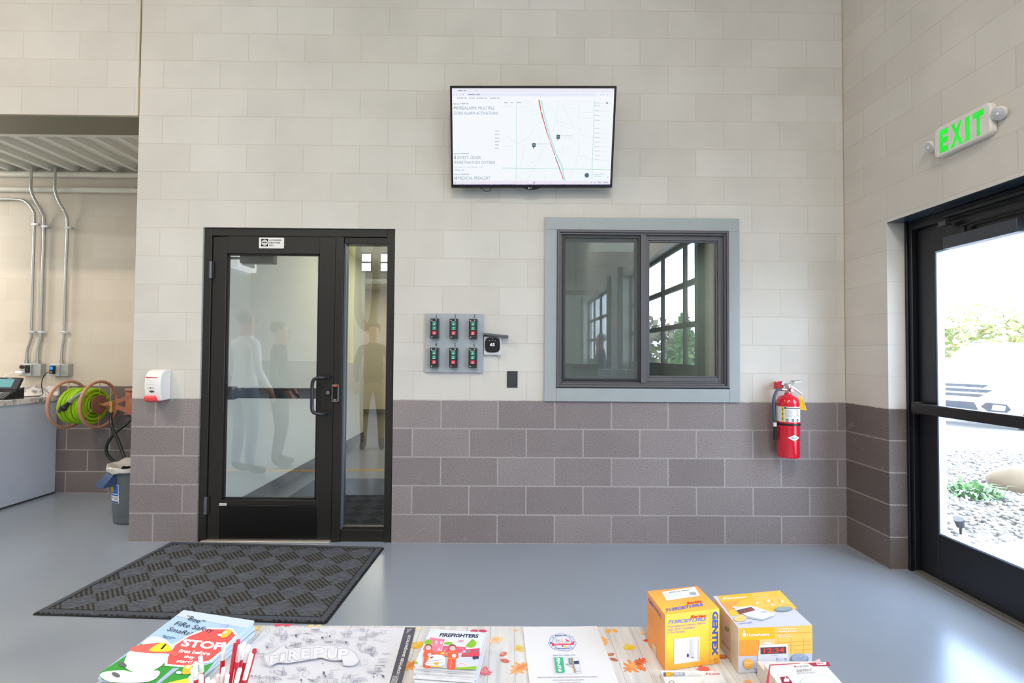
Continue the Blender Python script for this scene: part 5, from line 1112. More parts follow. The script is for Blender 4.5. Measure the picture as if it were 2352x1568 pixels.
for x, y, r in ((705, 318, 22), (1060, 345, 20), (1160, 328, 16), (1120, 285, 10), (312, 478, 16), (175, 540, 16), (1380, 410, 18), (1080, 830, 26), (1100, 870, 16), (1880, 870, 22), (1755, 880, 14), (1800, 860, 10), (775, 925, 18), (1065, 700, 10)): a.ell(x, y, r, r * .7, '6a6488', rl.uniform(0, 2), 9)
a.line([(1385, 190), (1345, 385)], .0007, gl); a.line([(1440, 190), (1690, 190), (1640, 350), (1390, 350)], .0007, gl, True)
a.up(); fl = 'e8e8ee'
a.blob([(265, 600), (380, 560), (545, 440), (590, 500), (1000, 450), (1200, 460), (1400, 485), (1500, 560), (1560, 660), (1480, 730), (1340, 720), (1330, 655), (1180, 660), (1040, 620), (880, 650), (600, 695), (455, 690), (330, 745)], fl); a.line([(265, 600), (380, 560), (545, 440), (590, 500), (1000, 450), (1200, 460), (1400, 485), (1500, 560), (1560, 660), (1480, 730), (1340, 720), (1330, 655), (1180, 660), (1040, 620), (880, 650), (600, 695), (455, 690), (330, 745)], .0011, '9a9aae', True); a.up()
xs_ = [(335, 'F', 720, 590), (480, 'I', 680, 560), (590, 'R', 660, 520), (760, 'E', 640, 500), (930, 'P', 632, 485), (1120, 'U', 640, 490), (1260, 'P', 650, 500)]; xe = (470, 560, 745, 900, 1090, 1260, 1420)
for (x, ch, y, yt), x1 in zip(xs_, xe):
    a.text(ch, (x, y), (x1, y - 8), (x + 12, yt), 'a6a6b8', .06); a.up(.0001); a.text(ch, (x + 6, y - 5), (x1 - 6, y - 11), (x + 18, yt + 6), 'ecedf1', .045); a.l -= .0001
for t, q0, q1, q2 in (('SALIDA', (900, 250), (1022, 250), (908, 230)), ('AL', (882, 388), (918, 388), (888, 368)), ('SUELO', (832, 418), (938, 418), (838, 400)), ('Y GIRA', (1088, 420), (1200, 420), (1094, 400)), ('DETENTE', (612, 475), (742, 452), (618, 456)), ('9-1-1', (78, 890), (215, 888), (90, 862)), ('\u00a1NO TE QUEMES!', (1770, 740), (1910, 740), (1774, 722))):
    a.text(t, q0, q1, q2, '5a5672', .02, .2)
a.build('line_art', po)

# ------------------------------------------------------------------ stack of firefighter booklets
zt = .67; R0 = math.atan2(-.014, .134); o_ = at(951, 1525, z=zt); TLq = at(989, 1444, z=zt); fw = .1355; fh = (TLq - o_).length; nF = 14
c_, s_ = math.cos(R0), math.sin(R0)
def ffc(dx, dy): return V((o_.x + dx * c_ - dy * s_, o_.y + dx * s_ + dy * c_, 0))
mff = mat('booklet_page_white', 'd6d6d8', rough=.6, var=.03, vs=400)
for i in range(nF):
    top = i == nF - 1; z0 = ZT + .001 + i * (.049 / nF); z2 = z0 + .049 / nF - .0004; jx, jy = (0, 0) if top else (rj.uniform(-.003, .004), rj.uniform(-.005, .001)); b = MB(); pts = []
    n = 6
    for zz in (z0, z2):
        for (ux, uy) in ((0, 0), (1, 0), (1, 1), (0, 1)): q = ffc(jx + ux * fw, jy + uy * fh); pts.append(V((q.x, q.y, zz)))
    b.add(pts, [(3, 2, 1, 0), (4, 5, 6, 7)] + [(k, (k + 1) % 4, 4 + (k + 1) % 4, 4 + k) for k in range(4)], mff)
    o = tag(b.build('firefighter_booklet', smooth=False), 'FIREFIGHTERS coloring booklet with red fire truck cover, topmost of its stack' if top else 'white paged firefighter booklet under the top copy, only its edge showing', 'booklet', 'firefighter booklets in the middle stack')
q = ffc(0, 0); F = TOPF((q.x, q.y, ZT + .0496), R0); a = Art(F, ZF)
a.poly([(540, 268), (1508, 332), (1370, 1012), (900, 985), (248, 900)], 'e4eaf6').up()
a.text('FIREFIGHTERS', (695, 405), (1400, 428), (712, 345), '2e3048', .04, .12)
a.poly([(540, 420), (800, 455), (760, 560), (700, 700), (480, 700), (400, 640)], 'e67e98'); a.ell(500, 515, 68, 56, '86b832'); a.ell(860, 530, 75, 30, '86b832'); a.blob([(1175, 580), (1240, 500), (1300, 455), (1365, 520), (1330, 590), (1250, 605)], '86b832'); a.up()
for x, y in ((645, 512), (735, 520), (690, 640)): a.ell(x, y, 22, 32, 'f4d0dc'); a.ell(x, y + 3, 12, 22, 'a9c4dc')
for y in (440, 560): a.line([(540, y), (800, y + 22)], .0007, 'f8dbe4')
a.poly([(760, 575), (1180, 600), (1170, 700), (740, 700)], 'de5a78').up(); a.ring(860, 670, 70, 52, .0012, 'f6e6e2'); a.ring(1060, 660, 70, 48, .0012, 'f6e6e2')
a.poly([(1125, 650), (1425, 620), (1420, 770), (1090, 775)], 'e8475c').up(); a.poly([(1125, 665), (1180, 660), (1170, 705), (1112, 710)], '86c4dc'); a.poly([(1190, 660), (1265, 650), (1262, 700), (1182, 715)], '8f7f88'); a.poly([(1310, 660), (1420, 650), (1418, 680), (1305, 690)], '8f6f80'); a.poly([(1095, 748), (1230, 738), (1225, 765), (1092, 770)], '8f6a6a'); a.up()
a.poly([(910, 860), (1060, 790), (1410, 790), (1385, 960), (880, 975)], 'c5cddc').up(); a.ell(1330, 800, 36, 34, '3c3e58'); a.ell(1385, 795, 26, 30, '3c3e58'); a.ell(1100, 930, 140, 48, 'e6e4ee'); a.up(); a.text(1, (1050, 915), (1160, 912), (1053, 895), 'd69ab0'); a.text(2, (990, 940), (1215, 932), (993, 922), 'd69ab0')
a.poly([(900, 985), (1370, 955), (1368, 1010), (895, 1015)], '8fb83a'); a.poly([(250, 870), (300, 870), (320, 905), (250, 900)], '86b832'); a.up()
def ff(x, y, s, h):
    a.blob([(x - 95 * s, y + 120 * s), (x - 60 * s, y + 20 * s), (x + 70 * s, y + 20 * s), (x + 110 * s, y + 130 * s), (x + 60 * s, y + 190 * s), (x + 40 * s, y + 360 * s), (x - 95 * s, y + 350 * s), (x - 85 * s, y + 190 * s)], 'ee5a48'); a.up(); a.line([(x - 80 * s, y + 60 * s), (x + 80 * s, y + 66 * s)], .0016, 'f2a63c'); a.line([(x - 85 * s, y + 165 * s), (x + 70 * s, y + 175 * s)], .0020, 'f2a63c'); a.line([(x - 20 * s, y + 200 * s), (x - 35 * s, y + 340 * s)], .0008, 'f6e6e2'); a.ell(x + 28 * s, y + 120 * s, 42 * s, 34 * s, 'cfcad0'); a.ell(x, y - 30 * s, 66 * s, 56 * s, h); a.up(); a.ell(x, y - 12 * s, 55 * s, 46 * s, 'f0b4ac'); a.up(); a.line([(x - 22 * s, y + 6 * s), (x, y + 14 * s), (x + 22 * s, y + 6 * s)], .0006, 'ffffff'); a.l -= .00054
ff(500, 640, .95, '7a4a48'); ff(935, 650, 1.0, '7a3a38'); a.l += .0006
a.blob([(560, 765), (600, 720), (700, 690), (790, 715), (820, 780)], 'ee6a58'); a.poly([(700, 735), (770, 700), (800, 755)], 'f2c83a'); a.blob([(440, 930), (500, 850), (520, 780), (650, 755), (790, 790), (795, 930), (720, 960), (560, 965)], 'f2f2f4'); a.up(); a.poly([(520, 800), (600, 790), (560, 830)], '55556a'); a.line([(480, 880), (760, 850)], .0010, '55556a'); a.line([(470, 915), (770, 900)], .0010, '55556a'); a.poly([(600, 900), (680, 896), (690, 935), (610, 938)], 'eaa23c')
a.poly([(530, 955), (740, 965), (735, 985), (520, 975)], 'f0c23c')
a.line([(560, 300), (650, 318)], .0004, 'b9bccc'); a.line([(545, 330), (640, 348)], .0004, 'b9bccc'); a.poly([(1040, 515), (1060, 492), (1150, 500), (1110, 520)], 'e88a98')
a.build('cover_print', o)

# ------------------------------------------------------------------ information sheet
p0, p1 = at(1201, 1440.5, z=ZT + .002), at(1370.5, 1437.5, z=ZT + .002); ra = math.atan2(p1.y - p0.y, p1.x - p0.x); sw = (p1 - p0).length; sh = sw * 1.294
o_ = p0 + V((math.sin(ra), -math.cos(ra), 0)) * sh; F = TOPF((o_.x, o_.y, ZT + .0024), ra); b = MB(); b.rect(F, 0, 0, sw, sh, M_PAPER, 0, .0018); sh_ = tag(b.build('information_sheet', smooth=False), 'white paper sheet with fire rescue emblem and green 3726 sign picture', 'sheet of paper')
a = Art(F, ZS); bl = '3f4f9a'
cross = [(605, 345), (745, 303), (890, 340), (870, 385), (920, 350), (995, 465), (945, 550), (895, 515), (940, 560), (860, 590), (640, 568), (680, 525), (620, 555), (550, 465), (590, 355), (640, 385)]
a.poly([(770, 446)] + [(605, 345), (680, 312), (745, 303), (820, 312), (890, 340), (870, 385), (920, 350), (960, 400), (995, 465), (975, 510), (945, 550), (895, 515), (940, 560), (860, 588), (790, 596), (700, 588), (640, 568), (680, 525), (620, 555), (580, 510), (550, 465), (565, 405), (590, 355), (640, 385)][0:0] + cross[0:0] if False else cross, 'd6def0'); a.line(cross, .0009, '5a68a8', True); a.up(); a.ell(770, 448, 152, 102, 'e4e7f2'); a.ring(770, 448, 152, 102, .0008, '5a68a8'); a.up()
a.line([(765, 385), (780, 520)], .0014, 'd9a83c'); a.line([(665, 410), (760, 440)], .0010, '5a6088'); a.line([(660, 440), (740, 462)], .001, '5a6088'); a.line([(690, 400), (675, 445)], .0008, '5a6088'); a.line([(720, 410), (708, 455)], .0008, '5a6088'); a.poly([(820, 395), (880, 425), (860, 440), (830, 425)], 'd9506a'); a.line([(800, 455), (920, 430)], .001, '5a6088'); a.poly([(790, 515), (830, 500), (850, 525), (800, 540)], 'e8c46a'); a.ell(778, 512, 12, 10, '2c2c3a'); a.ell(590, 462, 18, 14, '4a5fc0')
a.up(); a.poly([(615, 478), (955, 460), (940, 490), (625, 505)], 'e0405e'); a.poly([(605, 470), (640, 462), (640, 510), (615, 512)], 'd83654'); a.poly([(935, 440), (965, 438), (950, 490), (930, 498)], 'd83654'); a.up(); a.text(3, (645, 492), (925, 477), (646, 478), 'f6d6de')
a.text('BYRON TWP', (655, 358), (850, 352), (656, 338), bl, .02); a.text('FIRE RESCUE', (680, 565), (895, 560), (681, 550), bl, .02)
a.text(4, (620, 666), (990, 660), (621, 650), 'a4a8b8')
a.line([(615, 700), (1030, 695), (1078, 950), (648, 958)], .0010, 'c2c6d6', True)
a.poly([(642, 700), (655, 694), (765, 692), (782, 705), (812, 920), (795, 938), (688, 940), (672, 925)], '3fae82').up()
for i, ch in enumerate('3726'): x = 680 + 9 * i; y = 752 + 57 * i; a.text(ch, (x, y), (x + 62, y - 1), (x - 7, y - 45), 'f6faf8', .05)
a.poly([(915, 700), (935, 700), (985, 940), (965, 942)], 'a5875c'); a.poly([(868, 712), (915, 715), (925, 795), (885, 800)], '5a86a8'); a.poly([(955, 755), (1030, 750), (1040, 798), (962, 800)], '3a4266'); a.poly([(985, 880), (1040, 830), (1060, 920), (1000, 925)], 'c9cede'); a.up(); a.line([(825, 808), (935, 805)], .0014, '6a5550'); a.line([(845, 812), (955, 865)], .0012, '7a6050'); a.line([(895, 720), (908, 790)], .0006, 'cfe0ea')
a.text(11, (380, 1022), (1350, 1010), (381, 1006), 'a4a6ae'); a.text(8, (625, 1066), (1130, 1060), (626, 1050), 'aaacb4'); a.text(3, (700, 1110), (1080, 1105), (701, 1094), 'aaacb4')
a.build('print', sh_)

# ------------------------------------------------------------------ alarm boxes
def carton(name, label, A, B, C_, D, z0, z1, mf, mt, ms_, grp=None):
    """front-left A, front-right B, back-right C, back-left D"""
    b = MB(); P = [V((q[0], q[1], z0)) for q in (A, B, C_, D)] + [V((q[0], q[1], z1)) for q in (A, B, C_, D)]
    b.add(P, [(3, 2, 1, 0)], ms_); b.add(P, [(4, 5, 6, 7)], mt); b.add(P, [(0, 1, 5, 4)], mf); b.add(P, [(1, 2, 6, 5), (2, 3, 7, 6), (3, 0, 4, 7)], ms_)
    o = tag(b.build(name, smooth=False, bevel=.0012), label, 'box', grp); a, c, d = P[0], P[1], P[3]
    return o, frame(a, c - a, (0, 0, 1)), frame(P[4], c - a, d - a), frame(d, a - d, (0, 0, 1))
def grad_mat(name, stops, axis, scale, off):
    m = bpy.data.materials.new(name); m.use_nodes = True; nt = m.node_tree; bs = nt.nodes['Principled BSDF']; g = N(nt, 'ShaderNodeNewGeometry'); sp = N(nt, 'ShaderNodeSeparateXYZ'); nt.links.new(g.outputs['Position'], sp.inputs[0]); nz = N(nt, 'ShaderNodeTexNoise', Scale=9.); nt.links.new(g.outputs['Position'], nz.inputs['Vector'])
    q = N(nt, 'ShaderNodeMath', operation='MULTIPLY_ADD'); q.inputs[1].default_value = scale; q.inputs[2].default_value = off; nt.links.new(sp.outputs[axis], q.inputs[0]); q2 = N(nt, 'ShaderNodeMath', operation='MULTIPLY_ADD'); q2.inputs[1].default_value = .35; nt.links.new(nz.outputs['Fac'], q2.inputs[0]); nt.links.new(q.outputs[0], q2.inputs[2]); cr = N(nt, 'ShaderNodeValToRGB'); e = cr.color_ramp.elements
    e[0].position = stops[0][0]; e[0].color = lin(stops[0][1]); e[1].position = stops[1][0]; e[1].color = lin(stops[1][1])
    for p, c in stops[2:]: e.new(p).color = lin(c)
    nt.links.new(q2.outputs[0], cr.inputs[0]); nt.links.new(cr.outputs[0], bs.inputs['Base Color']); bs.inputs['Roughness'].default_value = .4; return m
mgf = grad_mat('yellow_orange_carton', [(.15, 'f0a23a'), (.55, 'f2cf3c'), (.95, 'f4cf58')], 2, 1 / .13, -ZT / .13); mgs = grad_mat('orange_carton_side', [(.1, 'ef8f2c'), (.9, 'f2a24a')], 2, 1 / .13, -ZT / .13); mgt = grad_mat('orange_carton_top', [(.2, 'f3bb4a'), (.9, 'f09a48')], 1, 6, 14.2)
GZ = .7486
o, Ff, Ftp, Fs = carton('smoke_alarm_carton', 'tall yellow orange alarm carton with vertical blue lettering', (.844, -2.383), (.983, -2.354), (.974, -2.240), (.835, -2.269), ZT + .0012, GZ, mgf, mgt, mgs)
a = Art(Ff, ZB); bl = '4a5fc0'; rd = 'd8452c'
a.text('GENTEX', (818, 362), (812, 862), (880, 358), bl, .05); a.text('CORPORATION', (780, 372), (772, 872), (806, 370), 'd9b04a')
a.text('Series', (562, 436), (742, 422), (566, 404), rd, .05, .2); a.text('7139CS/7139LS', (310, 500), (742, 462), (318, 462), '7a7fd0', .04, .15)
a.text('Photoelectric Smoke Alarm', (306, 545), (732, 500), (308, 522), 'b98fb4', .02, .2); a.text('with ADA Compliant', (306, 580), (620, 548), (308, 556), 'b98fb4', .02, .2); a.text('177cd Strobe', (306, 612), (500, 594), (308, 590), 'b98fb4', .02, .2)
a.poly([(382, 668), (676, 640), (668, 918), (380, 956)], 'e2d9c8').up(); a.poly([(384, 672), (644, 648), (640, 916), (382, 950)], 'f6f4f0').up(); a.poly([(550, 672), (608, 664), (606, 876), (548, 882)], 'e0dde2'); a.line([(446, 735), (494, 730), (494, 776), (446, 782)], .0006, 'cfccd0', True); a.up()
a.line([(470, 735), (470, 778)], .0005, 'cfccd0'); a.ell(536, 852, 12, 22, '4a4a8c'); a.ell(590, 875, 20, 8, '9a98a4'); a.line([(572, 680), (570, 860)], .0012, 'c2c0cc'); a.line([(655, 670), (652, 890)], .001, 'cdbfa8'); a.ell(852, 912, 20, 24, 'c9913a'); a.up(); a.text('UL', (840, 920), (866, 918), (841, 900), 'f4d060', .03); a.ell(790, 912, 14, 16, 'd9a84a')
a.build('front_print', o)
a = Art(Ftp, ZB); a.poly([(198, 155), (600, 122), (682, 222), (275, 252)], 'eef0f2').up(); a.text(3, (300, 172), (562, 158), (298, 158), '9a9ca4')
for i in range(4): a.line([(235 + 12 * i, 180 + 13 * i), (420 + 30 * (i % 2) + 10 * i, 168 + 13 * i)], .0005, 'a9abb2')
for i in range(9): a.line([(540 + 9 * i, 180), (562 + 9 * i, 210)], .0009, '8a8c98')
a.text('Series', (534, 306), (718, 292), (520, 284), rd, .05, .2); a.text('7139CS/7139LS', (290, 370), (745, 330), (270, 340), '6a70cc', .04, .15); a.build('top_print', o)
a = Art(Fs, ZB); a.text('GENTEX', (96, 245), (242, 445), (92, 200), '4a5fb0', .03)
for i in range(8): a.line([(92, 300 + 22 * i), (255 - 6 * i, 490 + 36 * i)], .0005, 'b8742a')
a.poly([(140, 700), (184, 760), (188, 880), (146, 830)], 'd3c2a4'); a.build('side_print', o)
HZ1 = .7245
mhw = mat('carton_pale_lavender', 'c9ccda', rough=.4, var=.02); mhs = mat('carton_beige_side', 'd9cdb8', rough=.5, var=.03)
o, Ff, Ftp, Fs = carton('alert_clock_carton', 'wide yellow and lavender carton showing an alarm clock reading 12:34', (1.0105, -2.391), (1.189, -2.378), (1.192, -2.231), (1.0135, -2.244), ZT + .0012, HZ1, mhw, mhw, mhs)
a = Art(Ff, ZB)
a.poly([(1112, 550), (1936, 515), (1942, 830), (1112, 862)], 'f2c060').up(); a.poly([(1112, 550), (1510, 533), (1512, 668), (1112, 686)], 'f2b52a'); a.poly([(1112, 686), (1340, 676), (1330, 855), (1112, 862)], 'f29a3c'); a.poly([(1340, 676), (1520, 668), (1520, 760), (1340, 760)], 'f4c48a'); a.up()
for x in (1560, 1700, 1840): a.line([(x, 660), (x, 830)], .0016, 'e8ac48')
for y in (600, 700, 740, 790): a.line([(1520, y + 8), (1938, y - 8)], .0014, 'e8ac48')
wt = 'fdf6e6'; a.up(); a.text('HomeAware', (1200, 638), (1450, 630), (1200, 605), wt, .03); a.poly([(1150, 640), (1150, 605), (1168, 590), (1188, 605), (1188, 640)], wt); a.ell(1168, 580, 12, 9, wt)
a.text('Complete Home', (1550, 562), (1752, 556), (1550, 545), wt, .03); a.text('Alerting Solution', (1550, 592), (1764, 584), (1550, 572), wt, .03); a.text(3, (1550, 632), (1720, 626), (1550, 618), wt); a.text(4, (1550, 652), (1718, 645), (1550, 638), wt)
a.ell(1430, 716, 45, 14, 'e9e4e0'); a.up(); a.poly([(1334, 735), (1660, 722), (1668, 900), (1655, 950), (1345, 990), (1318, 965)], 'eceef6').up(); a.poly([(1350, 762), (1640, 752), (1644, 828), (1352, 840)], '55464e'); a.poly([(1320, 968), (1672, 945), (1660, 965), (1340, 992)], 'aab2c8'); a.up()
a.text('12:34', (1388, 826), (1618, 814), (1388, 772), 'f04436', .02)
for i in range(3):
    for x in (1524, 1620): a.line([(x, 884 + 14 * i), (x + 24, 883 + 14 * i)], .0012, '7a82b0')
a.poly([(1565, 878), (1604, 876), (1604, 920), (1565, 922)], 'c9cfe2'); a.line([(1524, 935), (1645, 932)], .0008, 'd9b95a'); a.text(1, (1460, 856), (1560, 852), (1460, 846), 'b4bac8')
a.ell(1792, 890, 100, 58, '8a97b0'); a.up(); a.ell(1790, 880, 88, 46, '9fabc2'); a.line([(1750, 868), (1795, 890), (1838, 862)], .0008, '7a88a4'); a.ell(1214, 944, 56, 56, 'f4b23a'); a.up(); a.ring(1214, 944, 48, 48, .0008, 'f9dfa4')
for i in range(3): a.line([(1180, 928 + 16 * i), (1248, 926 + 16 * i)], .0011, 'fbe9c0')
a.build('front_print', o)
a = Art(Ftp, ZB)
a.poly([(820, 190), (1555, 162), (1790, 372), (1000, 415)], 'f0bc4c').up(); a.poly([(822, 192), (1195, 178), (1245, 242), (862, 262)], 'f2b63a'); a.poly([(862, 262), (1100, 250), (1010, 330), (970, 370)], 'f0a04e'); a.poly([(1250, 240), (1620, 225), (1740, 330), (1300, 345)], 'eec060'); a.up()
a.text('HomeAware', (930, 235), (1165, 226), (922, 212), wt, .03); a.poly([(885, 235), (885, 214), (900, 204), (916, 214), (922, 234)], wt); a.text('Complete Home', (1228, 212), (1425, 204), (1222, 198), 'f8e6b8'); a.text('Alerting Solution', (1245, 236), (1425, 228), (1240, 222), 'f8e6b8')
for x, y in ((1300, 290), (1435, 272), (1490, 315), (1598, 285)): a.ell(x, y, 15, 14, 'fbeed0')
for x0 in (1370, 1460, 1540): a.line([(x0, 258), (x0 + 40, 310)], .0014, 'd99a3c')
a.up(); a.poly([(1030, 335), (1230, 315), (1530, 415), (1510, 440), (1390, 475), (1200, 430), (1060, 370)], 'e9ebf3'); a.poly([(1190, 430), (1385, 472), (1510, 440), (1505, 452), (1380, 488), (1180, 445)], 'a9b1c6'); a.up(); a.poly([(1058, 360), (1232, 332), (1290, 370), (1110, 405)], '6a5258'); a.up(); a.text('12:34', (1135, 396), (1262, 374), (1110, 362), 'c8504a'); a.ell(1625, 375, 108, 28, '7f929c'); a.up(); a.ell(1625, 368, 92, 18, '93a6ae'); a.ell(1040, 328, 36, 10, 'd9dbe2'); a.ell(1118, 455, 72, 32, 'f0c87a')
for i in range(3): a.line([(1350 + 20 * i, 395 + 4 * i), (1395 + 20 * i, 388 + 4 * i)], .0008, '8a92b8')
a.text(3, (1130, 515), (1282, 505), (1125, 500), '9aa6d0'); a.build('top_print', o)
a = Art(Fs, ZB); a.ell(980, 560, 34, 20, '8fae6a', .9); a.up()
for i in range(5): a.poly([(930 + 18 * i, 690 + 20 * i), (936 + 18 * i, 696 + 20 * i), (938 + 18 * i, 718 + 20 * i), (932 + 18 * i, 712 + 20 * i)], '4a4640')
for i in range(7): a.line([(1040, 680 + 36 * i), (1085, 730 + 36 * i)], .0006, '9a9084')
a.build('side_print', o)
# white and red cartons at the right
mwh = mat('carton_white', 'd8d7d7', rough=.4, var=.01)
o, Ff, Ftp, Fs = carton('smoke_detector_carton', 'white carton with red print under the red edged smoke alarm box', (1.045, -2.60), (1.190, -2.60), (1.193, -2.402), (1.048, -2.402), ZT + .0012, .6548, mwh, mwh, mwh)
a = Art(Ftp, ZB); a.poly([(1960, 925), (2010, 900), (2040, 950), (1960, 945)], 'e8b4ba'); a.build('top_print', o)
mrd_ = mat('carton_crimson', 'b02a44', rough=.4)
o, Ff, Ftp, Fs = carton('detect_alarm_carton', 'white and crimson smoke alarm carton on top of the white carton', (1.018, -2.625), (1.150, -2.625), (1.161, -2.470), (1.029, -2.470), .6556, .69, mwh, mwh, mat('carton_cream_side', 'd9cfc4', rough=.45))
a = Art(Ftp, ZB); a.poly([(1760, 962), (2092, 960), (2122, 1010), (1920, 1002), (1850, 968)], 'a8314c').up(); a.poly([(1402, 961), (1760, 961), (1760, 968), (1412, 972), (1408, 1180), (1370, 1180)], 'b83a54'); a.poly([(1945, 964), (2066, 962), (2066, 995), (1960, 992)], 'f0e4e8').up(); a.text(2, (1962, 984), (2050, 982), (1960, 970), 'c86a7c', .02)
a.text('KIDDE', (1735, 1008), (1860, 1004), (1732, 992), '9a98a0', .01); a.poly([(1685, 1000), (1700, 986), (1722, 1004), (1700, 1000)], 'c23a54'); a.text('DETECT', (1732, 1058), (1908, 1054), (1728, 1034), '8a8890', .01); a.text('SMOKE ALARM', (1732, 1082), (1948, 1078), (1730, 1066), 'a4a2aa')
a.poly([(1535, 1106), (1618, 1100), (1680, 1166), (1700, 1250), (1600, 1250)], '8f2440').up(); a.poly([(1590, 1106), (1604, 1106), (1604, 1122), (1640, 1130), (1648, 1160), (1586, 1160), (1580, 1134), (1592, 1122)], 'ecdfe4'); a.ell(1990, 1180, 210, 85, 'dfe2e6'); a.up(); a.ell(1995, 1190, 170, 70, 'eceef0'); a.line([(1450, 1120), (1475, 1112), (1460, 1160)], .0006, '8a6a70'); a.build('top_print', o)
o, Ff, Ftp, Fs = carton('alarm_blister_pack', 'white alarm card pack with gold seal lying in front of the yellow carton', (.815, -2.60), (.955, -2.604), (.960, -2.407), (.827, -2.403), ZT + .0012, .635, mwh, mwh, mwh)
a = Art(Ftp, ZB); a.poly([(232, 1050), (478, 1052), (482, 1094), (236, 1096)], '8f96a6').up(); a.ell(292, 1072, 52, 26, 'd9a93c'); a.up(); a.ring(292, 1072, 38, 18, .0010, 'b07f2c'); a.poly([(232, 1050), (262, 1050), (262, 1096), (238, 1096)], '5a5f6a'); a.text(2, (362, 1070), (462, 1070), (362, 1058), 'dfe4ee'); a.text(1, (362, 1088), (470, 1088), (362, 1076), 'dfe4ee')
a.poly([(500, 1082), (560, 1058), (600, 1068), (670, 1085), (660, 1096), (510, 1096)], 'c9cace'); a.text('Kidde', (750, 1090), (878, 1088), (748, 1066), 'd07a86', .02, .1); a.poly([(712, 1080), (726, 1064), (742, 1072), (726, 1086)], 'd0505c'); a.ring(330, 1160, 30, 14, .001, 'b08a80'); a.ell(800, 1160, 130, 26, 'e6e7ea'); a.build('card_print', o)

# ------------------------------------------------------------------ red pencils in a cup
CUX, CUY = -.049, -2.640
cup = MB(); cup.lathe([(.034, 0), (.036, .004), (.040, .085), (.0375, .085), (.0335, .006)], (CUX, CUY, ZT + .001), mat('pencil_cup_grey', '8a8d92', rough=.4), n=32); tag(cup.build('pencil_cup'), 'grey cup that holds the bundle of red pencils', 'cup')
mpr = mat('pencil_red', 'c2182c', rough=.25, var=.25, vs=350, coat=.3); mpk = mat('pencil_pink_red', 'e0354e', rough=.3); mfer = mat('ferrule_white', 'e8e6e4', rough=.3, var=.05); mer = mat('eraser_white', 'f3f1ee', rough=.7)
def pencil(tip, base, m, eraser, label, group):
    d = tip - base; l = d.length; q = d.to_track_quat('Z', 'Y'); t = thing('pencil', label, 'pencil', base, group, rot=q.to_euler()); Mx = t.matrix_basis
    def add(nm, z0, z1, r0, r1, m_, n=6, cap=False):
        b = MB(); b.lathe([(r0, z0), (r1, z1)] if not cap else [(r0, z0), (r0, z1 - .003), (r0 * .9, z1 - .001), (r0 * .5, z1)], (0, 0, 0), m_, n=n); b.v = [Mx @ v for v in b.v]; return b.build(nm, t, angle=50)
    e = .030 if eraser else 0
    add('barrel', 0.012, l - e, .0037, .0037, m); add('point', 0, .012, .0006, .0037, mat('pencil_wood', 'd9b98c', rough=.6), 6)
    if eraser:
        b = MB(); z = l - .030; b.lathe([(.0039, z), (.0039, z + .005), (.0043, z + .006), (.0039, z + .008), (.0043, z + .010), (.0039, z + .012), (.0039, z + .016)], (0, 0, 0), mfer, n=12); b.v = [Mx @ v for v in b.v]; b.build('ferrule', t); add('eraser', l - .014, l, .0038, .0038, mer, 12, True)
tips = [(1790, 560, 1), (1470, 735, 1), (1400, 820, 1), (2065, 555, 1), (2010, 585, 1), (2125, 590, 1), (2050, 740, 1), (2165, 705, 1), (1785, 895, 1), (1905, 920, 1), (2005, 910, 1), (1425, 960, 1), (1480, 990, 1), (1570, 1035, 1), (1715, 985, 1), (1640, 1060, 1), (1365, 900, 1), (1840, 990, 1), (1945, 575, 0), (1985, 525, 0), (2205, 655, 0), (2090, 800, 1), (1340, 1010, 1), (2130, 830, 1), (1690, 1075, 1)]
rp_ = random.Random(4)
for i, (x, y, er) in enumerate(tips):
    px, py = ZA(x, y); a_ = i * 2.4; r = .007 + .021 * math.sqrt((i + .5) / len(tips)); tip = at(px, py, y=CUY + .03 * math.sin(a_) + .012 - (.03 if y > 880 else 0)); o2 = V(((tip.x - CUX) * .42, (tip.y - CUY) * .75, 0)); o2 *= min(1, .028 / max(o2.length, 1e-4)); base = V((CUX + o2.x, CUY + o2.y, ZT + .008))
    pencil(tip, base, mpk if i % 5 == 4 else mpr, er, 'red pencil standing in the bundle, white eraser end up' if er else 'red pencil standing in the bundle, without an eraser', 'red pencils standing in the cup')
# ------------------------------------------------------------------ outside
quad('ground_lot', [(XR + .28, -40, -.02), (70, -40, -.02), (70, 60, -.02), (XR + .28, 60, -.02)], mat('pale_concrete_lot', 'c9c9c6', rough=.8, var=.05))
struct(MB().b2(XR + .28, 9.5, -4.5, .02, -.02, -.002, mat('white_concrete_walk', 'd6d5d0', rough=.8)).build('ground_walk', smooth=False))
rg = random.Random(3); b = MB(); ms = [mat('river_stone_' + c, c, rough=.7, var=.1) for c in ('a19c96', '8f8a84', 'a9a49e', '7f7770', '978a7e', '706e6c')]
t_ = (1 + 5 ** .5) / 2
ico = [V(v).normalized() for v in ((-1, t_, 0), (1, t_, 0), (-1, -t_, 0), (1, -t_, 0), (0, -1, t_), (0, 1, t_), (0, -1, -t_), (0, 1, -t_), (t_, 0, -1), (t_, 0, 1), (-t_, 0, -1), (-t_, 0, 1))]
icf = [(0, 11, 5), (0, 5, 1), (0, 1, 7), (0, 7, 10), (0, 10, 11), (1, 5, 9), (5, 11, 4), (11, 10, 2), (10, 7, 6), (7, 1, 8), (3, 9, 4), (3, 4, 2), (3, 2, 6), (3, 6, 8), (3, 8, 9), (4, 9, 5), (2, 4, 11), (6, 2, 10), (8, 6, 7), (9, 8, 1)]
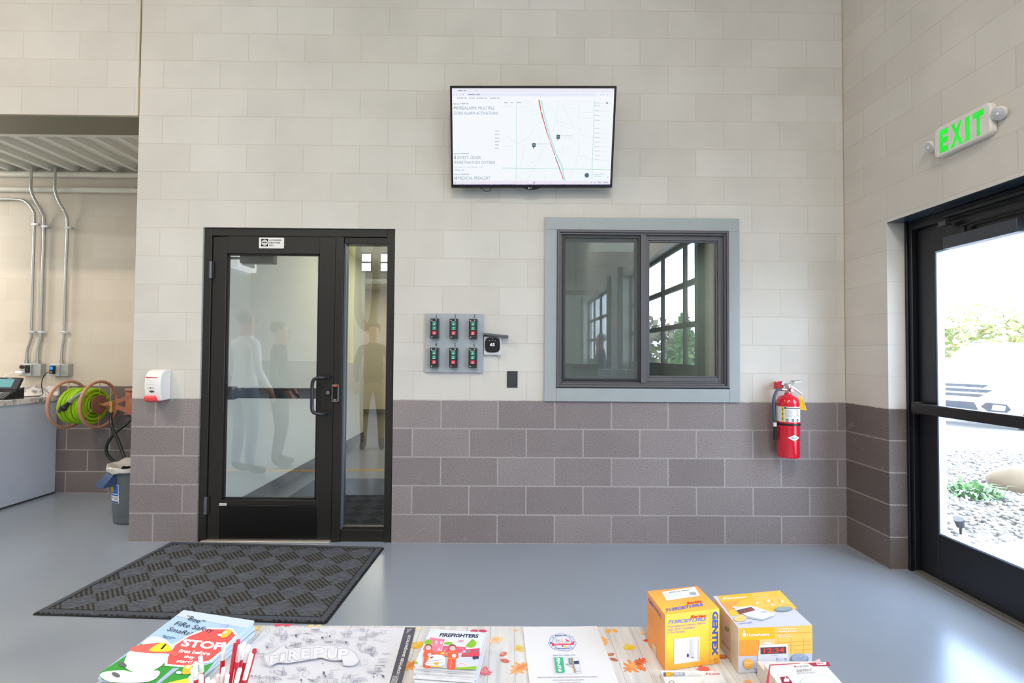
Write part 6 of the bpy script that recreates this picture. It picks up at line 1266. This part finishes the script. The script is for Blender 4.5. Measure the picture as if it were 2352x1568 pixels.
for i in range(9000):
    x, y = rg.uniform(3.3, 8.6), rg.uniform(.06, 3.5)
    if y < .25 and rg.random() < .3: continue
    if ((x - 5.80) / .39) ** 2 + ((y - 1.48) / .3) ** 2 < 1 or ((x - 4.95) / .22) ** 2 + ((y - 1.22) / .2) ** 2 < 1 or (x - 3.95) ** 2 + (y - .25) ** 2 < .0036: continue
    s = rg.uniform(.013, .028); a = rg.uniform(0, 6.28); ca, sa = math.cos(a), math.sin(a)
    k = (s * rg.uniform(.9, 1.5), s * rg.uniform(.8, 1.1), s * rg.uniform(.5, .8)); z = rg.uniform(-.005, .022)
    b.add([(x + v.x * k[0] * ca - v.y * k[1] * sa, y + v.x * k[0] * sa + v.y * k[1] * ca, z + v.z * k[2]) for v in ico], icf, rg.choice(ms))
tag(b.build('gravel', angle=180), 'bed of pale rounded river gravel outside the exit door', 'gravel', kind='stuff')
b = MB(); vs = []; mbld = mat('boulder_tan', '6f604c', rough=.85, var=.2, vs=6, bump=.6, bs=30)
b.ball((5.80, 1.48, .05), (.34, .25, .17), mbld, 20, 12)
for i, v in enumerate(b.v): d = 1 + .12 * math.sin(v.x * 9 + v.y * 5) * math.cos(v.z * 11 + v.y * 7); b.v[i] = V((5.80, 1.48, .05)) + (v - V((5.80, 1.48, .05))) * d
tag(b.build('boulder'), 'tan boulder lying in the gravel bed outside', 'boulder')
t = thing('low_plant', 'low green leafy plant growing in the gravel outside the door', 'plant', (4.95, 1.25, .0)); b = MB(); mgr = [mat('leaf_' + c, c, rough=.6, var=.15) for c in ('3f6a2c', '52803c', '5a7048')]
for i in range(130):
    a = rg.uniform(0, 6.28); r = rg.uniform(.02, .14); o = V((4.95 + r * math.cos(a) * 1.6, 1.22 + r * math.sin(a) * 1.6, .015)); l = rg.uniform(.12, .26); tl = rg.uniform(.3, 1.1); d = V((math.cos(a), math.sin(a), 0)); w = V((-math.sin(a), math.cos(a), 0)) * .014
    p1 = o + d * l * .5 * math.sin(tl) + V((0, 0, l * .55 * math.cos(tl))); p2 = o + d * l * math.sin(tl * 1.3) + V((0, 0, max(.02, l * .6 * math.cos(tl * 1.3))))
    b.add([o - w * .5, o + w * .5, p1 + w, p1 - w, p2], [(0, 1, 2, 3), (3, 2, 4)], rg.choice(mgr))
b.build('leaves', t)
t = thing('path_light', 'small dark landscape spotlight staked in the gravel', 'light', (3.93, .24, .0)); b = MB(); b.tube([(3.93, .24, .11), (3.955, .25, .05)], [.034, .026], M_NAVYAL, 14); b.build('lamp_hood', t); b = MB(); b.cyl((3.955, .25, .06), (3.955, .25, -.01), .009, M_NAVYAL, 8); b.build('stake', t)
# parked cars: white sport utility vehicles
def suv(label, loc, head):
    t = thing('parked_car', label, 'car', (0, 0, 0), 'white cars parked outside the exit door'); mw = mat('car_white', 'e6e7e8', rough=.15, spec=.6, coat=.6, var=.01); mg_ = mat('car_glass', '6f7f92', rough=.08, spec=.8); md = mat('car_dark', '2d3136', rough=.5)
    # local: front toward -y, length along y
    pr = [(-2.25, .30), (-2.28, .55), (-2.22, .78), (-2.10, .93), (-1.1, 1.06), (2.15, 1.10), (2.27, .9), (2.27, .35), (2.1, .28), (1.85, .30), (1.75, .60), (1.35, .72), (.98, .60), (.88, .28), (-.95, .28), (-1.05, .60), (-1.42, .72), (-1.8, .60), (-1.9, .30)]
    b = MB(); k = len(pr); b.add([(-.92, y, z) for y, z in pr] + [(.92, y, z) for y, z in pr], [tuple(range(k)), tuple(reversed(range(k, 2 * k)))] + [(i, k + i, k + (i + 1) % k, (i + 1) % k) for i in range(k)], mw)
    g = [(-1.15, 1.04, .86), (-.35, 1.60, .66), (.2, 1.68, .64), (1.6, 1.64, .64), (2.2, 1.08, .84)]; n = len(g)
    b.add([(-w, y, z) for y, z, w in g] + [(w, y, z) for y, z, w in g], [tuple(range(n)), tuple(reversed(range(n, 2 * n)))] + [(i, n + i, n + (i + 1) % n, (i + 1) % n) for i in range(n)], mw); b.build('body', t, bevel=.05, seg=3)
    def q(nm, P, m):
        P = [V(p) for p in P]; nn_ = (P[1] - P[0]).cross(P[2] - P[0]).normalized(); b = MB(); b.add(P, [(0, 1, 2, 3)], m); b.add([p + nn_ * .001 for p in P], [(3, 2, 1, 0)], m); b.build(nm, t, smooth=False)
    q('windshield', [(-.78, -1.06, 1.115), (.78, -1.06, 1.115), (.6, -.42, 1.57), (-.6, -.42, 1.57)], mg_)
    for s in (-1, 1):
        q('side_window', [(s * .86, -.85, 1.13), (s * .86, .35, 1.13), (s * .69, .3, 1.57), (s * .70, -.32, 1.56)], mg_); q('side_window', [(s * .865, .42, 1.13), (s * .865, 1.65, 1.14), (s * .69, 1.4, 1.56), (s * .68, .38, 1.58)], mg_)
        b = MB(); b.poly(frame((s * .62, -2.285, .78), (1, 0, 0), (0, .35, .94)), [(-.24, -.03), (.22, -.01), (.26, .07), (-.1, .06)] if s > 0 else [(.24, -.03), (-.22, -.01), (-.26, .07), (.1, .06)], mat('headlight_grey', '9aa2aa', rough=.1, spec=.8), .0, .03); b.build('headlight', t)
        b = MB(); b.poly(frame((s * .66, -2.30, .45), (1, 0, 0), (0, 0, 1)), [(-.2, 0), (-.1, -.08), (.16, -.08), (.22, -.02), (.16, .07), (-.12, .08)] if s > 0 else [(.2, 0), (.1, -.08), (-.16, -.08), (-.22, -.02), (-.16, .07), (.12, .08)], md, 0, .03); b.poly(frame((s * .70, -2.302, .45), (1, 0, 0), (0, 0, 1)), [(-.08, -.05), (.1, -.05), (.12, .04), (-.06, .05)], mat('fog_lens', 'c9ced2', rough=.1), .001); b.build('fog_light', t)
        b = MB(); b.box((s * 1.0, -.80, 1.1), (.18, .1, .14), mw); b.build('wing_mirror', t, bevel=.02)
        for y in (-1.42, 1.35): b = MB(); b.cyl((s * .70, y, .34), (s * .90, y, .34), .335, M_RUBBER, 28); b.cyl((s * .90, y, .34), (s * .91, y, .34), .22, M_STEEL, 20); b.build('wheel', t)
        b = MB(); b.cyl((s * .6, -.1, 1.70), (s * .6, 1.4, 1.69), .018, md, 8); b.build('roof_rail', t)
    b = MB()
    for z, w in ((.83, .56), (.74, .62), (.65, .5)): b.poly(frame((0, -2.30, z), (1, 0, 0), (0, .2, 1)), [(-w + .08, -.025), (w - .08, -.025), (w, .025), (-w, .025)], md, 0, .04)
    b.build('grille', t); b = MB(); b.poly(frame((0, -2.31, .44), (1, 0, 0), (0, 0, 1)), [(-.42, -.10), (.42, -.10), (.36, .08), (-.36, .08)], md, 0, .05); b.b2(-.8, .8, -2.29, -2.2, .24, .31, md); b.build('lower_intake', t)
    t.location = V(loc); t.rotation_euler = (0, 0, head); return t
c1 = suv('white utility car nearest the exit door, grille toward the building', (11.16, 6.9, -.02), -1.16)
dup(c1, (17.3, 10.6, -.02), (0, 0, -1.2), 'white car parked farther back, partly hidden behind the nearer car')
def tree(name, label, loc, rad, h, c, n=420, cone=False):
    t = thing(name, label, 'tree', loc); x, y, z = loc; b = MB(); b.tube([(x, y, z), (x, y, z + h * .6)], [.12, .06], mat('bark', '6b5c4c', rough=.9), 8); b.build('trunk', t); b = MB(); r2 = random.Random(int(x * 10)); mm_ = [mat('foliage_' + k, k, rough=.7, var=.15) for k in c]
    for i in range(n):
        a = r2.uniform(0, 6.28); w = r2.random()
        if cone: zz = .1 + .9 * w; rr = rad * (1 - w) * math.sqrt(r2.random()) + .05; o = V((x + rr * math.cos(a), y + rr * math.sin(a), z + h * zz)); s = .16
        else: p = V((r2.gauss(0, 1), r2.gauss(0, 1), r2.gauss(0, .8))).normalized() * rad * r2.uniform(.55, 1); o = V((x, y, z + h)) + V((p.x, p.y, p.z * .8)); s = .26
        u = V((r2.uniform(-1, 1), r2.uniform(-1, 1), r2.uniform(-1, 1))).normalized(); v = u.orthogonal().normalized()
        b.add([o - u * s, o + v * s * .6, o + u * s, o - v * s * .6], [(0, 1, 2, 3)], r2.choice(mm_))
    b.build('crown', t, smooth=False); return t
tree('tree', 'olive green bushy tree behind the parked white car', (25.3, 22.0, 0), 2.6, 2.3, ('7c8a4a', '90985a', '9a8c5a'), 900)
tree('conifer', 'dark green conifer mirrored in the right window pane', (7.3, -15.5, 0), 1.0, 2.9, ('3f6b3a', '4f7f48', '6a8f50'), 700, True)
tree('tree', 'bare brown tree mirrored in the sliding window', (8.6, -24, 0), 2.2, 1.7, ('8a7a68', '9a8c78', '7f7a5c'), 500)
tree('tree', 'rust brown tree mirrored in the window beyond the lot', (16.5, -29, 0), 2.6, 1.6, ('96745c', '8a7a60', '7a6a58'), 500)
quad('ground_lawn', [(5, -30, -.012), (22, -30, -.012), (22, -13.5, -.012), (5, -13.5, -.012)], mat('lawn_green', '7fa04a', rough=.9, var=.2, vs=3))
# ------------------------------------------------------------------ visitors standing left of the camera: seen only as reflections in the glass
def person(label, loc, head, shirt, pants, hair, h=1.72, seed=0, hat=False):
    t = thing('person', label, 'person', loc, rot=(0, 0, head)); s = h / 1.75
    me = bpy.data.meshes.new('p'); P = []; E_ = []; R_ = []
    def pt(x, y, z, r, par=None, ry=None):
        P.append((x * s, y * s, z * s)); R_.append((r * s, (ry or r) * s))
        if par is not None: E_.append((par, len(P) - 1))
        return len(P) - 1
    pel = pt(0, 0, .95, .15, None, .11); w = pt(0, .0, 1.10, .135, pel, .10); ch = pt(0, 0, 1.30, .16, w, .11); nk = pt(0, .01, 1.47, .06, ch); jaw = pt(0, -.015, 1.56, .066, nk, .075); hd = pt(0, -.005, 1.66, .082, jaw, .095); pt(0, .005, 1.72, .06, hd, .07)
    for q in (-1, 1):
        sh = pt(q * .17, .01, 1.41, .065, ch); el = pt(q * .235, .03, 1.13, .047, sh); wr = pt(q * .22, -.12, .93, .032, el); pm = pt(q * .215, -.16, .87, .034, wr, .02)
        for k in range(4): f1 = pt(q * (.235 - .016 * k), -.19, .80 + .004 * k, .010, pm); pt(q * (.23 - .015 * k), -.18, .765 + .003 * abs(k - 1), .008, f1)
        th_ = pt(q * .185, -.19, .845, .011, pm); pt(q * .178, -.205, .815, .009, th_)
        hp = pt(q * .095, 0, .86, .10, pel); kn = pt(q * .115, -.02 * (1 + seed % 2), .49, .066, hp); an = pt(q * .12, .02, .10, .045, kn); ft = pt(q * .125, -.06, .05, .045, an); pt(q * .135, -.17, .035, .035, ft)
    me.from_pydata(P, E_, []); ob = bpy.data.objects.new('p', me); COL.objects.link(ob)
    sk = ob.modifiers.new('s', 'SKIN'); sk.use_smooth_shade = True
    for i, d in enumerate(me.skin_vertices[0].data): d.radius = R_[i]; d.use_root = i == 0
    ob.modifiers.new('u', 'SUBSURF').levels = 2
    dg = bpy.context.evaluated_depsgraph_get(); nm = bpy.data.meshes.new_from_object(ob.evaluated_get(dg)); bpy.data.objects.remove(ob)
    nm.name = 'body'
    for m in (mat('skin', 'c89a80', rough=.5), mat('cloth_' + shirt, shirt, rough=.8), mat('cloth_' + pants, pants, rough=.8), mat('boots_black', '17161a', rough=.6)): nm.materials.append(m)
    for p in nm.polygons:
        c = p.center / s; arm = abs(c.x) > .185 and c.z < .98 and c.y < -.05
        p.material_index = 0 if c.z > 1.475 or (arm and c.z < .93) else 1 if c.z > .93 or arm else 2 if c.z > .13 else 3
    bo = bpy.data.objects.new('body', nm); COL.objects.link(bo); bo.parent = t
    m = t.matrix_basis
    b = MB(); hm = mat('hair_' + hair, hair, rough=.8); b.ball((0, .022 * s, 1.695 * s), (.088 * s, .1 * s, .085 * s), hm, 16, 10)
    for i, v in enumerate(b.v):
        if v.y < -.03 * s and v.z < 1.70 * s: b.v[i] = V((v.x, -.03 * s, v.z))
    b.v = [m @ v for v in b.v]; b.build('hair', t)
    b = MB()
    for q in (-1, 1): b.ball(m @ V((q * .03 * s, -.093 * s, 1.655 * s)), .0085 * s, ink('2b2420'), 8, 6)
    b.build('eyes', t); b = MB(); b.ball(m @ V((0, -.105 * s, 1.625 * s)), .014 * s, mat('skin', 'c89a80'), 8, 6); b.build('nose', t); b = MB(); b.ball(m @ V((0, -.088 * s, 1.585 * s)), (.022 * s, .008 * s, .006 * s), ink('a05a50'), 8, 6); b.build('mouth', t)
    b = MB()
    for q in (-1, 1): b.ball(m @ V((q * .085 * s, .0, 1.64 * s)), (.012 * s, .02 * s, .03 * s), mat('skin', 'c89a80'), 8, 6)
    b.build('ears', t); return t
def mirror_at(px, dist):      # a spot in the room whose mirror image in the door glass falls at pixel column px
    return V((CX + (px - 1176) / FPX * dist, -(dist - CD) + .1, 0))
person('person in a white shirt, mirrored in the left of the door glass', mirror_at(578, 5.5), .5, 'e8ebee', '8fa0b8', 'a8a29a', 1.80, 0)
person('person in dark clothing turned aside, mirrored beside the white shirt in the door glass', mirror_at(655, 5.9), 1.3, '3d4348', '3b444e', '6d6860', 1.70, 1)
person('person in a dark jacket and khaki trousers, mirrored in the sidelight', mirror_at(866, 7.0), 2.9, '2d2e2c', '9c8a68', '3c2e24', 1.76, 1)
person('person in a navy jacket with grey hair, mirrored in the left window pane', V((2.15, -5.3, 0)), -1.2, '2b3350', '2c2f36', 'b9b6b0', 1.70, 0)

# exhaust hoses hanging from the bay ceiling, mirrored in the sidelight
def hose(label, pts, r, c):
    b = MB(); P = spline(pts, 26); b.tube(P, [r * (1 + .07 * (i % 2)) for i in range(len(P))], mat('hose_' + c, c, rough=.45), 14); tag(b.build('exhaust_hose'), label, 'hose', 'exhaust hoses hanging in the bay')
p = mirror_at(808, 8.0); hose('straight yellow exhaust hose, mirrored at the left of the sidelight', [(p.x, p.y, 1.18), (p.x, p.y, 2.2), (p.x + .02, p.y, 3.4), (p.x + .02, p.y, 4.6), (p.x, p.y, ZC - .005)], .075, 'd6c93c')
p = mirror_at(848, 8.4); hose('grey ribbed exhaust hose looped back on itself, mirrored in the sidelight', [(p.x - .16, p.y, ZC - .005), (p.x - .16, p.y, 4.4), (p.x - .17, p.y, 3.2), (p.x - .15, p.y, 2.2), (p.x - .05, p.y, 1.82), (p.x + .1, p.y, 1.85), (p.x + .16, p.y, 2.3), (p.x + .17, p.y, 3.4), (p.x + .17, p.y, 4.6), (p.x + .17, p.y, ZC - .005)], .07, '6f6c50')
# ------------------------------------------------------------------ light
w = bpy.data.worlds.new('overcast_sky'); SC.world = w; w.use_nodes = True; nt = w.node_tree; L = nt.links.new
bg = nt.nodes['Background']; tc = N(nt, 'ShaderNodeTexCoord'); nz = N(nt, 'ShaderNodeTexNoise', Scale=2.2, Detail=6.); mp = N(nt, 'ShaderNodeMapping'); mp.inputs['Scale'].default_value = (1, 1, 3); L(tc.outputs['Generated'], mp.inputs[0]); L(mp.outputs[0], nz.inputs['Vector'])
cr = N(nt, 'ShaderNodeValToRGB'); cr.color_ramp.elements[0].position = .35; cr.color_ramp.elements[0].color = (.50, .68, 1, 1); cr.color_ramp.elements[1].position = .62; cr.color_ramp.elements[1].color = (.90, .96, 1, 1); L(nz.outputs['Fac'], cr.inputs[0]); L(cr.outputs[0], bg.inputs[0]); bg.inputs[1].default_value = SKY
def area(name, loc, rot, sx, sy, e, col=(1, 1, 1), portal=False, spread=PI):
    l = bpy.data.lights.new(name, 'AREA'); l.shape = 'RECTANGLE'; l.size = sx; l.size_y = sy; l.energy = e; l.color = col; l.spread = spread
    if portal: l.cycles.is_portal = True
    o = bpy.data.objects.new(name, l); COL.objects.link(o); o.location = V(loc); o.rotation_euler = rot; return o
# lamps: unseen bay luminaires, mostly added as fill, daylight portals at the openings, corridor and office lamps, added fills
def luminaire(x, y, e, col, lab):  # unseen fixtures; all but the warm left one are added as fill
    t = thing('unseen_bay_light', lab, 'ceiling light', (x, y, 5.6), 'ceiling lights of the bay'); b = MB(); b.b2(x - .62, x + .62, y - .16, y + .16, 5.53, 5.58, M_WHITE); b.build('housing', t, bevel=.01); b = MB(); b.b2(x - .58, x + .58, y - .13, y + .13, 5.524, 5.53, mat('lit_diffuser', 'fff6e8', rough=.5, emit=3.)); b.build('diffuser', t); b = MB()
    for s in (-.5, .5): b.cyl((x + s, y, 5.58), (x + s, y, ZC), .006, M_GALV, 6)
    b.build('hanger', t); area('lamp_bay_unseen', (x, y, 5.51), (0, 0, 0), 1.1, .26, e, col)
luminaire(-4.2, -3.2, E_L, (1, .84, .68), 'bay ceiling light over the left end of the room'); luminaire(.8, -5.2, E_M, (1, .96, .90), 'bay ceiling light behind the table'); luminaire(-3.4, -9, E_M, (1, .93, .84), 'bay ceiling light deep in the room at left'); luminaire(1.0, -10.5, E_M, (1, .96, .9), 'bay ceiling light deep in the room at right')
for a0, a1 in OHD: area('portal_overhead', (XR + .27, -(a0 + a1) / 2, 2.08), (0, PI / 2, 0), 1.86, a1 - a0, 1, portal=True)
area('portal_exit', (XR + .26, -.92, 1.12), (0, PI / 2, 0), 2.1, .95, 1, portal=True)
area('fill_alcove', (-5.5, .62, 2.7), (0, -.5, 0), 1.2, .7, E_A, (1, .93, .84))  # unseen fill, added beyond the left edge to brighten the alcove
area('lamp_corridor', (-.55, 3.0, 2.7), (0, 0, 0), 1.8, 2.2, E_C, (1, .88, .58)); area('fill_corridor_blue', (.45, 1.6, .7), (0, PI / 2, 0), 1.0, 2.2, 16, (.62, .80, 1)); area('lamp_corridor_far', (-2.2, 5.8, 2.7), (0, 0, 0), 1.2, .6, E_C, (1, .95, .8)); area('lamp_office', (1.8, 2.6, 2.7), (0, 0, 0), .6, .6, E_O, (.9, 1, .96))  # the low blue area light is added fill; no window stands there
bpy.context.view_layer.update()
